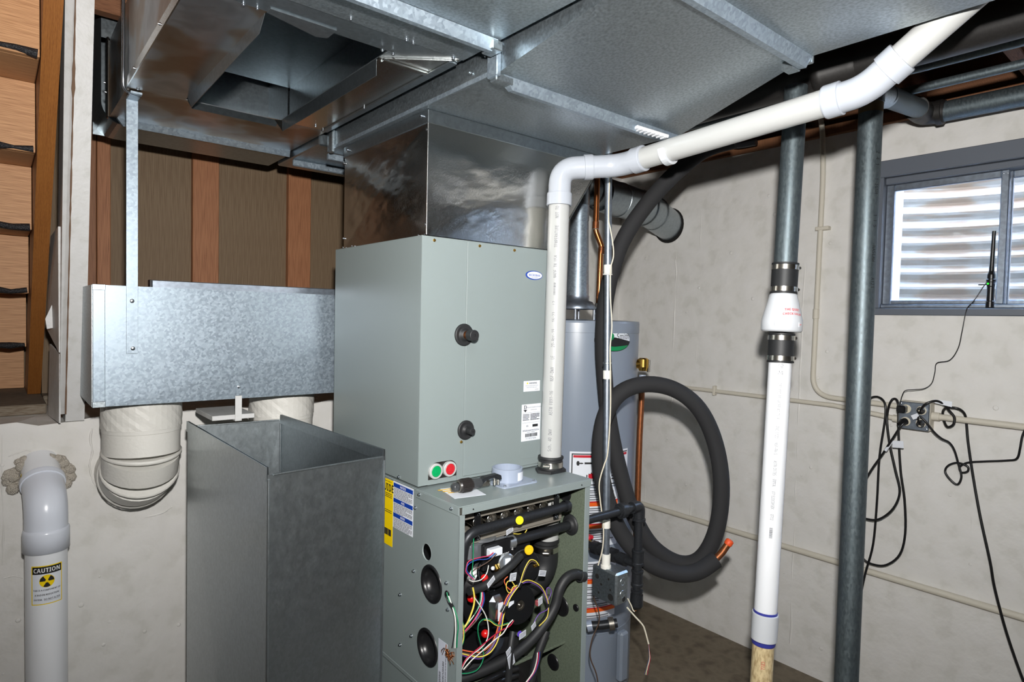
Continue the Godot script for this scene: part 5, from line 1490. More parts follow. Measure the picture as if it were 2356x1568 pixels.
func radon_pipe() -> void:
	var c := V(0.111, 0, -2.15)
	var t := thing("radon_pipe", c, "white plastic radon pipe with a yellow caution label entering the wall", "pipe")
	part(t, "pipe", tb([c, c + V(0, 0.84, 0)], 0.0487, 36), M.pvc_cool)
	part(t, "coupling", lt(c, V(0, 1, 0), [Vector2(0.0487, 0.826), Vector2(0.0545, 0.827), Vector2(0.0545, 0.88), Vector2(0.0535, 0.886), Vector2(0.0495, 0.889)], 36, true), M.radon_fitting)
	var top := V(0.107, 1.0, -2.225)
	part(t, "elbow", tb(fillet([c + V(0, 0.88, 0), c + V(0, 0.955, 0), top], 0.06, 8), 0.0505, 36), M.radon_fitting)
	var dr := (top - (c + V(0, 0.955, 0))).normalized()
	part(t, "elbow_rim", lt(top - dr * 0.012, dr, [Vector2(0.05, 0), Vector2(0.054, 0.001), Vector2(0.055, 0.012), Vector2(0.0545, 0.018), Vector2(0.049, 0.019)], 36), M.radon_fitting)
	part(t, "stub", tb([top, top + dr * 0.085], 0.0475, 30), M.pvc_cool)
	var e := MB.new()
	for i in 4:
		e.lathe(top + dr * 0.02, dr, [Vector2(0.0479, 0.004), Vector2(0.0479, 0.018)], 3, false, -0.4 + 0.62 * i, -0.4 + 0.62 * i + 0.34)
	part(t, "stub_marking", e, M.label_yellow)
	# expanding foam round the hole
	var f := MB.new()
	for i in 70:
		var a := rng.randf_range(-0.5, PI + 0.5)
		var rr := rng.randf_range(0.045, 0.078)
		f.ball(V(0.1 + cos(a) * rr, 1.004 + sin(a) * rr * 0.85, -2.276 + rng.randf_range(0, 0.012)), rng.randf_range(0.008, 0.017), 0.8, V(0, 0, 1), 8)
	part(t, "foam_collar", f, M.foam)
	# caution label
	var ang := deg_to_rad(92.0)
	var nr := V(cos(ang), 0, sin(ang))
	var rt := V(0, 1, 0).cross(nr)
	var R := 0.0487
	var o := V(c.x, 0.741, c.z) + nr * (R + 0.0003)
	var m := MB.new()
	bent_rect(m, o, rt, R + 0.0003, Vector2(-0.037, -0.054), Vector2(0.037, 0.054), 16)
	var lb := part(t, "caution_label", m, M.label_yellow, "yellow-edged caution label")
	o = V(c.x, 0.741, c.z) + nr * (R + 0.0006)
	m = MB.new()
	bent_rect(m, o, rt, R + 0.0006, Vector2(-0.0345, -0.0515), Vector2(0.0345, 0.031), 16)
	part(lb, "white_field", m, M.label_white)
	m = MB.new()
	bent_rect(m, o, rt, R + 0.0006, Vector2(-0.0345, 0.031), Vector2(0.0345, 0.0515), 16)
	part(lb, "black_heading", m, M.print_black)
	o = V(c.x, 0.741, c.z) + nr * (R + 0.0009)
	m = MB.new()
	write(m, "CAUTION", 0.0118, o + V(0, 0.0412, 0), rt, V(0, 1, 0), "Droid Sans", true, 0.88, R)
	part(lb, "heading_lettering", m, M.print_white)
	m = MB.new()
	bent_fan(m, o, rt, R, Vector2(0, 0.011), arc(Vector2(0, 0.011), 0.0175, 0.0175, 0, TAU, 28))
	part(lb, "trefoil_field", m, M.label_yellow)
	o = V(c.x, 0.741, c.z) + nr * (R + 0.0012)
	m = MB.new()
	for i in 3:
		var a := PI / 2 + PI + TAU * i / 3.0
		bent_fan(m, o, rt, R, Vector2(0, 0.011), arc(Vector2(0, 0.011), 0.0165, 0.0165, a - PI / 6, a + PI / 6, 8))
	write(m, "THIS IS A COMPONENT OF", 0.0044, o + V(0, -0.0135, 0), rt, V(0, 1, 0), "Droid Sans", true, 0.86, R)
	write(m, "A RADON REDUCTION", 0.0046, o + V(0, -0.0265, 0), rt, V(0, 1, 0), "Droid Sans", true, 0.86, R)
	write(m, "SYSTEM.  DO NOT ALTER", 0.0046, o + V(0, -0.0395, 0), rt, V(0, 1, 0), "Droid Sans", true, 0.86, R)
	bent_rect(m, o, rt, R, Vector2(-0.006, -0.0435), Vector2(0.031, -0.043), 8)
	part(lb, "lettering", m, M.print_black)
	m = MB.new()
	o = V(c.x, 0.741, c.z) + nr * (R + 0.0014)
	bent_fan(m, o, rt, R, Vector2(0, 0.011), arc(Vector2(0, 0.011), 0.004, 0.004, 0, TAU, 14))
	part(lb, "trefoil_hub", m, M.label_yellow)

# ------------------------------------------------------------------ furnace vent

func collar(t: Node, called: String, p: Vector3, d: Vector3, r: float, l: float, m: Material) -> void:
	part(t, called, lt(p, d, [Vector2(r - 0.004, -0.0005), Vector2(r, 0.0005), Vector2(r, l - 0.003), Vector2(r - 0.001, l), Vector2(r - 0.006, l + 0.0005)], 30), m)

func vent_pipe() -> void:
	var p0 := V(1.243, 1.062, -1.297)
	var p1 := V(1.259, 1.937, -1.303)
	var p2 := V(1.388, 1.949, -1.195)
	var p3 := V(1.42, 2.0, -0.55)
	var p4 := V(1.402, 2.27, -0.15)
	var t := thing("vent_pipe", p0, "white plastic vent pipe rising from the furnace and running under the supply trunk", "pipe")
	var R := 0.0302
	var d01 := (p1 - p0).normalized()
	var d12 := (p2 - p1).normalized()
	var d23 := (p3 - p2).normalized()
	var d34 := (p4 - p3).normalized()
	var a := p1 - d01 * 0.085
	part(t, "upright_pipe", tb([p0, a], R, 30), M.pvc)
	part(t, "elbow", tb(fillet([a - d01 * 0.01, p1, p1 + d12 * 0.1], 0.07, 9), 0.0325, 30), M.pvc_fitting)
	collar(t, "elbow_collar", a - d01 * 0.022, d01, 0.0365, 0.036, M.pvc_fitting)
	collar(t, "elbow_collar", p1 + d12 * 0.068, d12, 0.0362, 0.026, M.pvc_fitting)
	part(t, "street_elbow", tb(fillet([p1 + d12 * 0.09, p2, p2 + d23 * 0.09], 0.05, 8), 0.0322, 30), M.pvc_fitting)
	collar(t, "elbow_collar", p2 + d23 * 0.055, d23, 0.0362, 0.034, M.pvc_fitting)
	part(t, "run_pipe", tb([p2 + d23 * 0.07, p3 - d23 * 0.05], R, 30), M.pvc)
	part(t, "elbow", tb(fillet([p3 - d23 * 0.07, p3, p3 + d34 * 0.075], 0.05, 8), 0.0325, 30), M.pvc_fitting)
	collar(t, "elbow_collar", p3 - d23 * 0.045, -d23, 0.0365, 0.034, M.pvc_fitting)
	collar(t, "elbow_collar", p3 + d34 * 0.05, d34, 0.0365, 0.036, M.pvc_fitting)
	part(t, "end_pipe", tb([p3 + d34 * 0.06, p4], R, 30), M.pvc)
	# rubber flange and clamp at the furnace top
	var fl := MB.new()
	var po := []
	for k in [[0.048, 0.0], [0.03, 0.032], [-0.03, 0.032], [-0.05, 0.0], [-0.03, -0.034], [0.03, -0.034]]:
		po.append(Vector2(1.243 + k[0], 1.297 + k[1]))
	fl.prism(po, Transform3D(Basis(V(1, 0, 0), V(0, 0, -1), V(0, 1, 0)), V(0, 0, 0)), 1.0605, 1.0685)
	part(t, "rubber_flange", fl, M.rubber)
	part(t, "rubber_collar", lt(V(1.243, 1.0685, -1.297), V(0, 1, 0), [Vector2(0.035, 0), Vector2(0.035, 0.028), Vector2(0.0375, 0.031), Vector2(0.037, 0.036), Vector2(0.031, 0.037)], 30), M.rubber)
	var cl := part(t, "hose_clamp", lt(V(1.243, 1.0745, -1.297), V(0, 1, 0), [Vector2(0.035, 0), Vector2(0.0364, 0), Vector2(0.0364, 0.0155), Vector2(0.035, 0.0155)], 30), M.stainless)
	part(cl, "clamp_screw", lt(V(1.203, 1.082, -1.285), V(0.6, 0, 0.75), [Vector2(0, 0), Vector2(0.006, 0), Vector2(0.006, 0.018), Vector2(0.0035, 0.02), Vector2(0, 0.02)], 10), M.stainless)
	# print along the upright, reading upwards
	var nr := V(-0.79, 0, 0.61).normalized()
	nr = (nr - d01 * nr.dot(d01)).normalized()
	var side := nr.cross(d01)
	var m := MB.new()
	for k in [["Sch. 40 DWV", 1.155], ["ASTM F891-16", 1.262], ["NSF-DWV", 1.345], ["LE", 1.392], ["20-Apr-19", 1.448], ["16:23", 1.508], ["L7", 1.548], ["MADE IN USA", 1.652], ["TEMPERATURE", 1.738], ["NOT TO EXCEED 140 F", 1.845]]:
		var c: Vector3 = p0 + d01 * (k[1] - p0.y) + nr * (R + 0.0004)
		write(m, k[0], 0.0098, c, d01, side, "Droid Sans Mono", false, 0.72, R, true)
	for i in 14:
		var c2 := p0 + d01 * (1.572 + i * 0.0026 - p0.y) + nr * (R + 0.0004)
		m.xbox(Transform3D(Basis(d01, side, nr), c2), V(rng.randf_range(0.0007, 0.0018), 0.0075, 0.0006))
	part(t, "printed_text", m, M.print_gray)
	# hook that hangs the run from the trunk's cleat
	var h := thing("pipe_hook", V(1.4, 1.93, -1.03), "white plastic toothed hook holding the vent pipe under the trunk", "pipe hanger")
	var hc := p2 + d23 * ((-1.03 - p2.z) / d23.z)
	var ring := MB.new()
	var u := V(1, 0, 0)
	u = (u - d23 * u.dot(d23)).normalized()
	var w := d23.cross(u)
	for i in 20:
		var a0 := -1.2 + 4.3 * i / 20.0
		var a1 := -1.2 + 4.3 * (i + 1) / 20.0
		var e0 := u * cos(a0) - w * sin(a0)
		var e1 := u * cos(a1) - w * sin(a1)
		var q := []
		for e in [[e0, 0.0306], [e1, 0.0306], [e1, 0.0385], [e0, 0.0385]]:
			q.append(hc + e[0] * e[1] - d23 * 0.009)
		for e in [[e0, 0.0306], [e1, 0.0306], [e1, 0.0385], [e0, 0.0385]]:
			q.append(hc + e[0] * e[1] + d23 * 0.009)
		ring.hexa(q)
	part(h, "hook_band", ring, M.valve_white)
	var tip := V(1.285, 2.006, -1.055)
	var arm := MB.new()
	var st := hc + V(-0.008, 0.0345, 0)
	var ad := (tip - st).normalized()
	var as_ := ad.cross(V(0, 0, 1)).normalized()
	var ab := Basis(ad, as_, ad.cross(as_))
	arm.xbox(Transform3D(ab, (st + tip) * 0.5), V((tip - st).length(), 0.009, 0.02), 0.002)
	var arm_o := part(h, "arm", arm, M.valve_white)
	for i in 7:
		var c3 := st.lerp(tip, 0.12 + 0.13 * i)
		part(arm_o, "tooth", boxx(Transform3D(ab, c3 - as_ * 0.0055), V(0.004, 0.003, 0.02)), M.valve_white)
	screws(h, [tip.lerp(st, 0.25) - as_ * 0.0046], -as_, 0.004)

func boxx(x: Transform3D, s: Vector3, b := 0.0) -> MB:
	var m := MB.new()
	m.xbox(x, s, b)
	return m

# ------------------------------------------------------------------ water heater corner

func water_heater() -> void:
	var c := V(1.807, 0, -1.753)
	var R := 0.247
	var t := thing("water_heater", c, "tall blue-grey tank water heater behind the insulated hose coil", "water heater")
	part(t, "tank", lt(c, V(0, 1, 0), [Vector2(0.235, 0.06), Vector2(R, 0.075), Vector2(R, 1.485), Vector2(0.2455, 1.49)], 64), M.tank_paint)
	part(t, "base_ring", lt(c, V(0, 1, 0), [Vector2(0.22, 0), Vector2(0.225, 0.02), Vector2(0.24, 0.065), Vector2(0.2, 0.066)], 48), M.matte_black)
	part(t, "top_pan", lt(c, V(0, 1, 0), [Vector2(0.2465, 1.455), Vector2(0.2485, 1.456), Vector2(0.2485, 1.492), Vector2(0.246, 1.5), Vector2(0.2, 1.503), Vector2(0, 1.506)], 64), M.tank_paint)
	# draft hood on legs
	var hood := part(t, "draft_hood", lt(c, V(0, 1, 0), [Vector2(0.076, 1.545), Vector2(0.078, 1.549), Vector2(0.062, 1.575), Vector2(0.0475, 1.58), Vector2(0.0475, 1.6)], 32, true), M.aluminium)
	for i in 4:
		var a := 0.9 + TAU * i / 4
		part(hood, "leg", bx(c + V(cos(a) * 0.068 - 0.004, 1.503, sin(a) * 0.068 - 0.004), c + V(cos(a) * 0.068 + 0.004, 1.552, sin(a) * 0.068 + 0.004), 0.001), M.aluminium)
	# seams in the skin
	part(t, "skin_seam", lt(c, V(0, 1, 0), [Vector2(R, 0.33), Vector2(R + 0.0015, 0.332), Vector2(R, 0.334)], 64), M.tank_paint)
	# badge
	var ba := deg_to_rad(101.0)
	var nr := V(cos(ba), 0, sin(ba))
	var rt := V(0, 1, 0).cross(nr)
	var mk := func(k: float) -> Vector3: return V(c.x, 1.431, c.z) + nr * (R + k)
	var m := MB.new()
	bent_fan(m, mk.call(0.0004), rt, R, Vector2.ZERO, arc(Vector2.ZERO, 0.085, 0.0425, 0, TAU, 40))
	var bd := part(t, "badge", m, M.print_black, "oval black, white and green badge")
	m = MB.new()
	bent_fan(m, mk.call(0.0008), rt, R, Vector2(0, 0.01), arc(Vector2.ZERO, 0.0825, 0.04, -0.12, PI + 0.12, 26))
	part(bd, "white_field", m, M.label_white)
	m = MB.new()
	bent_fan(m, mk.call(0.0008), rt, R, Vector2(0, -0.025), arc(Vector2.ZERO, 0.0825, 0.04, PI + 0.5, TAU - 0.5, 26))
	part(bd, "green_field", m, M.label_green)
	m = MB.new()
	var ta := deg_to_rad(91.5)
	var tn := V(cos(ta), 0, sin(ta))
	write(m, "Smith", 0.02, V(c.x, 1.444, c.z) + tn * (R + 0.0014), V(0, 1, 0).cross(tn), V(0, 1, 0), "Droid Sans", false, 0.95, R)
	part(bd, "lettering", m, M.print_black)
	m = MB.new()
	bent_fan(m, mk.call(0.0012), rt, R, Vector2(-0.018, 0.013), arc(Vector2(-0.018, 0.013), 0.014, 0.014, 0, TAU, 20))
	part(bd, "emblem", m, M.label_green)
	# large safety label
	var la := deg_to_rad(110.0)
	nr = V(cos(la), 0, sin(la))
	rt = V(0, 1, 0).cross(nr)
	var at := func(y: float, k: float) -> Vector3: return V(c.x, y, c.z) + nr * (R + k)
	m = MB.new()
	bent_rect(m, at.call(0.955, 0.0004), rt, R, Vector2(-0.125, -0.065), Vector2(0.13, 0.065), 24)
	var lb := part(t, "safety_label", m, M.label_white, "white safety label with red stripe")
	m = MB.new()
	for q in [[-0.118, -0.058, -0.114, 0.058], [-0.118, 0.054, 0.125, 0.058], [-0.118, -0.06, 0.125, -0.056]]:
		bent_rect(m, at.call(0.955, 0.0008), rt, R, Vector2(q[0], q[1]), Vector2(q[2], q[3]), 20)
	bent_fan(m, at.call(0.955, 0.0008), rt, R, Vector2(-0.094, 0.022), arc(Vector2(-0.094, 0.022), 0.006, 0.009, 0, TAU, 14))
	for i in 4:
		bent_fan(m, at.call(0.955, 0.0008), rt, R, Vector2(-0.082, 0.022), arc(Vector2(-0.082, 0.022), 0.008, 0.0025, i * 0.8, i * 0.8 + TAU, 10))
	bent_rect(m, at.call(0.955, 0.0008), rt, R, Vector2(-0.07, 0.019), Vector2(-0.04, 0.026), 6)
	for i in 7:
		bent_rect(m, at.call(0.955, 0.0008), rt, R, Vector2(0.04, 0.03 - i * 0.012), Vector2(0.11 - (i % 3) * 0.012, 0.034 - i * 0.012), 8)
	for i in 4:
		var fx := -0.062 + i * 0.008
		bent_rect(m, at.call(0.955, 0.0008), rt, R, Vector2(fx, -0.045), Vector2(fx + 0.004, -0.02 + i * 0.004), 2)
	part(lb, "print", m, M.print_black)
	m = MB.new()
	bent_rect(m, at.call(0.955, 0.0008), rt, R, Vector2(-0.112, 0.043), Vector2(0.122, 0.052), 20)
	bent_fan(m, at.call(0.955, 0.001), rt, R, Vector2(-0.04, -0.025), arc(Vector2(-0.04, -0.025), 0.016, 0.01, 0.2, TAU + 0.2, 9))
	part(lb, "red_print", m, M.label_red)
	for k in [[0.665, 0.885, -0.115, 0.075, 13], [0.395, 0.61, -0.09, 0.075, 10]]:
		m = MB.new()
		bent_rect(m, at.call(0, 0.0004), rt, R, Vector2(k[2], k[0]), Vector2(k[3], k[1]), 20)
		lb = part(t, "instruction_label", m, M.label_white)
		m = MB.new()
		var n: int = k[4]
		for i in n:
			var y: float = lerpf(k[1] - 0.012, k[0] + 0.008, float(i) / (n - 1))
			if i % 5 == 3:
				continue
			bent_rect(m, at.call(0, 0.0008), rt, R, Vector2(k[2] + 0.006, y), Vector2(k[3] - 0.006 - rng.randf_range(0, 0.05), y + 0.0045), 14)
			bent_rect(m, at.call(0, 0.0008), rt, R, Vector2(k[2] + 0.006, y - 0.007), Vector2(k[3] - 0.006 - rng.randf_range(0, 0.09), y - 0.0035), 14)
		part(lb, "fine_print", m, M.print_gray, "", "stuff")
		for i in n:
			if i % 5 == 3:
				var y2: float = lerpf(k[1] - 0.012, k[0] + 0.008, float(i) / (n - 1))
				m = MB.new()
				bent_rect(m, at.call(0, 0.0009), rt, R, Vector2(k[2], y2 - 0.006), Vector2(k[3], y2 + 0.008), 14)
				part(lb, "orange_bar", m, M.label_orange)
				m = MB.new()
				bent_rect(m, at.call(0, 0.0009), rt, R, Vector2(k[2], y2 + 0.008), Vector2(k[3], y2 + 0.0125), 14)
				part(lb, "red_bar", m, M.label_red)
	# water connections
	for k in [[V(1.875, 1.503, -1.7), "blue"], [V(1.7, 1.503, -1.74), "red"]]:
		part(t, "nipple", lt(k[0], V(0, 1, 0), [Vector2(0.016, 0), Vector2(0.012, 0.004), Vector2(0.0115, 0.03), Vector2(0.014, 0.031), Vector2(0.014, 0.05), Vector2(0.0125, 0.052)], 16), M.zinc)
		part(t, "nipple_ring", lt(k[0], V(0, 1, 0), [Vector2(0.021, 0), Vector2(0.021, 0.004), Vector2(0.012, 0.005)], 18), M.label_blue if k[1] == "blue" else M.label_red)
	# drain valve low on the front
	var dv := part(t, "drain_valve", tb([Vector3(1.692, 0.432, -1.405), Vector3(1.651, 0.423, -1.439), Vector3(1.604, 0.417, -1.479)], 0.0155, 14), M.black_iron)
	part(dv, "valve_nut", tb([Vector3(1.683, 0.43, -1.413), Vector3(1.669, 0.427, -1.424)], 0.023, 8), M.steel)
	part(dv, "valve_nut", tb([Vector3(1.624, 0.421, -1.462), Vector3(1.61, 0.417, -1.474)], 0.02, 8), M.pvc_gray)
	part(t, "foot_bracket", bx(V(1.8, 0.14, -1.5), V(1.845, 0.33, -1.47), 0.008), M.tank_paint)
	# relief valve
	var rv := [Vector3(1.917, 1.334, -1.546), Vector3(1.945, 1.34, -1.522), Vector3(1.943, 1.294, -1.522), Vector3(1.961, 1.335, -1.509)]
	var tv := part(t, "relief_valve", tb([rv[0], rv[1] + V(0.01, 0, 0)], 0.018, 12), M.brass)
	part(tv, "valve_body", lt(rv[1] - V(0, 0.03, 0), V(0, 1, 0), [Vector2(0, 0), Vector2(0.016, 0), Vector2(0.021, 0.015), Vector2(0.021, 0.045), Vector2(0.013, 0.05), Vector2(0, 0.05)], 16), M.brass)
	part(tv, "lever", bx(rv[3] - V(0.003, 0.03, 0.006), rv[3] + V(0.004, 0.018, 0.006), 0.001), M.steel)
	# flue
	var f := thing("flue_pipe", V(1.807, 1.6, -1.753), "galvanized flue rising from the water heater and turning into the wall", "flue")
	part(f, "riser", lt(c, V(0, 1, 0), [Vector2(0.046, 1.585), Vector2(0.037, 1.9), Vector2(0.0385, 1.9), Vector2(0.0385, 1.99)], 28), M.galv_spangle)
	part(f, "riser_elbow", tb(fillet([c + V(0, 1.96, 0), c + V(0, 2.06, 0), V(1.93, 2.06, -1.82)], 0.05, 6), 0.0395, 24), M.galv_smooth)
	part(f, "tee", tb([V(1.9, 2.05, -1.81), V(2.02, 2.05, -1.84)], 0.064, 28), M.galv_pipe)
	part(f, "tee_collar", lt(V(1.935, 2.05, -1.818), V(0.97, 0, -0.25), [Vector2(0.064, 0), Vector2(0.067, 0.002), Vector2(0.067, 0.012), Vector2(0.064, 0.014)], 28), M.matte_black)
	part(f, "run", tb([V(2.02, 2.05, -1.84), V(2.3, 2.04, -1.86)], 0.075, 28), M.galv_smooth)
	part(f, "run_collar", lt(V(2.15, 2.045, -1.85), V(1, 0, -0.05), [Vector2(0.075, 0), Vector2(0.078, 0.002), Vector2(0.078, 0.01), Vector2(0.075, 0.012)], 28), M.galv)
	part(f, "adjustable_elbow", tb(fillet([V(2.3, 2.04, -1.86), V(2.42, 2.03, -1.88), V(2.69, 2.0, -1.96)], 0.06, 4), 0.077, 28), M.galv_smooth)
	part(f, "elbow_bead", lt(V(2.36, 2.035, -1.868), V(1, -0.08, -0.12), [Vector2(0.076, 0), Vector2(0.081, 0.004), Vector2(0.076, 0.008)], 28, true), M.galv)
	part(f, "elbow_bead", lt(V(2.46, 2.027, -1.89), V(1, -0.1, -0.25), [Vector2(0.076, 0), Vector2(0.081, 0.004), Vector2(0.076, 0.008)], 28, true), M.galv)
	part(f, "thimble", lt(V(2.6785, 2.0, -1.957), V(-1, 0, 0), [Vector2(0.09, 0), Vector2(0.09, 0.003), Vector2(0.076, 0.005)], 28), M.matte_black)
	# copper supply pipes
	var cs := thing("cold_water_pipe", V(1.875, 1.55, -1.7), "copper water pipe with a jog above the heater's blue ring", "pipe")
	var cp := fillet([V(1.875, 1.556, -1.7), V(1.88, 1.78, -1.7), V(1.885, 1.8, -1.7), V(1.858, 1.865, -1.712), V(1.86, 1.9, -1.712), V(1.866, 2.33, -1.715)], 0.02, 5)
	part(cs, "pipe", tb(cp, 0.0112, 16), M.copper)
	for k in [[V(1.882, 1.77, -1.7), V(0.1, 1, 0)], [V(1.859, 1.87, -1.712), V(0.02, 1, 0)]]:
		part(cs, "elbow_socket", lt(k[0], k[1], [Vector2(0.0112, -0.001), Vector2(0.013, 0), Vector2(0.013, 0.028), Vector2(0.0112, 0.029)], 16), M.copper_dull)
		part(cs, "solder_ring", lt(k[0] - V(0, 0.004, 0), k[1], [Vector2(0.0112, 0), Vector2(0.0126, 0.003), Vector2(0.0112, 0.006)], 14), M.solder)
	part(cs, "union_nut", lt(V(1.875, 1.553, -1.7), V(0, 1, 0), [Vector2(0, 0), Vector2(0.0155, 0), Vector2(0.0155, 0.016), Vector2(0.012, 0.02)], 6), M.solder)
	var hs := thing("hot_water_pipe", V(1.7, 1.555, -1.74), "straight copper water pipe left of the flue, mostly behind the vent pipe", "pipe")
	part(hs, "pipe", tb([V(1.7, 1.553, -1.74), V(1.7, 2.33, -1.74)], 0.0112, 16), M.copper)
	part(hs, "coupling", lt(V(1.7, 1.85, -1.74), V(0, 1, 0), [Vector2(0.0112, -0.001), Vector2(0.0132, 0), Vector2(0.0132, 0.045), Vector2(0.0112, 0.046)], 16), M.copper_dull)
	part(hs, "union_nut", lt(V(1.7, 1.553, -1.74), V(0, 1, 0), [Vector2(0, 0), Vector2(0.0155, 0), Vector2(0.0155, 0.016), Vector2(0.012, 0.02)], 6), M.solder)
	# relief discharge pipe
	var dp := thing("discharge_pipe", V(1.96, 0.1, -1.52), "dull copper discharge pipe hanging from the brass relief valve", "pipe")
	part(dp, "pipe", tb([Vector3(1.942, 1.263, -1.521), Vector3(1.933, 1.06, -1.519), Vector3(1.925, 0.78, -1.513), Vector3(1.915, 0.5, -1.509)], 0.0115, 14), M.copper_dull)
	part(dp, "thread_seal", tb([Vector3(1.943, 1.294, -1.522), Vector3(1.942, 1.263, -1.521)], 0.0135, 12), M.pvc_gray)

func gas_line() -> void:
	var t := thing("gas_pipe", V(1.4, 0.6, -1.233), "black iron gas pipe from the furnace with a tall drip leg", "pipe")
	var y := 0.9145
	var z := -1.233
	part(t, "pipe", tb([V(1.278, y, z), V(1.49, y, z)], 0.0128, 18), M.black_iron)
	part(t, "union", lt(V(1.475, y, z), V(1, 0, 0), [Vector2(0.0128, -0.001), Vector2(0.019, 0), Vector2(0.02, 0.006), Vector2(0.025, 0.008), Vector2(0.025, 0.026), Vector2(0.02, 0.028), Vector2(0.018, 0.045), Vector2(0.0135, 0.046)], 8), M.black_iron)
	part(t, "pipe", tb([V(1.52, y, z), V(1.56, y, z)], 0.0128, 16), M.black_iron)
	part(t, "elbow", tb(fillet([V(1.54, y, z), V(1.578, y, z), V(1.578, 0.87, z)], 0.02, 6), 0.0185, 16), M.black_iron)
	part(t, "elbow_band", lt(V(1.578, 0.866, z), V(0, 1, 0), [Vector2(0.0185, 0), Vector2(0.021, 0.001), Vector2(0.021, 0.008), Vector2(0.0185, 0.009)], 18), M.black_iron)
	part(t, "drip_leg", tb([V(1.578, 0.88, z), V(1.578, 0.6, z)], 0.0135, 18), M.black_iron)
	for k in [0.735, 0.668, 0.605]:
		part(t, "fitting_band", lt(V(1.578, k, z), V(0, 1, 0), [Vector2(0.0135, -0.014), Vector2(0.0195, -0.012), Vector2(0.0195, -0.004), Vector2(0.018, -0.002), Vector2(0.018, 0.03), Vector2(0.0195, 0.032), Vector2(0.0195, 0.038), Vector2(0.0135, 0.04)], 18), M.black_iron)
	part(t, "drip_cap", lt(V(1.578, 0.598, z), V(0, -1, 0), [Vector2(0.02, -0.03), Vector2(0.021, 0.005), Vector2(0.016, 0.012), Vector2(0, 0.013)], 18), M.black_iron)
	# branch back to the water heater
	var b0 := V(1.578, 0.722, z)
	var b1 := V(1.58, 0.726, z - 0.29)
	part(t, "branch", tb([b0, b1], 0.0125, 14), M.black_iron)
	for k in [[0.16, 0.021, 0.03], [0.32, 0.024, 0.02], [0.44, 0.02, 0.03], [0.58, 0.023, 0.022]]:
		part(t, "nut", lt(b0.lerp(b1, k[0]), V(0, 0, -1), [Vector2(0.012, -0.001), Vector2(k[1], 0), Vector2(k[1], k[2]), Vector2(0.012, k[2] + 0.001)], 8), M.black_iron)
	part(t, "brass_cock", tb([b0.lerp(b1, 0.74), b0.lerp(b1, 0.92)], 0.0175, 10), M.brass)
	part(t, "red_handle", bx(b0.lerp(b1, 0.76) + V(-0.012, 0.02, -0.02), b0.lerp(b1, 0.76) + V(0.012, 0.034, 0.02), 0.004), M.label_red)
	part(t, "branch", tb([b1, b1 + V(0.05, 0, -0.03)], 0.0145, 14), M.black_iron)

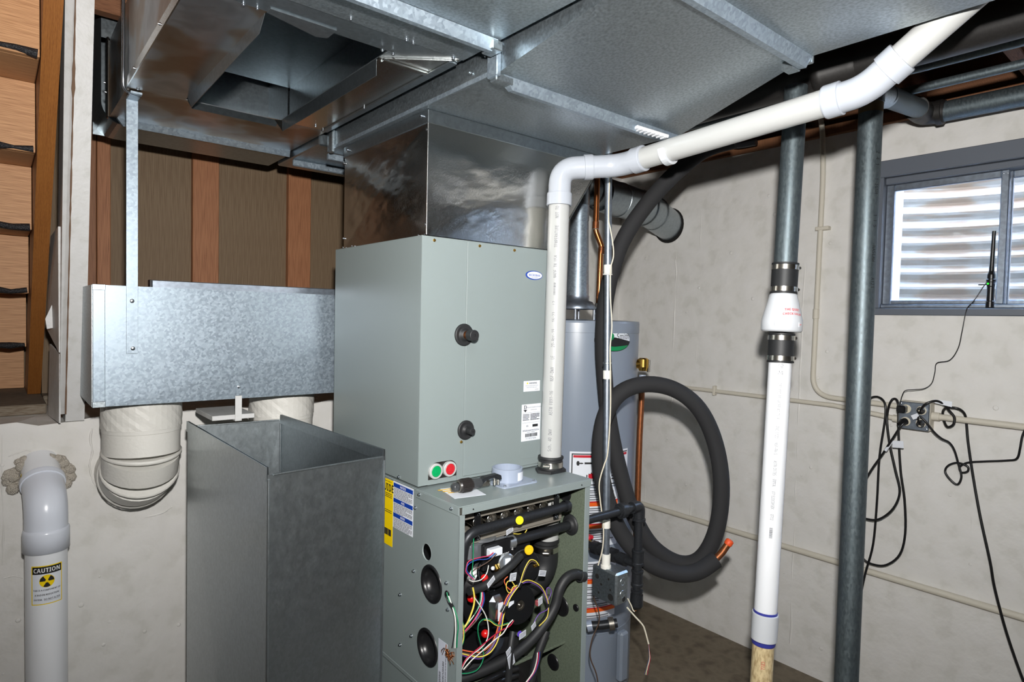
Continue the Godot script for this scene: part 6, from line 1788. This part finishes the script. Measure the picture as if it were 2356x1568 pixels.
func conduit_and_lineset() -> void:
	var top := V(1.5025, 2.33, -1.345)
	var bot := V(1.4915, 0.733, -1.291)
	var t := thing("steel_conduit", V(1.438, 0.7, -1.243), "upright steel conduit with white tape bands and a junction box at its foot", "conduit")
	part(t, "tube", tb([top, bot], 0.0115, 18), M.aluminium)
	var d := (bot - top).normalized()
	for k in [Vector3(1.498, 1.666, -1.324), Vector3(1.493, 1.331, -1.313), Vector3(1.492, 0.858, -1.292)]:
		var c: Vector3 = top + d * (k - top).dot(d)
		part(t, "tape_band", lt(c - d * 0.013, d, [Vector2(0.0115, 0), Vector2(0.0132, 0.001), Vector2(0.0132, 0.027), Vector2(0.0115, 0.028)], 18), M.tape_white)
	part(t, "coupling", lt(top + d * 0.96, d, [Vector2(0.0115, 0), Vector2(0.0135, 0.001), Vector2(0.0135, 0.006), Vector2(0.0115, 0.007)], 18), M.galv)
	part(t, "connector", lt(bot + V(0, -0.012, 0), V(0, 1, 0), [Vector2(0.014, -0.006), Vector2(0.0165, -0.005), Vector2(0.0165, 0.004), Vector2(0.0138, 0.005), Vector2(0.0138, 0.04), Vector2(0.0115, 0.041)], 18), M.tape_white)
	# junction box
	var c0 := V(1.505, 0.666, -1.284)
	var jb := MB.new()
	jb.box(c0 - V(0.03, 0.052, 0.052), c0 + V(0.03, 0.052, 0.052), 0.006)
	var b := part(t, "junction_box", jb, M.galv)
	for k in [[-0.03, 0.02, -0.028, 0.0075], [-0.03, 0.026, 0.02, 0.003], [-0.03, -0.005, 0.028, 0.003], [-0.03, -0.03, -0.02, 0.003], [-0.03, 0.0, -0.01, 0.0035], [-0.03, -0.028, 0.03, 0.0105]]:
		part(b, "box_hole", lt(c0 + V(k[0], k[1], k[2]), V(-1, 0, 0), [Vector2(k[3] + 0.0008, 0), Vector2(k[3], 0.0006), Vector2(0, 0.0006)], 18), M.matte_black)  # flat disc; the shade inside the hole is painted black
	for k in [[0.022, 0.012], [-0.018, 0.012]]:
		part(b, "knockout", lt(c0 + V(0.0, k[0], 0.052), V(0, 0, 1), [Vector2(k[1], 0), Vector2(k[1] - 0.0008, 0.0012), Vector2(k[1] - 0.002, 0.0004), Vector2(0, 0.0004)], 22), M.galv)
	part(b, "cable_hole", lt(c0 + V(0.008, -0.036, 0.052), V(0, 0, 1), back([Vector2(0, 0.0008), Vector2(0.007, 0.0008), Vector2(0.008, 0)]), 16), M.matte_black)  # dark inside of the hole painted as a flat black disc
	# thermostat cable strapped to the conduit
	var tc := thing("thermostat_cable", V(1.46, 1.5, -1.26), "thin cream cable running down the conduit past the junction box", "cable")
	part(tc, "cable", tb(spl([Vector3(1.492, 2.018, -1.32), Vector3(1.49, 1.936, -1.319), Vector3(1.487, 1.826, -1.316), Vector3(1.491, 1.792, -1.311), Vector3(1.497, 1.744, -1.304), Vector3(1.498, 1.704, -1.301), Vector3(1.491, 1.662, -1.305), Vector3(1.49, 1.58, -1.302), Vector3(1.493, 1.485, -1.295), Vector3(1.489, 1.416, -1.296), Vector3(1.489, 1.321, -1.291), Vector3(1.488, 1.211, -1.287), Vector3(1.481, 1.088, -1.287), Vector3(1.472, 1.047, -1.293), Vector3(1.46, 0.992, -1.3), Vector3(1.462, 0.937, -1.296), Vector3(1.469, 0.855, -1.286), Vector3(1.467, 0.787, -1.285), Vector3(1.456, 0.732, -1.292)], 5), 0.0022, 8), M.wire_cream)
	part(tc, "zip_tie", lt([Vector3(1.498, 1.647, -1.323)][0], V(0, 1, 0), [Vector2(0.0135, -0.001), Vector2(0.0155, 0), Vector2(0.0155, 0.003), Vector2(0.0135, 0.004)], 14), M.tape_white)
	# cable hanging out of the box with split ends
	var hc := thing("loose_cable", V(1.5, 0.4, -1.2), "cream cable with stripped coloured ends dangling from the junction box", "cable")
	part(hc, "sheath", tb(spl([Vector3(1.508, 0.612, -1.215), Vector3(1.528, 0.583, -1.197), Vector3(1.545, 0.559, -1.182), Vector3(1.551, 0.541, -1.176), Vector3(1.559, 0.5, -1.167)], 6), 0.0026, 8), M.wire_cream)
	for k in [["white", 0.0], ["red", 2.0], ["yellow", -1.5], ["blue", -2.5]]:
		var p := [Vector3(1.559, 0.503, -1.167), Vector3(1.561, 0.473, -1.164), Vector3(1.562, 0.453, -1.163), Vector3(1.557, 0.426, -1.166), Vector3(1.553, 0.403, -1.168)]
		for i in p.size():
			p[i] += V(0.0009, 0, 0.0009) * k[1] * float(i) / 3.0
		part(hc, "core_wire", tb(spl(p, 4), 0.0008, 6), M["wire_" + k[0]])
	var hc2 := thing("ground_wire", V(1.5, 0.62, -1.2), "short cream wire with a bare copper tip beside the junction box", "wire")
	part(hc2, "sheath", tb(spl([Vector3(1.518, 0.635, -1.221), Vector3(1.526, 0.614, -1.213), Vector3(1.53, 0.6, -1.209), Vector3(1.534, 0.595, -1.205)], 5), 0.002, 8), M.wire_cream)
	part(hc2, "copper_tip", tb([Vector3(1.533, 0.596, -1.206), Vector3(1.539, 0.598, -1.202)], 0.0012, 6), M.copper)
	var bc := thing("brown_cable", V(1.4, 0.3, -1.3), "thin brown cable trailing to the floor beside the furnace", "cable")
	part(bc, "cable", tb(spl([Vector3(1.543, 0.693, -1.346), Vector3(1.525, 0.65, -1.359), Vector3(1.518, 0.592, -1.363), Vector3(1.529, 0.549, -1.352), Vector3(1.531, 0.506, -1.348), Vector3(1.513, 0.448, -1.36), Vector3(1.508, 0.391, -1.362), Vector3(1.523, 0.334, -1.346), Vector3(1.529, 0.277, -1.338)], 5), 0.0022, 8), mat("brown_sheath", rgb(78, 60, 48), 0.5))
	# insulated refrigerant line coiled once
	var l := thing("insulated_line_set", V(1.75, 0.6, -1.35), "black foam-insulated refrigerant line coiled in front of the right wall", "hose")
	var pts := [Vector3(1.838, 2.093, -1.099), Vector3(1.806, 2.072, -1.189), Vector3(1.771, 2, -1.281), Vector3(1.702, 1.901, -1.334), Vector3(1.652, 1.774, -1.396), Vector3(1.621, 1.617, -1.428), Vector3(1.614, 1.453, -1.439), Vector3(1.626, 1.287, -1.434), Vector3(1.639, 1.137, -1.417), Vector3(1.663, 0.987, -1.39), Vector3(1.698, 0.837, -1.354), Vector3(1.748, 0.726, -1.307), Vector3(1.817, 0.669, -1.246), Vector3(1.868, 0.689, -1.191), Vector3(1.901, 0.79, -1.155), Vector3(1.907, 0.942, -1.144), Vector3(1.892, 1.09, -1.164), Vector3(1.841, 1.209, -1.199), Vector3(1.767, 1.275, -1.251), Vector3(1.672, 1.291, -1.305), Vector3(1.591, 1.256, -1.345), Vector3(1.545, 1.167, -1.366), Vector3(1.537, 1.038, -1.367), Vector3(1.554, 0.909, -1.347), Vector3(1.592, 0.795, -1.31), Vector3(1.655, 0.708, -1.253), Vector3(1.735, 0.669, -1.197), Vector3(1.799, 0.672, -1.157), Vector3(1.856, 0.709, -1.124)]
	part(l, "insulation", tb(spl(pts, 6), 0.0275, 20), M.foam_rubber)
	var ends := [Vector3(1.847, 0.7, -1.131), Vector3(1.872, 0.734, -1.112), Vector3(1.89, 0.77, -1.098)]
	part(l, "copper_tube", tb(ends, 0.0115, 16), M.copper_dull)
	var ed: Vector3 = (ends[2] - ends[1]).normalized()
	part(l, "orange_cap", lt(ends[2] - ed * 0.008, ed, [Vector2(0.0125, -0.004), Vector2(0.0135, 0), Vector2(0.0135, 0.012), Vector2(0.009, 0.016), Vector2(0, 0.017)], 16, true), M.orange_cap)

# ------------------------------------------------------------------ right side

func rod(t: Node, called: String, a: Vector3, b: Vector3, r: float, m: Material, sides := 24) -> MeshInstance3D:
	return part(t, called, tb([a, b], r, sides), m)

func coupling(t: Node, a: Vector3, b: Vector3, r: float) -> void:
	var d := (b - a).normalized()
	var l := (b - a).length()
	var c := part(t, "rubber_coupling", lt(a, d, [Vector2(r - 0.006, -0.0005), Vector2(r + 0.001, 0), Vector2(r + 0.001, 0.004), Vector2(r, 0.005), Vector2(r, l - 0.005), Vector2(r + 0.001, l - 0.004), Vector2(r + 0.001, l), Vector2(r - 0.006, l + 0.0005)], 30), M.rubber)
	for k in [0.006, l - 0.019]:
		part(c, "clamp_band", lt(a + d * k, d, [Vector2(r, 0), Vector2(r + 0.0016, 0), Vector2(r + 0.0016, 0.013), Vector2(r, 0.013)], 30), M.stainless)
		part(c, "clamp_screw", lt(a + d * (k + 0.0065) + V(0.77, 0, 0.64) * (r + 0.003) - V(-0.64, 0, 0.77) * 0.006, V(-0.64, 0, 0.77), [Vector2(0, 0), Vector2(0.0042, 0), Vector2(0.0042, 0.013), Vector2(0, 0.013)], 8), M.stainless)

func sump_and_stack() -> void:
	var R := 0.0302
	var g := [Vector3(1.709, 2.1, -0.841), Vector3(1.687, 1.671, -0.84), Vector3(1.682, 1.586, -0.84), Vector3(1.678, 1.48, -0.839), Vector3(1.674, 1.396, -0.838), Vector3(1.639, 0.703, -0.836), Vector3(1.635, 0.628, -0.836), Vector3(1.627, 0.51, -0.836)]
	var t := thing("sump_discharge_pipe", V(1.62, 0, -0.835), "sump discharge pipe of steel, white check valve and plastic in front of the right wall", "pipe")
	var dn: Vector3 = (g[7] - g[0]).normalized()
	rod(t, "steel_pipe", g[0] - dn * 0.06, g[1] + dn * 0.01, R, M.galv_pipe)
	coupling(t, g[1], g[2], 0.0345)
	var vl: float = (g[3] - g[2]).length()
	var cv := part(t, "check_valve", lt(g[2], dn, [Vector2(0.03, -0.001), Vector2(0.0345, 0), Vector2(0.036, 0.004), Vector2(0.0525, vl * 0.66), Vector2(0.0535, vl * 0.72), Vector2(0.0535, vl * 0.94), Vector2(0.05, vl * 0.99), Vector2(0.035, vl)], 40, true), M.valve_white)
	var nr := V(-0.5, 0, 0.87).normalized()
	nr = (nr - dn * nr.dot(dn)).normalized()
	var rt := (-dn).cross(nr)
	var m := MB.new()
	write(m, "THE QUIET", 0.0062, g[2] + dn * (vl * 0.42) + nr * 0.0475, rt, (-dn + nr * -0.25).normalized(), "Droid Sans", true, 1.05, 0.047)
	write(m, "CHECK VALVE", 0.0062, g[2] + dn * (vl * 0.53) + nr * 0.0503, rt, (-dn + nr * -0.25).normalized(), "Droid Sans", true, 1.05, 0.0495)
	write(m, "UP", 0.003, g[2] + dn * (vl * 0.8) + nr * 0.054 + rt * 0.02, rt, -dn, "Droid Sans", true, 1.0, 0.0535)
	part(cv, "lettering", m, M.print_red)
	for a in [-0.9, 0.35]:
		var dd := nr * cos(a) + rt * sin(a)
		part(cv, "rib", boxx(Transform3D(Basis(dn, dd, dn.cross(dd)), g[2] + dn * vl * 0.8 + dd * 0.0535), V(0.014, 0.003, 0.004), 0.001), M.valve_white)
	coupling(t, g[3] + dn * 0.003, g[4], 0.034)
	rod(t, "plastic_pipe", g[4], g[5] + dn * 0.02, R, M.pvc_cool)
	var cl: float = (g[6] - g[5]).length()
	part(t, "glue_ring", lt(g[5] - dn * 0.006, dn, [Vector2(R, 0), Vector2(R + 0.0014, 0.001), Vector2(R + 0.0018, 0.009)], 30), M.blue_glue)
	part(t, "slip_coupling", lt(g[5], dn, [Vector2(R + 0.001, 0), Vector2(0.0345, 0.001), Vector2(0.035, 0.004), Vector2(0.0345, cl - 0.002), Vector2(R + 0.001, cl)], 30), M.valve_white)
	part(t, "glue_ring", lt(g[6] - dn * 0.002, dn, [Vector2(0.0338, 0), Vector2(R + 0.0016, 0.004), Vector2(R + 0.0008, 0.012), Vector2(R, 0.014)], 30), M.blue_glue)
	var k: Vector3 = g[6] + dn * ((g[6] as Vector3).y / -dn.y - 0.001)
	rod(t, "old_pipe", g[6], k, R - 0.0012, M.pvc_old)
	# print along the plastic pipe, reading downwards
	m = MB.new()
	nr = V(-0.86, 0, 0.5).normalized()
	nr = (nr - dn * nr.dot(dn)).normalized()
	var sd := nr.cross(dn)
	for q in [["CH 40", 0.018, 0.012], ["280 PSI PR WATER AT 73 F", 0.105, 0.008], ["PVC 1120", 0.19, 0.008], ["NSF-PW-G", 0.235, 0.008], ["ASTM D1785", 0.288, 0.008], ["PPFA", 0.328, 0.0095], ["071520C0HSBX", 0.376, 0.008], ["0712", 0.422, 0.008]]:
		write(m, q[0], q[2], g[4] + dn * q[1] + nr * (R + 0.0004), dn, sd, "Droid Sans Mono", false, 0.62, R, true)
	for i in 12:
		m.xbox(Transform3D(Basis(dn, sd, nr), g[4] + dn * (0.452 + i * 0.0024) + nr * (R + 0.0003)), V(rng.randf_range(0.0006, 0.0016), 0.008, 0.0006))
	part(t, "printed_text", m, M.print_gray)
	m = MB.new()
	write(m, "CELL", 0.009, g[6] + dn * 0.06 + nr * (R + 0.0002), dn, sd, "Droid Sans", false, 0.9, R, true)
	part(t, "faded_lettering", m, M.print_red)
	# steel vent stack
	var s := [Vector3(1.871, 2.119, -0.706), Vector3(1.855, 1.743, -0.702), Vector3(1.838, 1.2, -0.691), Vector3(1.81, 0.515, -0.684)]
	var sdn: Vector3 = (s[3] - s[0]).normalized()
	var v := thing("steel_stack", V(1.8, 0, -0.69), "upright galvanized steel stack pipe beside the window", "pipe")
	rod(v, "pipe", s[0], s[3] + sdn * ((s[3] as Vector3).y / -sdn.y - 0.001), 0.0305, M.galv_pipe)
	part(v, "rust_band", lt(s[0] - sdn * 0.001, sdn, [Vector2(0.0309, 0), Vector2(0.0309, 0.03)], 24), mat("rust", rgb(112, 92, 62), 0.75, 0.2))
	var hd: Vector3 = s[0] - sdn * 0.03
	part(v, "top_elbow", tb(fillet([s[0] + sdn * 0.002, hd, hd + V(0.12, 0.02, -0.005)], 0.03, 6), 0.0335, 22), M.galv)
	part(v, "cross_piece", tb([hd + V(0.1, 0.017, 0), V(2.5, 2.262, -0.775)], 0.031, 22), M.galv_pipe)
	part(v, "wall_elbow", tb(fillet([V(2.42, 2.25, -0.77), V(2.545, 2.262, -0.785), V(2.55, 2.257, -0.72)], 0.03, 6), 0.0385, 20), M.dark_pipe)
	part(v, "elbow_hub", lt(V(2.55, 2.257, -0.745), V(0, 0, 1), [Vector2(0.036, -0.002), Vector2(0.043, 0), Vector2(0.043, 0.018), Vector2(0.036, 0.02)], 24), M.dark_pipe)
	part(v, "run_pipe", tb([V(2.55, 2.257, -0.735), V(2.552, 2.25, 1.2)], 0.0345, 24), M.galv_pipe)
	m = MB.new()
	nr = V(-0.42, 0, 0.9).normalized()
	nr = (nr - sdn * nr.dot(sdn)).normalized()
	sd = nr.cross(sdn)
	for q in [[0.16, "2 4 1", 0.011], [0.235, "1 IGSH", 0.01], [0.33, "1 1 S", 0.01], [0.42, "NASLAW", 0.01], [0.5, "A121", 0.01]]:
		write(m, q[1], q[2], s[0] + sdn * q[0] + nr * 0.0309, sdn, sd, "Droid Sans Mono", false, 0.9, 0.0305, true)
	part(v, "stencil_marks", m, M.print_black)

func wall_conduits() -> void:
	var c := thing("painted_conduit", V(2.66, 1.2, -1.19), "cream painted conduit bending from the ceiling to the outlet box", "conduit")
	part(c, "tube", tb(fillet([V(2.64, 2.42, -1.2), V(2.655, 2.33, -1.187), V(2.665, 2.15, -1.18), V(2.665, 1.205, -1.19), V(2.655, 1.2, -0.845)], 0.09, 10), 0.0105, 14), M.conduit_paint)
	part(c, "coupling", lt(V(2.665, 1.53, -1.187), V(0, 1, 0), [Vector2(0.0105, 0), Vector2(0.0125, 0.001), Vector2(0.0125, 0.04), Vector2(0.0105, 0.041)], 14), M.conduit_paint)
	part(c, "pipe_strap", bx(V(2.652, 1.9, -1.2), V(2.679, 1.915, -1.145), 0.002), M.conduit_paint)
	c = thing("painted_conduit", V(2.66, 1.17, -1.5), "thin cream painted conduit running left from the outlet box", "conduit")
	part(c, "tube", tb([V(2.666, 1.178, -2.27), V(2.666, 1.173, -1.1), V(2.655, 1.15, -0.846)], 0.0095, 14), M.conduit_paint)
	part(c, "pipe_strap", bx(V(2.654, 1.155, -1.66), V(2.679, 1.2, -1.648), 0.002), M.conduit_paint)
	part(c, "connector", tb([V(2.655, 1.152, -0.875), V(2.655, 1.15, -0.846)], 0.014, 12), M.conduit_paint)
	c = thing("painted_conduit", V(2.66, 1.17, 0.2), "cream painted conduit running right from the outlet box", "conduit")
	part(c, "tube", tb([V(2.655, 1.177, -0.747), V(2.663, 1.168, 1.6)], 0.0115, 14), M.conduit_paint)
	part(c, "connector", tb([V(2.655, 1.177, -0.746), V(2.655, 1.177, -0.722)], 0.0155, 12), M.conduit_paint)
	c = thing("painted_conduit", V(2.665, 0.53, -0.9), "cream painted conduit low along the right wall", "conduit")
	part(c, "tube", tb([V(2.664, 0.526, -2.27), V(2.664, 0.536, 1.6)], 0.0125, 14), M.conduit_paint)

func plug(t: Node, p: Vector3, d: Vector3, r := 0.0135, l := 0.03) -> void:
	part(t, "plug", lt(p, d, [Vector2(r, 0), Vector2(r, l * 0.5), Vector2(r * 0.6, l * 0.85), Vector2(r * 0.35, l * 1.3)], 10, true), M.black_plastic)

func cord(called: String, pts: Array, r: float, label: String, plug_at: Vector3, plug_dir: Vector3) -> Node3D:
	var t := thing(called, pts[pts.size() - 1], label, "cord")
	part(t, "cable", tb(spl(pts, 5), r, 9), M.black_plastic)
	if plug_at != Vector3.ZERO:
		plug(t, plug_at, plug_dir)
	return t

func outlet_and_cords() -> void:
	var t := thing("outlet_box", V(2.64, 1.12, -0.797), "square metal outlet box with two double receptacles on the right wall", "outlet")
	part(t, "back_box", bx(V(2.628, 1.121, -0.848), V(2.679, 1.225, -0.746), 0.003), M.conduit_paint)
	var pl := part(t, "cover_plate", bx(V(2.6225, 1.122, -0.847), V(2.6295, 1.224, -0.747), 0.003), M.aluminium)
	for z in [-0.822, -0.772]:
		for y in [1.197, 1.15]:
			part(pl, "receptacle", lt(V(2.6225, y, z), V(-1, 0, 0), [Vector2(0.0165, 0), Vector2(0.0165, 0.002), Vector2(0.0155, 0.003), Vector2(0, 0.003)], 22), M.wire_cream)
	screws(pl, [V(2.6225, 1.1735, -0.797), V(2.6225, 1.216, -0.84), V(2.6225, 1.13, -0.754)], V(-1, 0, 0), 0.003)
	# thin antenna lead
	var dev := V(2.655, 1.578, -0.59)
	var a := cord("antenna_lead", [Vector3(2.61, 1.197, -0.831), Vector3(2.61, 1.221, -0.838), Vector3(2.61, 1.257, -0.83), Vector3(2.61, 1.268, -0.819), Vector3(2.61, 1.273, -0.793), Vector3(2.64, 1.278, -0.77), Vector3(2.65, 1.3, -0.751), Vector3(2.65, 1.341, -0.743), Vector3(2.65, 1.374, -0.738), Vector3(2.65, 1.387, -0.699), Vector3(2.65, 1.432, -0.675), Vector3(2.64, 1.495, -0.663), Vector3(2.64, 1.569, -0.653), Vector3(2.63, 1.599, -0.631), Vector3(2.64, 1.66, -0.601), Vector3(2.65, 1.67, -0.585)], 0.0016, "thin black lead running from the outlet up to the antenna", Vector3.ZERO, V(-1, 0, 0))
	part(a, "adapter", bx(V(2.588, 1.184, -0.845), V(2.6195, 1.21, -0.815), 0.004), M.black_plastic)
	# antenna standing in the window
	var an := thing("antenna", dev, "slim black antenna with a green light standing in the window", "antenna")
	part(an, "foot", lt(dev, V(0, 1, 0), [Vector2(0, 0), Vector2(0.0125, 0), Vector2(0.0125, 0.02), Vector2(0.011, 0.022), Vector2(0.011, 0.07), Vector2(0.0125, 0.073), Vector2(0.0125, 0.086), Vector2(0.0145, 0.088), Vector2(0.0145, 0.096), Vector2(0.012, 0.098), Vector2(0.012, 0.112), Vector2(0.008, 0.125), Vector2(0.0075, 0.14)], 16), M.black_plastic)
	part(an, "stick", tb([dev + V(0, 0.138, 0), dev + V(-0.006, 0.262, 0.003)], [0.0072, 0.0058], 14), M.black_plastic)
	part(an, "clip", bx(dev + V(-0.012, 0.076, -0.034), dev + V(-0.004, 0.08, -0.004), 0.001), M.black_plastic)
	part(an, "indicator_light", lt(dev + V(-0.012, 0.081, -0.006), V(-1, 0, 0.3), [Vector2(0.0032, 0), Vector2(0.003, 0.001), Vector2(0, 0.0016)], 10), M.green_light)
	# extension cord hung in loops over the conduits
	var co := [Vector3(2.605, 1.154, -0.81), Vector3(2.59, 1.137, -0.825), Vector3(2.59, 1.09, -0.849), Vector3(2.61, 1.019, -0.889), Vector3(2.61, 0.925, -0.938), Vector3(2.61, 0.817, -0.975), Vector3(2.61, 0.761, -0.979), Vector3(2.61, 0.752, -0.943), Vector3(2.61, 0.762, -0.894), Vector3(2.61, 0.815, -0.847), Vector3(2.61, 0.885, -0.827), Vector3(2.61, 0.964, -0.845), Vector3(2.61, 1.059, -0.868), Vector3(2.61, 1.149, -0.881), Vector3(2.635, 1.202, -0.884), Vector3(2.65, 1.227, -0.875), Vector3(2.635, 1.212, -0.854), Vector3(2.63, 1.111, -0.847), Vector3(2.63, 0.964, -0.834), Vector3(2.63, 0.852, -0.816), Vector3(2.63, 0.729, -0.809), Vector3(2.63, 0.642, -0.824), Vector3(2.63, 0.588, -0.867), Vector3(2.63, 0.575, -0.912), Vector3(2.63, 0.587, -0.951), Vector3(2.63, 0.652, -0.992), Vector3(2.63, 0.858, -1.012), Vector3(2.64, 1.068, -1.003), Vector3(2.645, 1.198, -0.968), Vector3(2.65, 1.228, -0.939), Vector3(2.635, 1.213, -0.902), Vector3(2.63, 1.154, -0.894), Vector3(2.63, 1, -0.908), Vector3(2.63, 0.829, -0.91), Vector3(2.63, 0.656, -0.917), Vector3(2.63, 0.528, -0.941), Vector3(2.63, 0.417, -0.957), Vector3(2.63, 0.288, -0.973)]
	var ex := cord("extension_cord", co, 0.0042, "black extension cord looped over the conduits behind the steel stack", V(2.6195, 1.15, -0.822), V(-0.8, -0.2, -0.3))
	var tg := MB.new()
	var tp := [Vector3(2.6, 1.054, -0.868), Vector3(2.6, 1.063, -0.837)]
	tg.xbox(Transform3D(Basis(V(0, 0.1, 1).normalized(), V(0, 1, -0.1).normalized(), V(-1, 0, 0)), tp[1]), V(0.038, 0.026, 0.0006))
	part(ex, "paper_tag", tg, M.label_white)
	part(ex, "tag_wrap", tb([Vector3(2.605, 1.031, -0.88), Vector3(2.605, 1.071, -0.86)], 0.006, 8), M.label_white)
	# two more cords
	var c2 := cord("power_cord", [Vector3(2.6, 1.196, -0.768), Vector3(2.585, 1.218, -0.756), Vector3(2.585, 1.232, -0.741), Vector3(2.6, 1.24, -0.718), Vector3(2.62, 1.225, -0.699), Vector3(2.63, 1.207, -0.688), Vector3(2.635, 1.184, -0.673), Vector3(2.635, 1.158, -0.675), Vector3(2.64, 1.146, -0.693), Vector3(2.655, 1.164, -0.709), Vector3(2.655, 1.195, -0.714), Vector3(2.64, 1.214, -0.701), Vector3(2.63, 1.219, -0.678), Vector3(2.635, 1.215, -0.658), Vector3(2.65, 1.197, -0.646), Vector3(2.66, 1.162, -0.642), Vector3(2.66, 1.094, -0.634), Vector3(2.66, 0.973, -0.614), Vector3(2.65, 0.842, -0.586), Vector3(2.64, 0.701, -0.551), Vector3(2.64, 0.615, -0.535), Vector3(2.64, 0.491, -0.502), Vector3(2.64, 0.386, -0.467), Vector3(2.64, 0.31, -0.438)], 0.0044, "black power cord knotted round the conduit and falling to the right", V(2.6195, 1.197, -0.772), V(-0.9, 0.1, 0.15))
	tg = MB.new()
	tp = [Vector3(2.6, 1.233, -0.729), Vector3(2.6, 1.243, -0.697), Vector3(2.6, 1.225, -0.678)]
	tg.hexa([tp[0] + V(0, 0, 0), tp[0] + V(0, 0.012, 0), tp[0] + V(0.0008, 0.012, 0), tp[0] + V(0.0008, 0, 0), tp[2] + V(0.02, -0.004, 0), tp[2] + V(0.02, 0.016, 0), tp[2] + V(0.0208, 0.016, 0), tp[2] + V(0.0208, -0.004, 0)])
	part(c2, "paper_tag", tg, M.label_white)
	var c3 := cord("appliance_cord", [Vector3(2.6, 1.154, -0.769), Vector3(2.588, 1.171, -0.772), Vector3(2.588, 1.178, -0.764), Vector3(2.59, 1.159, -0.745), Vector3(2.6, 1.126, -0.722), Vector3(2.61, 1.106, -0.702), Vector3(2.63, 1.092, -0.683), Vector3(2.64, 1.065, -0.669), Vector3(2.65, 1.018, -0.658), Vector3(2.65, 0.974, -0.647), Vector3(2.65, 0.943, -0.658), Vector3(2.65, 0.957, -0.681), Vector3(2.655, 0.981, -0.698), Vector3(2.655, 1.005, -0.689), Vector3(2.655, 1.02, -0.662), Vector3(2.655, 1.013, -0.632), Vector3(2.655, 0.995, -0.631), Vector3(2.655, 0.988, -0.649), Vector3(2.66, 1.005, -0.656), Vector3(2.66, 1.025, -0.634), Vector3(2.66, 1.038, -0.589), Vector3(2.66, 1.054, -0.523), Vector3(2.655, 1.067, -0.495), Vector3(2.65, 1.105, -0.487), Vector3(2.65, 1.144, -0.483), Vector3(2.65, 1.18, -0.473)], 0.0036, "black appliance cord with a small knot below the outlet box", V(2.6195, 1.15, -0.772), V(-0.9, -0.1, 0.2))
	tg = MB.new()
	tp = [Vector3(2.585, 1.177, -0.78)]
	tg.xbox(Transform3D(Basis(V(0, 0.5, 0.85).normalized(), V(0, 0.85, -0.5).normalized(), V(-1, 0, 0)), tp[0]), V(0.024, 0.017, 0.0006))
	part(c3, "paper_tag", tg, M.label_white)

func overhead_pipes() -> void:
	var b := thing("cast_iron_drain", V(1.77, 2.2, -0.3), "thick dark cast-iron drain pipe under the joists", "pipe")
	part(b, "pipe", tb([V(1.79, 2.205, -1.9), V(1.79, 2.225, 1.6)], 0.05, 26), M.dark_pipe)
	part(b, "hub", lt(V(1.79, 2.213, -0.82), V(0, 0, 1), [Vector2(0.05, 0), Vector2(0.064, 0.006), Vector2(0.064, 0.03), Vector2(0.058, 0.036), Vector2(0.058, 0.1), Vector2(0.05, 0.115)], 28, true), M.dark_pipe)
	b = thing("overhead_pipe", V(2.2, 2.23, 0), "thin grey steel pipe under the joists near the window", "pipe", "")
	part(b, "tube", tb([V(2.2, 2.24, -1.7), V(2.2, 2.24, 1.6)], 0.0135, 16), M.galv_pipe)
	b = thing("overhead_pipe", V(2.0, 2.233, 0), "grey steel pipe under the joists left of the thin one", "pipe", "")
	part(b, "tube", tb([V(2.0, 2.236, -1.7), V(2.0, 2.233, 1.6)], 0.017, 16), M.galv_pipe)
	b = thing("overhead_pipe", V(1.93, 2.29, 0), "rusty brown pipe under the joists beside the drain", "pipe", "")
	part(b, "tube", tb([V(1.93, 2.28, -1.7), V(1.93, 2.28, 1.6)], 0.015, 16), M.copper_dull)
	b = thing("black_cable", V(2.6, 2.3, -1.6), "black cable bundle on the sill plate behind the vent pipe", "cable")
	part(b, "cable", tb(spl([Vector3(2.6, 2.291, -1.758), Vector3(2.6, 2.315, -1.665), Vector3(2.6, 2.329, -1.602), Vector3(2.6, 2.309, -1.532), Vector3(2.6, 2.306, -1.448)], 5), 0.014, 12), M.black_plastic)
